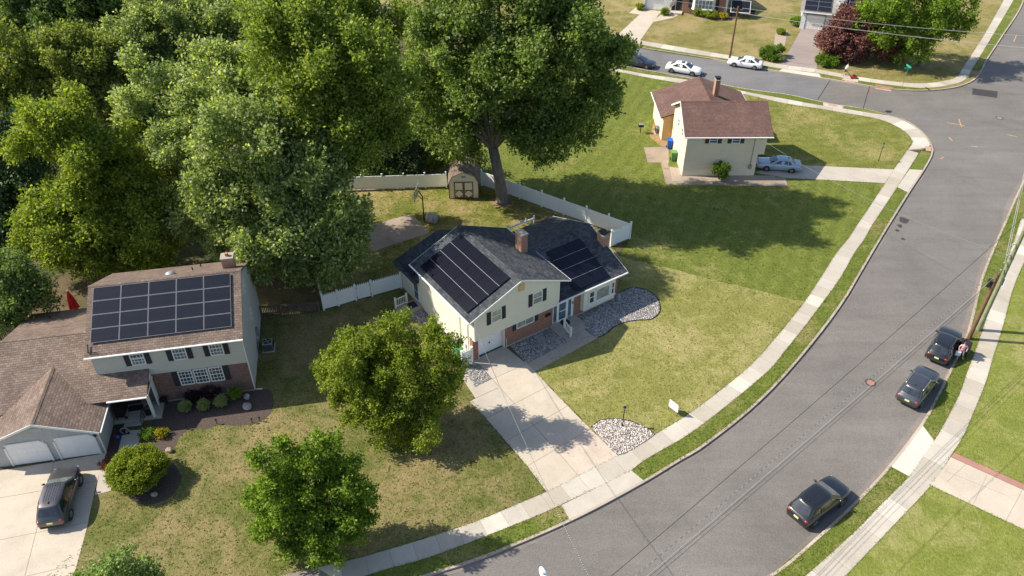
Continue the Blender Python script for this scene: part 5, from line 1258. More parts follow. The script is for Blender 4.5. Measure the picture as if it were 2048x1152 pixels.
# ------------------------------------------------------------------ fences, shed, hoop, bins
def vfence(name, label, pts, h, dents=True, posts=None, gate=None, post_w=0.065):
    """vinyl panel fence along survey points on the ground"""
    P = [Vector((*G(*p), 0)) for p in pts]; root = thing(name, label, 'fence', P[0])
    for i in range(len(P) - 1):
        a, b = P[i] - P[0], P[i + 1] - P[0]; d = b - a; L = d.length; u = d / L; sd = Vector((-u.y, u.x, 0))
        is_gate = gate is not None and i in gate
        m = MB(); g = 0.07 if not is_gate else 0.1
        m.obox((a + b) / 2 + Z * (h * .47), u, sd, Z, L / 2 - g, 0.018, h * .40)
        m.obox((a + b) / 2 + Z * (h * .09 + .03), u, sd, Z, L / 2 - g, 0.03, 0.05)
        m.obox((a + b) / 2 + Z * (h * .89), u, sd, Z, L / 2 - g, 0.03, 0.05)
        k = int(L / 0.16)
        for j in range(k):
            q = a + d * ((j + .5) / k)
            if dents: m.obox(q + Z * (h * .95), u, sd, Z, 0.035, 0.012, h * .06)
        for j in range(1, k):
            q = a + d * (j / k); m.obox(q + Z * (h * .47) - sd * 0.019, u, sd, Z, 0.004, 0.003, h * .40)
        pn = m.build('gate' if is_gate else 'panel', M['vinyl'], root)
        if is_gate:
            for e in (.04, .96):
                for zz in (.2, .82):
                    hm = MB(); hm.obox(a + d * e + Z * (h * zz), u, sd, Z, 0.10, 0.045, 0.05); hm.build('hinge', M['black_metal'], pn)
    for i, p in enumerate(P):
        m = MB(); q = p - P[0]; d = (P[min(i + 1, len(P) - 1)] - P[max(i - 1, 0)]).normalized(); sd = Vector((-d.y, d.x, 0))
        m.obox(q + Z * (h * .5 + .04), d, sd, Z, post_w, post_w, h * .5 + .04); m.obox(q + Z * (h + .10), d, sd, Z, post_w + .02, post_w + .02, .02)
        m.build('post', M['vinyl'], root)
    return root
def inter(a, b, n): return [(a[0] + (b[0] - a[0]) * i / n, a[1] + (b[1] - a[1]) * i / n) for i in range(n + 1)]
vfence('fence', 'white panel fence behind the back lawn, left of the shed', inter((640, 383), (893, 374.8), 6), 1.75, False)
vfence('fence', 'long white panel fence running from behind the big trunk down to the dark roof', inter((963, 371.5), (995, 382), 1) + inter((995, 382), (1259, 478), 6)[1:], 1.85, False)
vfence('fence', 'short white fence return beside the chimney of the cream house', [(1259, 478), (1221, 493)], 1.75, True)
vfence('fence', 'white picket topped fence with a gate between the grey house and the cream house', [(648, 620), (678, 612), (713, 601), (745, 592.6), (803, 576.5)], 1.65, True, gate=(2,))
vfence('fence', 'narrow side run of white fence disappearing under the silvery tree', [(647, 616), (641, 590), (634, 560), (622, 515)], 1.65, True)
vfence('fence', 'small white gate beside the garage of the cream house', [(925, 735.5), (944, 727)], 1.65, True)
def picket(label, a, b, h=1.15):
    A, B = Vector((*G(*a), 0)), Vector((*G(*b), 0)); root = thing('picket_fence', label, 'fence', A); d = B - A; L = d.length; u = d / L; sd = Vector((-u.y, u.x, 0))
    m = MB(); n = int(L / 0.14)
    for i in range(n):
        q = d * ((i + .5) / n); hh = h * random.uniform(.94, 1.0); m.obox(q + Z * hh / 2 + sd * .03, u, sd, Z, .04, .012, hh / 2)
    m.build('pickets', M['fence_wood'], root)
    for zz in (.3, .85):
        m = MB(); m.obox(d / 2 + Z * h * zz, u, sd, Z, L / 2, .02, .04); m.build('rail', M['fence_wood'], root)
    for i in range(4):
        m = MB(); m.obox(d * (i / 3) + Z * h * .52 - sd * .06, u, sd, Z, .05, .05, h * .52); m.build('post', M['fence_wood'], root)
picket('weathered brown picket fence between the grey house and the white gate', (524, 633), (640, 624))
picket('weathered picket fence at the far left behind the brown roof', (-20, 690), (45, 660), 1.5)

s0, s1 = G(899, 397.5), G(958, 396.5); sa = math.atan2(s1[1] - s0[1], s1[0] - s0[0])
sh = thing('garden_shed', 'small cream barn shed with maroon trimmed doors at the back fence', 'shed', (*s0, 0), sa)
W, D = 3.05, 3.4
pr = [(0, 0.05), (W, 0.05), (W, 1.75), (W - .42, 2.60), (W / 2, 3.08), (.42, 2.60), (0, 1.75)]
m = MB(); n = len(pr); m.add([(x, 0, z) for x, z in pr] + [(x, D, z) for x, z in pr], [tuple(range(n)), tuple(range(n, 2 * n))[::-1]] + [(i, i + n, (i + 1) % n + n, (i + 1) % n) for i in range(n)]); m.build('wall', M['siding_shed'], sh)
rp = [(-.13, 1.68), (.36, 2.66), (W / 2, 3.17), (W - .36, 2.66), (W + .13, 1.68)]
m = MB()
for (xa, za), (xb, zb) in zip(rp[:-1], rp[1:]): m.slab([(xa, -.16, za), (xb, -.16, zb), (xb, D + .12, zb), (xa, D + .12, za)], -.0 + .05)
m.build('roof', M['shingle_brown'], sh)
trim(sh, 'corner_board', [(-.03, .07, -.03, .05, .05, 1.8), (W - .07, W + .03, -.03, .05, .05, 1.8)], 'maroon')
dx0, dx1 = .52, 2.50; dmid = (dx0 + dx1) / 2
for a, b_ in ((dx0, dmid), (dmid, dx1)):
    m = MB(); m.box(a + .01, b_ - .01, -.04, -.005, .1, 1.98); dd = m.build('door', M['siding_shed'], sh)
    m = MB()
    for bx in ((a + .01, a + .11, .1, 1.98), (b_ - .11, b_ - .01, .1, 1.98), (a + .11, b_ - .11, 1.88, 1.98), (a + .11, b_ - .11, .1, .19), (a + .11, b_ - .11, .95, 1.04)): m.box(bx[0], bx[1], -.065, -.042, bx[2], bx[3])
    cx, cz = (a + b_) / 2, .57
    for sx in (-1, 1):
        for sz in (-1, 1): m.obox((cx + sx * .26, -.0535, cz + sz * .27), (.72, 0, -.69 * sx * sz), (.69 * sx * sz, 0, .72), Y3, .17, .045, .010)
    m.build('trim', M['maroon'], dd)
m = MB(); m.box(W / 2 - .22, W / 2 + .22, -.03, -.005, 2.45, 2.62); m.build('vent', M['dull_steel'], sh)

hp = G(848.7, 445)
bh = thing('basketball_hoop', 'basketball hoop on a black post beside the back patio', 'basketball hoop', (*hp, 0), math.radians(172))
m = MB(); m.path([(0, 0, 0), (0, 0, 3.0), (.35, 0, 3.55)], .06, 8); m.path([(0, 0, 2.6), (.5, 0, 3.1)], .04, 6); m.build('post', M['black_metal'], bh)
bd = MB()
for bx in ((.58, .62, -.9, .9, 2.75, 2.85), (.58, .62, -.9, .9, 3.75, 3.85), (.58, .62, -.9, -.81, 2.85, 3.75), (.58, .62, .81, .9, 2.85, 3.75), (.575, .625, -.3, .3, 2.95, 3.0), (.575, .625, -.3, .3, 3.4, 3.45), (.575, .625, -.3, -.25, 3.0, 3.4), (.575, .625, .25, .3, 3.0, 3.4)): bd.box(*bx)
bo_ = bd.build('backboard', M['white'], bh)
g = MB(); g.box(.592, .608, -.81, .81, 2.85, 3.75); g.build('pane', M['car_glass'], bo_)
m = MB(); m.path([(.85 + .23 * math.cos(a), .23 * math.sin(a), 2.98) for a in np.linspace(0, 2 * math.pi, 17)], .018, 5); m.box(.6, .68, -.06, .06, 2.94, 3.02); m.build('rim', M['orange'], bh)
m = MB()
for a in np.linspace(0, 2 * math.pi, 13)[:-1]:
    m.tube((.85 + .22 * math.cos(a), .22 * math.sin(a), 2.97), (.85 + .13 * math.cos(a + .4), .13 * math.sin(a + .4), 2.58), .008, .008, 4); m.tube((.85 + .22 * math.cos(a), .22 * math.sin(a), 2.97), (.85 + .13 * math.cos(a - .4), .13 * math.sin(a - .4), 2.58), .008, .008, 4)
m.build('net', M['white'], bh)

def wbin(label, px, py, mat, lid, rz=0.0, z=0.025, h=1.05):
    r = thing('wheelie_bin', label, 'bin', (*G(px, py), z), rz)
    m = MB(); b0 = [(-.22, -.25), (.22, -.25), (.22, .25), (-.22, .25)]; b1 = [(-.29, -.33), (.29, -.33), (.29, .33), (-.29, .33)]
    m.add([(x, y, .05) for x, y in b0] + [(x, y, h) for x, y in b1], [(3, 2, 1, 0), (4, 5, 6, 7)] + [(i, (i + 1) % 4, (i + 1) % 4 + 4, i + 4) for i in range(4)]); m.build('body', M[mat], r, bevel=.03)
    m = MB(); m.slab([(-.32, -.36, h + .05), (.32, -.36, h + .05), (.32, .36, h + .10), (-.32, .36, h + .10)], .07); m.path([(-.3, .38, h + .02), (.3, .38, h + .02)], .025, 6); m.build('lid', M[lid], r, bevel=.02)
    for s in (-1, 1):
        m = MB(); m.path([(s * .24, .27, .12), (s * .30, .27, .12)], .12, 12); m.build('wheel', M['rubber'], r)
    return r
wbin('blue wheelie bin at the side of the yellow house', 1338, 297, 'blue_bin', 'blue_bin')
wbin('green wheelie bin in front of the blue one at the yellow house', 1346, 321, 'green_bin', 'bin_lid')
wbin('green wheelie bin half hidden behind the small white gate', 917, 716, 'green_bin', 'green_bin', 0.6)

def ac(label, px, py, rz):
    r = thing('air_conditioner', label, 'air conditioner', (*G(px, py), 0), rz)
    m = MB(); m.box(-.5, .5, -.5, .5, 0, .08); m.build('pad', M['concrete'], r)
    m = MB(); m.box(-.40, .40, -.40, .40, .08, .82); m.build('cabinet', M['dull_steel'], r, bevel=.03)
    m = MB()
    for k in range(9):
        for s in (-1, 1): m.box(-.36, .36, s * .41 - .006, s * .41 + .006, .16 + k * .07, .19 + k * .07); m.box(s * .41 - .006, s * .41 + .006, -.36, .36, .16 + k * .07, .19 + k * .07)
    m.build('louvres', M['black_metal'], r)
    m = MB(); m.path([(0, 0, .80), (0, 0, .835)], .33, 20); f = m.build('fan_guard', M['black_metal'], r)
    m = MB()
    for k in range(4): a = k * math.pi / 2 + .4; m.obox((math.cos(a) * .16, math.sin(a) * .16, .842), (math.cos(a), math.sin(a), 0), (-math.sin(a), math.cos(a), 0), Z, .15, .05, .006)
    m.build('blade', M['dull_steel'], f)
ac('grey air conditioner unit on the grass beside the grey gable wall', 538, 698, TL)
ac('grey air conditioner unit beside the rear wing of the yellow house', 1317, 266, 0.0)

# lamp posts, signs
def lamp_post(label, px, py, h):
    r = thing('lamp_post', label, 'lamp post', (*G(px, py), 0))
    m = MB(); m.path([(0, 0, 0), (0, 0, .25), (0, 0, .26), (0, 0, h - .42)], [.05, .05, .038, .034], 8); m.path([(-.22, 0, h - .62), (.22, 0, h - .62)], .015, 6); m.build('post', M['black_metal'], r)
    m = MB(); m.path([(0, 0, h - .40), (0, 0, h - .12)], [.07, .11], 6); m.build('lantern', M['dull_steel'], r)
    m = MB(); m.path([(0, 0, h - .43), (0, 0, h - .40)], [.08, .08], 6); m.path([(0, 0, h - .12), (0, 0, h)], [.14, .02], 6); m.build('cap', M['black_metal'], r)
lamp_post('black lamp post standing in the pale stone bed by the driveway', 1245, 852, 2.05)
lamp_post('black lamp post on the lawn in front of the yellow house', 1757, 322, 2.25)
ys = thing('yard_sign', 'white yard sign on two legs near the curved pavement', 'sign', (*G(1345, 826), 0), math.radians(-52))
m = MB()
for s in (-.42, .42): m.path([(s, 0, 0), (s, 0, 1.12)], .018, 6)
m.path([(-.42, 0, .32), (.42, 0, .32)], .015, 6); m.build('frame', M['black_metal'], ys)
m = MB(); m.box(-.45, .45, -.015, .015, .38, .84); m.build('board', M['white'], ys)
m = MB(); m.box(-.45, .45, -.012, .012, .88, 1.10); m.build('rider', M['white'], ys)
ss = thing('stop_sign', 'stop sign seen edge on at the corner of the two streets', 'road sign', (*G(1726, 218.5), 0), math.radians(70))
m = MB(); m.path([(0, 0, 0), (0, 0, 3.0)], .035, 8); m.build('post', M['black_metal'], ss)
m = MB(); c8 = [(.40 * math.cos(a + math.pi / 8), .40 * math.sin(a + math.pi / 8)) for a in np.arange(8) * math.pi / 4]
m.add([(x, -.06, 2.62 + y) for x, y in c8] + [(x, -.045, 2.62 + y) for x, y in c8], [tuple(range(8)), tuple(range(8, 16))[::-1]] + [(i, (i + 8), (i + 1) % 8 + 8, (i + 1) % 8) for i in range(8)]); m.build('plate', M['red'], ss)
sg = thing('street_sign', 'green street name sign on a thin post at the far corner', 'road sign', (*G(1804, 175), 0), math.radians(10))
m = MB(); m.path([(0, 0, 0), (0, 0, 2.75)], .03, 6); m.build('post', M['steel'], sg)
m = MB(); m.box(-.5, .5, -.015, .015, 2.55, 2.78); m.build('name_plate', M['sign_green'], sg)
m = MB(); m.box(-.015, .015, -.5, .5, 2.79, 3.02); m.build('name_plate', M['sign_green'], sg)
gr = thing('charcoal_grill', 'black charcoal grill on a post on the lawn beside the yellow house', 'grill', (*G(1280.5, 266), 0))
m = MB(); m.path([(0, 0, 0), (0, 0, .85)], .05, 8); m.build('post', M['black_metal'], gr)
m = MB(); m.box(-.3, .3, -.25, .25, .85, 1.12); m.build('box', M['black_metal'], gr, bevel=.02)
m = MB(); m.box(-.28, .28, -.23, .23, 1.125, 1.15); m.build('grate', M['dull_steel'], gr)

# patio umbrella, boulders, path lights, porch things
um = thing('patio_umbrella', 'closed red patio umbrella behind the brown roofed house', 'umbrella', (*G(156, 632), 0))
m = MB(); m.path([(0, 0, 0), (0, 0, 2.75)], .03, 8); m.build('pole', M['white'], um)
m = MB(); nseg = 16; rr = [.05, .16, .24, .30, .33]; zz = [2.65, 2.2, 1.7, 1.2, .85]
vs = []; 
for r_, z_ in zip(rr, zz):
    for k in range(nseg): a = 2 * math.pi * k / nseg; q = r_ * (1 + (.28 if k % 2 else -.15)); vs.append((q * math.cos(a), q * math.sin(a), z_))
fs = [(i * nseg + k, (i + 1) * nseg + k, (i + 1) * nseg + (k + 1) % nseg, i * nseg + (k + 1) % nseg) for i in range(4) for k in range(nseg)] + [tuple(range(nseg)), tuple(range(4 * nseg, 5 * nseg))[::-1]]
m.add(vs, fs); m.build('canopy', M['red'], um)
def boulder(label, px, py, r, z=0.0, mat='boulder', seed=0, name='boulder', grp=None):
    rng = random.Random(seed); m = MB(); m.ball((0, 0, r * .35), (r, r * rng.uniform(.65, .9), r * .6), 12, 8)
    m.v = [(x * rng.uniform(.86, 1.12), y * rng.uniform(.86, 1.12), zz_ * rng.uniform(.86, 1.12)) for x, y, zz_ in m.v]
    o = m.build(name, M[mat]); o.location = (*G(px, py), z); o.rotation_euler = (0, 0, rng.uniform(0, 6)); tag(o, label, 'rock', grp); return o
boulder('white mottled boulder at the foot of the basketball post', 864, 441, .85, 0, 'boulder', 3)
boulder('pale rock in the mulch bed beside the green globe shrub', 494, 795, .32, 0, 'boulder', 4)
boulder('pale rock in the mulch bed below the end of the brick front', 495, 815, .38, 0, 'boulder', 5)
boulder('small pale rock at the edge of the round golden shrub bed', 309, 990, .22, 0, 'boulder', 6)
boulder('tan stone figure at the lawn edge right of the round golden shrub', 339, 903, .28, .05, 'pebble_bed', 7)
boulder('grey rock in the stone bed under the bay window', 1236, 596, .38, 0.02, 'dull_steel', 8)
for i, (px, py, lb) in enumerate(((373, 859, 'short black path light where the lawn meets the shaded mulch'), (434, 848, 'short black path light at the notch of the mulch bed edge'), (505, 846, 'short black path light near the rounded end of the mulch bed'), (520, 843, 'short black path light at the far right end of the mulch bed'))):
    r = thing('path_light', lb, 'garden light', (*G(px, py), 0), 0, 'path lights along the mulch bed')
    m = MB(); m.path([(0, 0, 0), (0, 0, .42)], .03, 6); m.build('post', M['black_metal'], r)
    m = MB(); m.path([(0, 0, .42), (0, 0, .50)], [.09, .03], 8); m.build('cap', M['black_metal'], r)
bq = thing('barbecue', 'black covered barbecue with a white paper on it in the porch corner', 'barbecue', lw(-9.2, -0.95, 0.2), TL)
m = MB(); m.box(-.32, .32, -.62, .62, .28, .92); m.build('cabinet', M['black_metal'], bq, bevel=.05)
m = MB(); m.path([(0, -.58, .98), (0, .58, .98)], .30, 12); m.build('lid', M['black_metal'], bq)
for sx in (-.28, .28):
    for sy in (-.5, .5):
        m = MB(); m.path([(sx, sy, .0), (sx, sy, .30)], .03, 6); m.build('leg', M['black_metal'], bq)
m = MB(); m.path([(.34, -.5, .11), (.40, -.5, .11)], .11, 14); m.build('wheel', M['rubber'], bq)
m = MB(); m.box(-.3, .3, .64, .95, .84, .88); m.build('shelf', M['black_metal'], bq)
m = MB(); m.box(-.2, .22, -.30, .25, 1.285, 1.297); pq = m.build('paper', M['white']); pq.location = lw(-9.2, -0.55, 0.2); pq.rotation_euler = (0, 0, TL); tag(pq, 'white sheet of paper lying on the black barbecue', 'paper')
pl = thing('planter', 'black hexagonal planter on the porch beside the white post', 'planter', lw(-7.35, -1.25, 0.2), TL)
m = MB(); m.path([(0, 0, 0), (0, 0, .62)], [.24, .32], 6); m.build('pot', M['black_metal'], pl)
m = MB(); m.path([(0, 0, .58), (0, 0, .6255)], .27, 6); m.build('soil', M['mulch'], pl)
hr = thing('hose_reel', 'black garden hose reel at the foot of the porch steps', 'hose', (*G(251, 868), 0), TL)
m = MB(); m.path([(.30 * math.cos(a) * (1 - a / 60), .10 * math.sin(3) , .32 + .30 * math.sin(a) * (1 - a / 60)) for a in np.linspace(0, 6 * math.pi, 60)], .03, 5); m.build('hose', M['dull_steel'], hr)
m = MB(); m.box(-.3, .3, -.08, .08, 0, .06); m.path([(0, -.1, .32), (0, .12, .32)], .08, 10); m.box(-.03, .03, -.05, .05, .05, .32); m.build('stand', M['black_metal'], hr)
bs = MB(); bs.ball((0, 0, .16), (.16, .12, .16), 8, 6); o = bs.build('watering_can', M['blue_bin']); o.location = (*G(237, 878), 0.016); tag(o, 'small bright blue watering can in the narrow mulch strip by the garage', 'watering can')
sp = MB(); sp.tube((0, 0, .18), (.22, 0, .34), .03, .02, 6); sp.path([(-.12, 0, .1), (-.26, 0, .2), (-.2, 0, .36), (-.02, 0, .33)], .018, 5); sp.build('spout', M['blue_bin'], o)
rl = thing('railing', 'thin black metal handrail beside the porch steps of the grey house', 'railing', lw(-7.6, -1.75, 0.0), TL)
for y_, z0_, z1_ in ((.2, .2, 1.1), (-.75, 0, .85)):
    m = MB(); m.path([(0, y_, z0_), (0, y_, z1_)], .022, 6); m.build('post', M['black_metal'], rl)
m = MB(); m.path([(0, .25, 1.12), (0, -.8, .87)], .024, 6); m.path([(0, .2, .35), (0, -.75, .12)], .016, 6)
m.build('rail', M['black_metal'], rl)
m = MB()
for k in range(1, 8): y_ = .2 - .95 * k / 8; m.path([(0, y_, .35 - .23 * k / 8), (0, y_, 1.1 - .25 * k / 8)], .011, 5)
m.build('balusters', M['black_metal'], rl)

# solar panel stand beside the brick house, flag
pt = thing('solar_stand', 'tilted dark blue solar panel with white frame beside the brick house', 'solar panel', (*G(1478, 34), 0), math.radians(-12))
m = MB(); m.slab([(-1.5, -1.0, 1.0), (1.5, -1.0, 1.0), (1.5, .9, 2.3), (-1.5, .9, 2.3)], .06); m.build('frame', M['white'], pt)
m = MB(); m.slab([(-1.42, -.94, 1.055), (1.42, -.94, 1.055), (1.42, .84, 2.275), (-1.42, .84, 2.275)], .02); m.build('cell', M['solar_blue'], pt)
for s in (-1.2, 1.2):
    m = MB(); m.path([(s, .7, 0), (s, .7, 2.1)], .04, 6); m.path([(s, -.9, 0), (s, -.9, 1.0)], .04, 6); m.build('leg', M['black_metal'], pt)
hay = thing('bench', 'black garden bench next to the tilted solar panel', 'bench', (*G(1497, 32), 0), math.radians(-12))
m = MB(); m.box(-.9, .9, -.25, .25, .42, .47); m.build('seat', M['black_metal'], hay); m = MB(); m.box(-.9, .9, .22, .27, .5, .95); m.build('backrest', M['black_metal'], hay)
for sx in (-.8, .8):
    for sy in (-.2, .2):
        m = MB(); m.path([(sx, sy, 0), (sx, sy, .42)], .03, 6); m.build('leg', M['black_metal'], hay)
fg = thing('flag', 'striped red and white flag leaning on a pole by the brick porch', 'flag', (*G(1349, 30), 0), math.radians(-15))
m = MB(); m.path([(0, 0, 0), (0, 0, 2.6)], .03, 6); m.build('pole', M['white'], fg)
for i in range(7):
    m = MB(); q = i * .11; m.slab([(-.05, -.02, 2.4 - q), (-.9, -.1 - .02 * i, 1.75 - q), (-.9, -.1 - .02 * i, 1.86 - q), (-.05, -.02, 2.51 - q)], .02); m.build('stripe', M['maroon' if i % 2 else 'white'], fg)

# ------------------------------------------------------------------ people
def person(label, px, py, joints, edges, radii, head_at, regions, rz, z=0.0, hair='hair', scale=1.0, seed=0):
    """one continuous body grown round a skeleton, coloured skin or cloth by region"""
    me = bpy.data.meshes.new('skeleton'); names = list(joints)
    me.from_pydata([joints[n] for n in names], [(names.index(a), names.index(b)) for a, b in edges], []); me.update()
    o = bpy.data.objects.new('person', me); COL.objects.link(o)
    md = o.modifiers.new('skin', 'SKIN'); sv = me.skin_vertices[0].data
    for i, n in enumerate(names): r = radii.get(n, .05); sv[i].radius = (r, r) if not hasattr(r, '__len__') else r
    sv[names.index('pelvis')].use_root = True
    s = o.modifiers.new('sub', 'SUBSURF'); s.levels = 2; s.render_levels = 2
    dg = bpy.context.evaluated_depsgraph_get(); me2 = bpy.data.meshes.new_from_object(o.evaluated_get(dg))
    o.modifiers.clear(); o.data = me2; bpy.data.meshes.remove(me)
    me2.materials.clear()
    mats = ['skin'] + [r[0] for r in regions]
    for q in mats: me2.materials.append(M[q])
    for p in me2.polygons:
        c = p.center; p.use_smooth = True; p.material_index = 0
        for i, (mname, test) in enumerate(regions):
            if test(c): p.material_index = i + 1
    o.location = (*G(px, py), z); o.rotation_euler = (0, 0, rz); o.scale = (scale,) * 3
    tag(o, label, 'person')
    hx, hy, hz = head_at; m = MB()
    m.ball((hx, hy - .012, hz + .035), (.088, .098, .10), 12, 8); m.build('hair', M[hair], o, smooth=True)
    return o
def skeleton(armL, armR, legL, legR, lean=(0, 0)):
    lx, ly = lean
    J = dict(pelvis=(0, 0, .92), waist=(lx * .4, ly * .4, 1.08), chest=(lx * .8, ly * .8, 1.28), neck=(lx, ly, 1.46), head0=(lx * 1.05, ly * 1.05 + .02, 1.54), head1=(lx * 1.1, ly * 1.1 + .025, 1.64), head2=(lx * 1.1, ly * 1.1 + .015, 1.70),
             shL=(lx - .19, ly, 1.41), shR=(lx + .19, ly, 1.41), hipL=(-.10, 0, .88), hipR=(.10, 0, .88))
    for s, arm, leg in (('L', armL, legL), ('R', armR, legR)):
        J['el' + s], J['wr' + s], J['ha' + s] = arm; J['kn' + s], J['an' + s] = leg
        a = leg[1]; J['to' + s] = (a[0], a[1] + .17, a[2] - .045)
        w, h = Vector(arm[1]), Vector(arm[2]); d = (h - w).normalized(); sd = d.cross(Vector((0, 1, .2))).normalized()
        for k, f in enumerate((-.03, -.01, .01, .03)): J['f%d%s' % (k, s)] = tuple(h + d * (.085 - .012 * abs(k - 1.3)) + sd * f)
        J['th' + s] = tuple(w + d * .07 + sd * .055)
    E = [('pelvis', 'waist'), ('waist', 'chest'), ('chest', 'neck'), ('neck', 'head0'), ('head0', 'head1'), ('head1', 'head2')]
    for s in 'LR':
        E += [('chest', 'sh' + s), ('sh' + s, 'el' + s), ('el' + s, 'wr' + s), ('wr' + s, 'ha' + s), ('wr' + s, 'th' + s), ('pelvis', 'hip' + s), ('hip' + s, 'kn' + s), ('kn' + s, 'an' + s), ('an' + s, 'to' + s)] + [('ha' + s, 'f%d%s' % (k, s)) for k in range(4)]
    Rr = dict(pelvis=(.15, .12), waist=(.14, .11), chest=(.17, .12), neck=.055, head0=.07, head1=.095, head2=.07)
    for s in 'LR': Rr.update({'sh' + s: .065, 'el' + s: .045, 'wr' + s: .030, 'ha' + s: .034, 'th' + s: .011, 'hip' + s: .10, 'kn' + s: .062, 'an' + s: .042, 'to' + s: .035, **{'f%d%s' % (k, s): .009 for k in range(4)}})
    return J, E, Rr
J, E_, Rr = skeleton(((-.30, .05, 1.16), (-.22, .24, 1.06), (-.18, .32, 1.06)), ((.30, .02, 1.17), (.30, .18, 1.0), (.30, .24, .94)), ((-.18, .06, .50), (-.30, -.10, .09)), ((.12, .10, .49), (.14, .02, .09)), (.02, .05))
pw = person('person in pink clothes with a pale blue bag at the open black SUV', 1917, 717, J, E_, Rr, J['head1'], [('pink_cloth', lambda c: .80 < c.z < 1.47 and (abs(c.x) < .30 and not (c.y > .12 and c.z < 1.2))), ('pink_cloth', lambda c: .30 < c.z <= .86), ('white', lambda c: c.z < .12)], math.radians(165), 0.01)
bg = MB(); bg.box(-.20, .20, -.09, .09, 0, .40); o = bg.build('shopping_bag', M['pale_cloth'], None, bevel=.04); tag(o, 'pale blue bag in the hand of the person in pink', 'bag')
wm = Matrix.Translation(pw.location) @ Matrix.Rotation(math.radians(165), 4, 'Z'); o.location = wm @ Vector((.30, .26, .50)); o.rotation_euler = (0, 0, math.radians(165))
m = MB(); m.path([(-.1, 0, .40), (-.06, 0, .46), (.06, 0, .46), (.1, 0, .40)], .012, 5); m.build('handle', M['dark_cloth'], o)
J, E_, Rr = skeleton(((-.24, .20, 1.15), (-.20, .42, 1.02), (-.19, .50, 1.0)), ((.24, .20, 1.15), (.20, .42, 1.02), (.19, .50, 1.0)), ((-.11, .16, .50), (-.11, .12, .09)), ((.11, -.02, .49), (.11, -.22, .11)), (0, .16))
mw = person('person in a white shirt pushing the red lawn mower on the far pavement', 1688, 151, J, E_, Rr, J['head1'], [('white', lambda c: .92 < c.z < 1.47 and abs(c.x) < .27), ('dark_cloth', lambda c: .45 < c.z <= .92), ('rubber', lambda c: c.z < .13)], math.radians(-100), 0.02)
lm = thing('lawn_mower', 'red lawn mower standing at the far corner pavement', 'lawn mower', (*G(1707, 156.5), 0.02), math.radians(-10))
m = MB(); m.box(-.40, .40, -.27, .27, .10, .28); m.build('deck', M['red'], lm, bevel=.05)
m = MB(); m.path([(0, 0, .28), (0, 0, .46)], [.18, .15], 12); m.build('engine', M['black_metal'], lm)
for sx in (-.34, .34):
    for sy in (-.30, .30):
        m = MB(); m.path([(sx, sy - .03, .11), (sx, sy + .03, .11)], .11, 12); m.build('wheel', M['rubber'], lm)
m = MB(); m.path([(-.38, -.22, .25), (-1.15, -.22, .98), (-1.15, .22, .98), (-.38, .22, .25)], .02, 6); m.build('handle', M['black_metal'], lm)

# ------------------------------------------------------------------ trees and plants
def leafmesh(name, centres, size, seed, mat, parent, per=7, clump=0.45, up=0.35, aspect=0.62, flat_=0.0, dens=30.0, lobes=13, lobe_r=0.42, inner=0.5):
    """foliage: every blob is a cluster of lobes, every lobe a cloud of sprigs, every sprig a few leaves"""
    rng = np.random.default_rng(seed); P, A, Q = [], [], []
    for (c, r) in centres:
        c = np.array(c); r = np.array(r if hasattr(r, '__len__') else (r, r, r), float); rm = r.mean()
        n = int(4 * math.pi * rm * rm * dens * 1.9 / per)
        d = rng.normal(size=(lobes, 3)); d /= np.linalg.norm(d, axis=1)[:, None]; d[:, 2] = d[:, 2] * .9 + .12
        lc = d * rng.uniform(.48, .80, (lobes, 1)); lr = rng.uniform(.7, 1.25, lobes) * lobe_r
        k = rng.integers(0, lobes, n); q = rng.normal(size=(n, 3)); q /= np.linalg.norm(q, axis=1)[:, None]
        rad = rng.uniform(inner, 1.0, n) ** .7
        loc = lc[k] + q * (lr[k] * rad)[:, None]
        out = loc / (np.linalg.norm(loc, axis=1)[:, None] + 1e-6)
        ax = out * .55 + q * .55 + np.array((0, 0, up)) + rng.normal(size=(n, 3)) * .25
        ax /= np.linalg.norm(ax, axis=1)[:, None]
        oq = q * .8 + out * .5; oq /= np.linalg.norm(oq, axis=1)[:, None]
        P.append(c + loc * r); A.append(ax); Q.append(oq)
    P = np.concatenate(P); A = np.concatenate(A); Q = np.concatenate(Q)
    keep = P[:, 2] > 0.04; P, A, Q = P[keep], A[keep], Q[keep]
    base = np.repeat(P, per, 0); ax = np.repeat(A, per, 0); oq = np.repeat(Q, per, 0); N = len(base)
    u = rng.uniform(-.5, 1.0, (N, 1)) * clump
    pos = base + ax * u + rng.normal(size=(N, 3)) * clump * .30
    dr = ax * .75 + rng.normal(size=(N, 3)) * .6; dr[:, 2] -= .12; dr /= np.linalg.norm(dr, axis=1)[:, None]
    nz = rng.normal(size=(N, 3)) * .42 + np.array((0, 0, 1.0)) * .35 + oq * 1.0
    w = np.cross(dr, nz); w /= np.linalg.norm(w, axis=1)[:, None] + 1e-9
    L = size * rng.uniform(.65, 1.35, (N, 1)); W = L * aspect * .5
    bend = np.cross(w, dr) * L * .10
    V = np.stack([pos, pos + dr * L * .5 + w * W + bend, pos + dr * L, pos + dr * L * .5 - w * W + bend], 1).reshape(-1, 3)
    Fc = np.arange(N * 4).reshape(-1, 4)
    return np_mesh(name, V, Fc, mat, parent)

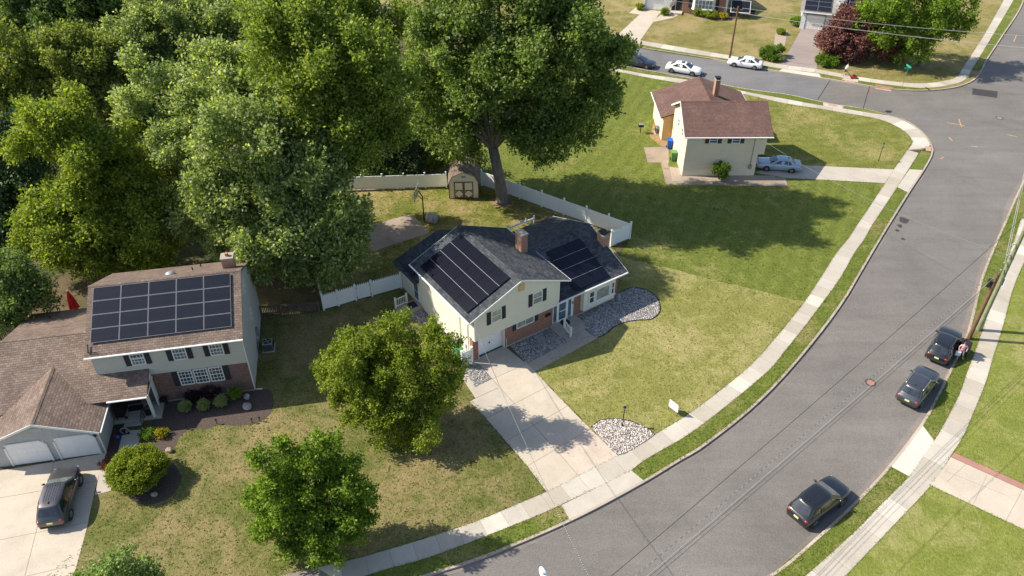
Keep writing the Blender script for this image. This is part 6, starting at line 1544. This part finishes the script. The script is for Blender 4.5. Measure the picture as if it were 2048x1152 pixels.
def limbs(name, mat, parent, base_r, fork, targets, seed=0, lean=(0, 0), n_main=4):
    rng = random.Random(seed); m = MB(); fk = Vector(fork)
    m.path([(0, 0, -.1), (0, 0, .25), (fk.x * .35 + lean[0], fk.y * .35 + lean[1], fk.z * .45), fk], [base_r * 1.5, base_r * 1.05, base_r * .9, base_r * .78], 12)
    for i, t in enumerate(targets):
        t = Vector(t); mid = fk.lerp(t, .5) + Vector((rng.uniform(-.5, .5), rng.uniform(-.5, .5), rng.uniform(.1, .9)))
        r0 = base_r * rng.uniform(.32, .52)
        m.path([fk - Z * .2, fk.lerp(mid, .5) + Vector((0, 0, .15)), mid, mid.lerp(t, .6) + Vector((rng.uniform(-.4, .4), rng.uniform(-.4, .4), .2)), t], [r0, r0 * .85, r0 * .6, r0 * .4, .03], 7)
        for k in range(3):
            f = rng.uniform(.35, .9); s = fk.lerp(mid, f * 2) if f < .5 else mid.lerp(t, f * 2 - 1); e = s + Vector((rng.uniform(-1.8, 1.8), rng.uniform(-1.8, 1.8), rng.uniform(.2, 1.6)))
            m.path([s, s.lerp(e, .5) + Z * .15, e], [r0 * .35, r0 * .22, .015], 5)
    return m.build(name, mat, parent, smooth=True)

def tree(label, base, Y, blobs, leafmat, barkmat, trunk_r, fork_h, size, seed, name='tree', cat='tree', group=None, dens=30, clump=.5, up=.35, per=7, fork_off=(0, 0), limb_n=9, squash=1.0, spurs=4, body=.92, **kw):
    """base: survey point of the trunk foot (or None with Y); blobs: (px, py, radius px, metres nearer(-)/farther(+))"""
    bx, by = G(*base); root = thing(name, label, cat, (bx, by, 0), 0, group); cs = []
    for b in blobs:
        c = at(b[0], b[1], by + b[3]); dist = math.sqrt(c.x**2 + c.y**2 + (c.z - CAM_H)**2); r = b[2] * dist / F_PX
        c.z = max(c.z, r * .75)
        cs.append(((c.x - bx, c.y - by, c.z), (r, r, r * squash)))
    rs = random.Random(seed * 7 + 1); ex = []
    for (c, r) in cs:                                   # side shoots that break the outline
        for k in range(spurs):
            a, e = rs.uniform(0, 6.283), rs.uniform(-.35, 1.2); q = r[0] * rs.uniform(.92, 1.15); s = r[0] * rs.uniform(.20, .36)
            z_ = c[2] + q * math.sin(e)
            if z_ > s: ex.append(((c[0] + q * math.cos(e) * math.cos(a), c[1] + q * math.cos(e) * math.sin(a), z_), (s, s, s * 1.15)))
    cs = [(c, (r[0] * body, r[1] * body, r[2] * body)) for c, r in cs]
    big = sorted(cs, key=lambda q: -q[1][0])[:limb_n]
    limbs('trunk', M[barkmat], root, trunk_r, (fork_off[0], fork_off[1], fork_h), [q[0] for q in big], seed)
    leafmesh('crown', cs + ex, size, seed, M[leafmat], root, per=per, clump=clump, up=up, dens=dens, **kw)
    return root

QUAL = 1.0
tree('huge green maple with a thick scarred trunk beside the shed', (1005, 403), 0, [(880, 225, 80, 0), (862, 130, 70, 1), (935, 45, 92, 0), (1040, 20, 110, 0), (1120, 80, 100, 0), (1180, 120, 62, -1), (1130, 190, 92, 0), (1150, 262, 58, -1), (1050, 140, 105, -2), (960, 165, 92, -2), (1062, 262, 60, -1.5), (915, 288, 52, .5), (1225, 115, 40, 0), (900, -40, 70, 2), (1000, -60, 105, 2), (1125, -20, 76, 2), (1060, 215, 80, 3), (950, 230, 66, 3), (1190, 215, 45, 0), (862, 75, 34, -1), (1250, 100, 26, -1), (1085, 300, 38, -1)], 'lf_maple', 'bark', .62, 6.0, .30, 11, fork_off=(-.9, .3), dens=23, clump=.55, lobes=22, lobe_r=.31, spurs=5, limb_n=13)
tree('broad silvery leaved maple overhanging the back lawn patio', (565, 548), 0, [(620, 440, 82, -3), (560, 485, 64, -4), (680, 415, 56, -3), (640, 515, 48, -4), (500, 395, 76, -2), (432, 352, 62, -1), (480, 280, 88, -1), (570, 330, 88, -1), (640, 350, 66, -1), (400, 235, 74, 6), (330, 195, 72, 8), (510, 205, 82, 5), (440, 150, 68, 8), (590, 255, 70, 2), (268, 240, 48, 6), (672, 488, 52, -3.5), (570, 410, 80, -1), (700, 465, 34, -3), (540, 530, 40, -4.5), (480, 455, 44, -3), (600, 535, 46, -4), (655, 545, 36, -4), (705, 500, 36, -3), (420, 410, 50, -1.5), (715, 440, 30, -2), (365, 405, 46, 0), (345, 290, 44, 1), (385, 445, 40, -.5), (450, 500, 34, -2)], 'lf_silver', 'bark_dark', .5, 5.0, .30, 12, dens=30, clump=.55, up=.5, fork_off=(-.4, 0), lobes=24, lobe_r=.31)
tree('tall pale silvery tree at the upper left behind the overhanging maple', (345, 210), 0, [(290, 115, 58, 0), (350, 65, 58, 1), (262, 165, 46, -1), (420, 40, 58, 1), (462, 95, 58, 0), (318, 20, 48, 2), (395, 110, 50, -1), (350, 140, 50, -1)], 'lf_silver', 'bark_dark', .35, 5.0, .34, 13, dens=24, up=.6)
tree('bright green upright tree left of the huge maple', (640, 522), 0, [(700, 230, 72, 0), (755, 165, 58, 0), (640, 150, 78, 0), (560, 120, 76, 1), (720, 290, 58, -1), (680, 328, 38, -1), (600, 60, 68, 1), (540, 40, 66, 2), (660, 72, 68, 1), (735, 95, 56, 0), (775, 185, 44, 0), (768, 255, 52, 0), (620, 215, 56, -1)], 'lf_bright', 'bark_dark', .4, 10.0, .28, 14, dens=30, up=.75, clump=.7, lobes=24, lobe_r=.31)
tree('yellowish green tree at the top edge left of the tall central maple', (700, 135), 0, [(700, 20, 56, 0), (640, -5, 58, 0), (580, 5, 52, 1), (775, 45, 46, 0), (765, 95, 40, -1), (720, 80, 44, -1)], 'lf_yellow', 'bark_dark', .3, 4.0, .36, 15, dens=20, up=.5)
tree('yellow green tree behind the brown roofed house', (215, 540), 0, [(130, 285, 70, 0), (200, 325, 78, 0), (238, 392, 60, 0), (120, 250, 52, 0), (190, 430, 78, -1), (138, 470, 66, -1), (250, 465, 68, -1.5), (305, 495, 48, -2), (88, 268, 44, 0), (180, 508, 52, -2), (300, 440, 46, -1), (95, 440, 44, -1), (310, 520, 36, -2.5), (240, 520, 40, -2.5), (110, 505, 38, -2), (280, 400, 46, 0), (262, 345, 34, 0), (322, 400, 34, -.5)], 'lf_yellow', 'bark_dark', .38, 4.5, .27, 16, dens=36, clump=.5, lobes=22, lobe_r=.32)
tree('olive green tree at the left edge above the yellow green one', (110, 275), 0, [(60, 130, 66, 0), (130, 150, 66, 0), (200, 152, 56, 0), (30, 190, 56, -1), (180, 200, 52, -1), (100, 212, 48, -1), (-5, 150, 56, 0), (150, 235, 44, -1.5), (60, 225, 40, -1.5), (225, 205, 40, -1), (170, 120, 50, 1)], 'lf_olive', 'bark_dark', .35, 4.5, .32, 17, dens=24)
tree('dark green tree at the top left corner', (140, 165), 0, [(70, 50, 56, 0), (140, 40, 66, 0), (210, 40, 56, 0), (180, 92, 46, -1), (115, 100, 38, -1), (235, 0, 46, 1), (60, 0, 56, 1), (150, -20, 50, 1), (20, 75, 44, 0), (70, 105, 34, -1), (225, 90, 40, -.5)], 'lf_dark', 'bark_dark', .38, 5.0, .36, 18, dens=22)
tree('dark bluish evergreen tree at the left edge', (20, 470), 0, [(20, 280, 50, 0), (50, 355, 62, 0), (15, 430, 66, 0), (72, 448, 46, 0), (10, 515, 56, -1), (98, 415, 34, 0), (62, 262, 34, 0), (55, 520, 40, -1), (-25, 350, 60, 0)], 'lf_blue', 'bark_dark', .4, 3.0, .26, 19, dens=30)
tree('low dark green tree beside the brown garage roof at the left edge', (40, 672), 0, [(40, 578, 50, 0), (12, 632, 30, -1), (76, 596, 34, 0), (8, 555, 44, 0), (45, 622, 34, -1)], 'lf_dark', 'bark_dark', .22, 1.8, .24, 20, dens=34)
tree('tall green tree at the top edge beyond the pale silvery tree', (475, 130), 0, [(480, -18, 66, 0), (400, -28, 56, 1), (550, -38, 56, 1), (500, 55, 48, -1), (545, 75, 36, -1), (445, 15, 44, 0)], 'lf_bright', 'bark_dark', .35, 5.0, .38, 21, dens=20)
tree('dark spruce behind the white fence between the bright tree and the maple', (805, 352), 0, [(805, 240, 26, 0), (803, 275, 38, 0), (805, 312, 48, 0), (770, 300, 34, .5), (842, 300, 34, 1)], 'lf_blue', 'bark_dark', .25, 2.0, .24, 22, dens=34, up=-.2)
for i, (px, py, r, lb, lf) in enumerate(((735, 330, 26, 'dark leafy shrub behind the fence at the far left of the spruce', 'lf_dark'), (868, 322, 22, 'sunlit yellow green shrub behind the fence next to the shed', 'lf_yellow'), (790, 338, 18, 'small dark shrub behind the fence below the spruce', 'lf_dark'), (940, 318, 24, 'dark shrub behind the shed roof', 'lf_dark'), (700, 318, 24, 'dark shrub behind the fence under the bright green tree', 'lf_dark'))):
    tree(lb, (px, py + r + 4), 0, [(px, py, r, 0), (px + r * .7, py + r * .3, r * .7, .3), (px - r * .7, py + r * .3, r * .7, .2)], lf, 'bark_dark', .08, .8, .24, 40 + i, name='shrub', cat='shrub', dens=34, limb_n=3)
# trees growing farther off in the wood, seen through the gaps
for i, (bx_, by_, top, r, lf, lb) in enumerate(((30, 90, 12, 60, 'lf_dark', 'dark tree beyond the top left corner'), (250, 120, 10, 44, 'lf_dark', 'dark tree in the gap below the top left corner tree'), (560, 300, 12, 70, 'lf_dark', 'shadowed tree in the wood behind the bright upright tree'), (420, 330, 9, 50, 'lf_dark', 'shadowed tree under the pale silvery crown'))):
    b_ = G(bx_, by_); zz = top * .62; 
    def pxy(dx, dz):
        d = (b_[0] + dx, b_[1], zz + dz - CAM_H); w_ = d[1] * CP - d[2] * SP; return (1024 + F_PX * d[0] / w_, 576 - F_PX * (d[1] * SP + d[2] * CP) / w_)
    bl = [(*pxy(0, 0), r, 0), (*pxy(-2.2, .6), r * .7, .5), (*pxy(2.3, .2), r * .7, -.5), (*pxy(.3, 2.4), r * .75, 0), (*pxy(0, -2.2), r * .7, -.8)]
    tree(lb, (bx_, by_), 0, bl, lf, 'bark_dark', .3, 3.0, .34, 60 + i, dens=18, limb_n=4)
# more of the wood, closing the canopy between the tall trees
tree('mid green tree in the gap between the yellow green tree and the silvery maple', (330, 430), 0, [(330, 330, 36, 0), (350, 365, 34, 0), (300, 310, 34, .5), (372, 330, 26, .5)], 'lf_olive', 'bark_dark', .22, 3.5, .27, 80, dens=26, limb_n=4)
tree('mid green tree below the pale silvery tree and right of the olive one', (235, 240), 0, [(232, 110, 46, 0), (250, 150, 44, 0), (215, 175, 38, -.5), (262, 70, 38, .5)], 'lf_silver', 'bark_dark', .25, 4.0, .32, 81, dens=24, limb_n=4)
# front garden trees
tree('broad yellow green leafy tree beside the cream house driveway', (795, 850), 0, [(748, 752, 60, 0), (700, 745, 54, 0), (658, 748, 28, .3), (672, 720, 30, .4), (820, 745, 58, 0), (872, 705, 44, 0), (790, 692, 46, .8), (722, 695, 42, .5), (884, 790, 42, -.4), (800, 800, 58, -.8), (728, 800, 46, -.8), (848, 842, 46, -1.6), (785, 852, 38, -1.8), (690, 790, 30, -.5), (782, 655, 24, .8), (808, 640, 16, .9), (862, 668, 24, .5), (902, 745, 30, 0), (815, 880, 24, -2.0), (740, 842, 30, -1.3), (700, 835, 18, -1)], 'lf_dogwood', 'bark_dark', .2, 1.3, .16, 31, dens=82, clump=.28, per=7, limb_n=10, lobe_r=.34, lobes=20, spurs=6, body=.86, squash=.85)
tree('bushy deep green tree with low branches on the dry front lawn', (630, 1090), 0, [(560, 955, 40, .3), (620, 925, 34, .8), (688, 950, 38, .6), (545, 1010, 46, 0), (610, 985, 52, .3), (690, 1000, 50, .2), (715, 1030, 34, 0), (640, 1045, 54, -.4), (565, 1060, 40, -.5), (610, 1090, 38, -1.0), (680, 1060, 42, -.5), (655, 1092, 32, -1.2), (572, 902, 18, .6), (560, 885, 10, .7), (628, 890, 18, .9), (668, 893, 18, 1.0), (672, 875, 10, 1.1), (512, 1005, 22, 0), (525, 920, 20, .2), (508, 915, 10, .2), (585, 1105, 22, -1.3), (730, 985, 18, .1), (530, 1060, 20, -.4)], 'lf_green', 'bark_dark', .2, 1.2, .18, 32, dens=78, clump=.34, per=8, limb_n=10, lobe_r=.32, lobes=18, spurs=7, body=.86, squash=.85)
tree('leafy light green tree cut by the bottom edge near the left corner', (245, 1255), 0, [(240, 1150, 40, 0), (205, 1160, 34, 0), (232, 1125, 20, 0), (285, 1165, 26, .3), (250, 1190, 50, -.5), (180, 1175, 30, 0)], 'lf_pale', 'bark_dark', .15, 1.2, .18, 33, dens=48, clump=.32)
tree('dark purple leaved maple in front of the pale blue house', (1715, 116), 0, [(1690, 62, 36, 0), (1722, 50, 34, .5), (1665, 80, 30, 0), (1705, 88, 40, -.5), (1745, 95, 36, -.5), (1680, 98, 26, -1), (1775, 108, 26, -.5), (1735, 70, 36, 0), (1700, 36, 18, .5), (1790, 112, 18, -.5)], 'lf_purple', 'bark_dark', .22, 1.5, .26, 34, dens=34, clump=.4)
tree('green lawn tree right of the purple maple', (1838, 132), 0, [(1770, 45, 40, 0), (1820, 25, 50, .5), (1870, 35, 42, 0), (1915, 30, 30, 0), (1790, 75, 34, -.5), (1840, 78, 38, -.5), (1800, -10, 40, 1), (1860, -15, 44, 1), (1745, 20, 26, .5), (1940, 45, 16, 0), (1830, 105, 26, -1), (1895, 60, 22, 0)], 'lf_green', 'bark', .28, 3.0, .30, 35, dens=14, clump=.45, body=.85, spurs=5, lobes=16, lobe_r=.32)

def shrub(label, px, py, r, h, lf, size=.09, seed=0, name='shrub', dens=150, group=None, lobes=22, lobe_r=.34, z=0.0, clump=.10, stem=True):
    dens *= 1.8
    """rounded garden shrub; px, py = foot on the ground, r and h in metres"""
    x, y = G(px, py); root = thing(name, label, 'shrub', (x, y, z), 0, group)
    m = MB()
    rng = random.Random(seed)
    for k in range(5):
        a = rng.uniform(0, 6.28); m.path([(0, 0, 0), (math.cos(a) * r * .3, math.sin(a) * r * .3, h * .4), (math.cos(a) * r * .6, math.sin(a) * r * .6, h * .7)], [.03, .02, .008], 5)
    m.build('stem', M['bark_dark'], root)
    leafmesh('foliage', [((0, 0, h * .52), (r, r, h * .52))], size, seed, M[lf], root, per=5, clump=clump, up=.25, dens=dens, lobes=lobes, lobe_r=lobe_r, inner=.3)
    return root
shrub('big round golden green shrub on the dry front lawn', 286, 962, 2.2, 2.3, 'lf_gold', .12, 71, dens=380, lobes=160, lobe_r=.20, clump=.10)
for i, (px, py, lb) in enumerate(((373, 822, 'left one of the three sage green ball shrubs in the mulch bed'), (410, 818, 'middle one of the three sage green ball shrubs in the mulch bed'), (444, 812, 'right one of the three sage green ball shrubs in the mulch bed'))):
    shrub(lb, px, py, .50, .9, 'lf_sage', .06, 72 + i, dens=900, lobes=50, lobe_r=.26, group='sage green ball shrubs', clump=.05)
shrub('dark plum shrub under the left window of the brick front', 388, 800, .75, 1.0, 'lf_plum', .08, 76)
shrub('dark plum shrub under the right window of the brick front', 424, 794, .82, 1.15, 'lf_plum', .08, 77)
shrub('small dark plum shrub beside the end of the porch', 329, 806, .45, .65, 'lf_plum', .07, 78)
shrub('green globe shrub at the right end of the brick front', 473, 800, .62, 1.25, 'lf_shrub', .07, 79, dens=220)
shrub('yellow green low shrub at the edge of the mulch bed by the path', 325, 873, .5, .6, 'lf_lemon', .09, 80)
shrub('dark green low shrub between the path and the lemon green one', 299, 872, .65, .6, 'lf_shrub', .09, 81)
shrub('rusty red mound plant beside the driveway and garage', 213, 934, .42, .5, 'lf_rust', .08, 82)
shrub('conical dark green shrub against the front of the yellow house', 1438, 360, 1.0, 2.15, 'lf_shrub', .13, 83, dens=110, lobes=26)
for i, (px, py, r, h, lf, lb) in enumerate(((1532, 118, 1.15, 1.7, 'lf_shrub', 'largest clipped green shrub left of the reddish driveway'), (1552, 113, 1.15, 1.7, 'lf_shrub', 'clipped green shrub nearest the reddish driveway on its left'), (1545, 122, .95, 1.3, 'lf_shrub', 'low clipped green shrub in front of the left cluster'), (1558, 122, .7, .8, 'lf_sage', 'pale sage tuft beside the left shrub cluster'),
        (1640, 128, .95, 1.3, 'lf_shrub', 'clipped green shrub at the right edge of the reddish driveway'), (1652, 124, .9, 1.3, 'lf_shrub', 'clipped green shrub at the back of the right cluster'), (1650, 134, .8, 1.1, 'lf_shrub', 'smallest clipped green shrub at the front of the right cluster'), (1664, 134, .95, 1.3, 'lf_shrub', 'clipped green shrub near the person with the mower'), (1668, 128, .85, 1.2, 'lf_shrub', 'clipped green shrub at the far right of the right cluster'),
        (1643, 92, .8, 1.1, 'lf_lemon', 'bright yellow shrub at the left foot of the purple maple'), (1648, 104, .75, 1.0, 'lf_lemon', 'bright yellow shrub in front of the other yellow one'), (1562, 68, .9, .8, 'lf_gold', 'yellow green low plant in the stone bed by the driveway'), (1590, 52, 1.0, 1.6, 'lf_green', 'green shrub at the garage corner of the pale blue house'),
        (1279, 20, .75, 1.0, 'lf_gold', 'golden ball shrub left of the white garage door'), (1330, 30, .85, 1.1, 'lf_gold', 'golden ball shrub right of the white garage door'), (1398, 32, .95, 1.1, 'lf_gold', 'golden ball shrub left under the bow window'), (1420, 36, 1.1, 1.2, 'lf_gold', 'golden shrub in the middle under the bow window'), (1435, 28, .95, 1.3, 'lf_green', 'green shrub right under the bow window'), (1446, 38, .75, .9, 'lf_lemon', 'orange yellow ball shrub at the brick corner'))):
    shrub(lb, px, py, r, h, lf, .14, 100 + i, dens=90, lobes=20)

for px_ in ([(283, 882), (306, 842), (320, 806), (400, 790), (509, 782), (538, 778), (547, 800), (541, 828), (516, 845), (471, 852), (432, 850), (419, 857), (374, 861), (358, 875), (344, 900), (300, 905)], [(245, 970), (270, 925), (330, 920), (362, 950), (350, 985), (310, 1008), (265, 1002)], [(713.7, 456.4), (823.3, 428.5), (860, 466), (743.8, 503.7)], [(1338, 333), (1366, 338), (1509, 351), (1570, 355), (1576, 372), (1332, 369)], [(1287.5, 295), (1337, 294), (1338, 325.6), (1295.7, 325.6)], [(1509, 345), (1560, 330), (1640, 332), (1787.7, 339), (1769.7, 366.4), (1643, 359.4), (1575, 356)], [(978, 400), (1000, 394), (1030, 404), (1020, 414), (990, 413)], [(1122.5, 1010.5), (1262.5, 940.8), (1290, 963.5), (1141, 1042)], [(1819, 338.5), (1847, 340), (1818, 386), (1794.5, 374)], [(1843, 848), (1868.5, 882), (1818.4, 952.5), (1779, 931.5)], [(1861.7, 970.6), (1904.7, 906.6), (2200, 1036), (2200, 1125)], [(200, 942), (236, 935), (224, 982), (164, 1092), (100, 1100), (0, 1000)]):
    AVOID.append(np.array(GL(px_)))
for rb in (RB1, RB2, RB3, RB4, RB5): AVOID.append(np.array(rb))
AVOID.append(np.array([hw(-.1, -.2)[:2], hw(14.7, -.2)[:2], hw(14.7, 9.9)[:2], hw(8.4, 11.9)[:2], hw(-.1, 11.9)[:2]])); AVOID.append(np.array([hw(7.3, -1.9)[:2], hw(10.2, -1.5)[:2], hw(10.2, 0)[:2], hw(7.3, 0)[:2]])); AVOID.append(np.array([hw(-2.2, 7.3)[:2], hw(0, 7.3)[:2], hw(0, 9.4)[:2], hw(-2.2, 9.4)[:2]]))
AVOID.append(np.array([lw(-17, -4.4)[:2], lw(-6.4, -2.2)[:2], lw(.1, -.1)[:2], lw(.1, 9.5)[:2], lw(-17, 9.5)[:2]]))
AVOID.append(np.array([(RO[0] - 1, RO[1]), (RO[0] + 8, RO[1]), (RO[0] + 9.2, RO[1] + 15), (RO[0] - 1.2, RO[1] + 15)]))
turf()

# ------------------------------------------------------------------ poles and wires
pA = G(1937, 678); pB = G(1956, 660)
def pole(label, p, h, r0, r1, mat, lean=(0, 0)):
    r = thing('utility_pole', label, 'utility pole', (*p, 0))
    m = MB(); m.path([(0, 0, -.1), (lean[0] * .5, lean[1] * .5, h / 2), (lean[0], lean[1], h)], [r0, (r0 + r1) / 2, r1], 12); m.build('post', M[mat], r); return r
ua = pole('short brown utility pole cut off below the wires at the right kerb', pA, 6.62, .17, .14, 'wood_pole')
ub = pole('tall greenish utility pole beside the short brown one', pB, 12.2, .19, .14, 'green_pole')
m = MB(); m.path([(-.30, .10, 5.3), (-.30, .10, 6.0)], [.16, .16], 12); m.box(-.16, -.05, .05, .15, 5.5, 5.6); m.build('splice_case', M['black_metal'], ua)
m = MB()
for zz in (6.0, 6.3): m.path([(-.12, -.12, zz), (-.34, -.12, zz)], .035, 6)
m.path([(0, 0, 6.62), (0, 0, 6.72)], .05, 8); m.build('bracket', M['steel'], ua)
for zz in (6.2, 6.9, 7.6, 8.6):
    m = MB(); m.path([(-.12, -.05, zz), (-.42, -.1, zz)], .03, 6); m.ball((-.45, -.1, zz), (.07, .07, .09), 8, 5); m.build('insulator', M['steel'], ub)
m = MB(); m.box(.17, .20, -.28, .28, 4.7, 5.3); m.build('notice_board', M['pale_cloth'], ub)
for zz in (4.4, 5.5, 7.2):
    m = MB(); m.path([(0, 0, zz), (0, 0, zz + .05)], .19, 12); m.build('strap', M['steel'], ub)
uc_ = G(1459, 117); uc = pole('thin brown utility pole on the far verge above the white sedans', uc_, 7.3, .15, .11, 'wood_pole')
m = MB(); m.obox((0, 0, 6.9), (.94, -.34, 0), (.34, .94, 0), Z, .75, .05, .05); m.build('crossarm', M['wood_pole'], uc)
for s in (-.6, .6):
    m = MB(); m.path([(s * .94, -s * .34, 6.95), (s * .94, -s * .34, 7.12)], .04, 6); m.build('insulator', M['steel'], uc)
ud = pole('utility pole carrying the street light below the bottom edge', (2.3, 19.9), 9.0, .19, .14, 'wood_pole')
sl_ = thing('street_light', 'pale cobra head street light reaching over the road at the bottom edge', 'street light', (2.3, 19.9, 8.0), math.atan2(22.75 - 19.9, 1.45 - 2.3))
m = MB(); m.path([(.1, 0, -.25), (1.2, 0, .15), (2.35, 0, .18)], .03, 8); m.build('arm', M['steel'], sl_)
m = MB(); m.ball((2.72, 0, .16), (.42, .17, .10), 14, 8); m.path([(2.25, 0, .17), (2.45, 0, .17)], .07, 8); m.build('head', M['vinyl'], sl_, smooth=True)
m = MB(); m.path([(2.62, 0, .25), (2.62, 0, .33)], .06, 10); m.build('photocell', M['dull_steel'], sl_)
m = MB(); m.ball((2.78, 0, .09), (.24, .12, .07), 12, 6); m.build('lens', M['lamp_clear'], sl_, smooth=True)

def wire(label, a, b, sag, r, mat, n=28, cat='cable', dashed=False):
    a, b = Vector(a), Vector(b); pts = []
    for i in range(n + 1):
        t = i / n; p = a.lerp(b, t); p.z -= sag * 4 * t * (1 - t); pts.append(p)
    m = MB(); m.path(pts, r, 5); o = m.build('overhead_wire', M[mat]); tag(o, label, cat)
    if dashed:
        d = MB()
        for i in range(n * 4):
            t0, t1 = (i + .1) / (n * 4), (i + .55) / (n * 4); q = []
            for t in (t0, t1): p = a.lerp(b, t); p.z -= sag * 4 * t * (1 - t); q.append(p)
            d.tube(q[0], q[1], r * 1.15, r * 1.15, 5)
        d.build('wrap', M['wire_pale'], o)
    return o
PA = Vector((pA[0], pA[1], 0)); PB = Vector((pB[0], pB[1], 0)); PD = Vector((2.3, 19.9, 0)); PCc = Vector((uc_[0], uc_[1], 0))
wire('thick telephone cable crossing above the grey SUV and running down the road', PA + Vector((-.34, -.12, 6.3)), PD + Vector((.2, .1, 6.05)), .35, .015, 'wire_pale')
wire('thinner cable hanging just under the thick telephone cable', PA + Vector((-.34, -.12, 6.0)), PD + Vector((.2, .1, 5.75)), .35, .012, 'wire_dark')
wire('dark cable hanging lowest along the road', PA + Vector((-.2, -.12, 5.7)), PD + Vector((.25, 0, 5.5)), .35, .012, 'wire_dark')
wire('wrapped cable running beside the thick telephone cable', PB + Vector((-.45, -.1, 6.9)), PD + Vector((0, .2, 6.5)), .3, .010, 'wire_dark', dashed=True)
pw_ = wire('thin dark power line crossing the road high up', PB + Vector((-.2, 0, 11.6)), PD + Vector((0, 0, 8.7)), .5, .016, 'wire_dark')
t_ = .955; tap = (PB + Vector((-.2, 0, 11.6))).lerp(PD + Vector((0, 0, 8.7)), t_); tap.z -= .5 * 4 * t_ * (1 - t_)
hc = Vector(hw(-.1, -.3, 4.25))
wire('wrapped service wire from the road line to the garage corner of the cream house', tap, hc, .5, .013, 'wire_dark', 40, dashed=True)
wire('wrapped service wire from the yellow house across the lawn to the green pole', (RO[0] + 7.6, RO[1] - .1, 4.5), PB + Vector((-.42, -.1, 7.6)), .9, .013, 'wire_dark', 50, dashed=True)
NE = Vector((75, 110, 0))
wire('pale cable from the green pole up the verge', PB + Vector((-.42, -.1, 6.9)), NE + Vector((0, 0, 7.2)), .4, .022, 'wire_pale')
wire('second pale cable from the green pole up the verge', PB + Vector((-.42, -.1, 7.6)), NE + Vector((0, 0, 7.9)), .4, .018, 'wire_pale')
wire('upper pale wire from the thin pole across the purple maple', PCc + Vector((.56, -.2, 7.12)), (72, 96.5, 7.3), .45, .028, 'wire_pale')
wire('lower pale wire from the thin pole across the purple maple', PCc + Vector((-.56, .2, 6.5)), (70, 93.5, 6.8), .5, .032, 'wire_pale')
wire('faint wire from the thin pole along the brick house front', PCc + Vector((0, 0, 6.9)), (-30, 140, 7.2), .5, .018, 'wire_pale')

# ------------------------------------------------------------------ light, sky, camera
w = bpy.data.worlds.new('World'); scene.world = w; w.use_nodes = True
nt = w.node_tree; nt.nodes.clear()
sky = nt.nodes.new('ShaderNodeTexSky'); bgn = nt.nodes.new('ShaderNodeBackground'); wo = nt.nodes.new('ShaderNodeOutputWorld')
sky.sky_type = 'NISHITA'; sky.sun_disc = False
SUN_EL, SUN_AZ = math.radians(42), math.radians(173)      # azimuth counter-clockwise from +X of the direction towards the sun
sky.sun_elevation = SUN_EL; sky.sun_rotation = math.pi / 2 - SUN_AZ
sky.air_density = 1.0; sky.dust_density = 1.2; sky.ozone_density = 1.0
bgn.inputs['Strength'].default_value = 0.118
nt.links.new(sky.outputs[0], bgn.inputs[0]); nt.links.new(bgn.outputs[0], wo.inputs[0])
sun = bpy.data.lights.new('sun', 'SUN'); sun.energy = 4.7; sun.angle = math.radians(0.53); sun.color = (1.0, 0.925, 0.80)
so = bpy.data.objects.new('sun', sun); COL.objects.link(so)
dvec = Vector((math.cos(SUN_EL) * math.cos(SUN_AZ), math.cos(SUN_EL) * math.sin(SUN_AZ), math.sin(SUN_EL)))
so.rotation_euler = dvec.to_track_quat('Z', 'Y').to_euler(); so.location = dvec * 200
cam = bpy.data.cameras.new('camera'); cam.sensor_fit = 'HORIZONTAL'; cam.sensor_width = 36.0; cam.lens = 36.0 * F_PX / 2048
cam.clip_start = 0.5; cam.clip_end = 2500
co_ = bpy.data.objects.new('camera', cam); COL.objects.link(co_)
co_.location = (0, 0, CAM_H); co_.rotation_euler = (math.pi / 2 - PITCH, 0, 0)
scene.camera = co_
vs_ = scene.view_settings; vs_.view_transform = 'Standard'; vs_.look = 'None'; vs_.gamma = 1.0; vs_.exposure = 0.70; vs_.use_curve_mapping = False
scene.cycles.max_bounces = 10; scene.cycles.diffuse_bounces = 6; scene.cycles.glossy_bounces = 3; scene.cycles.transmission_bounces = 6
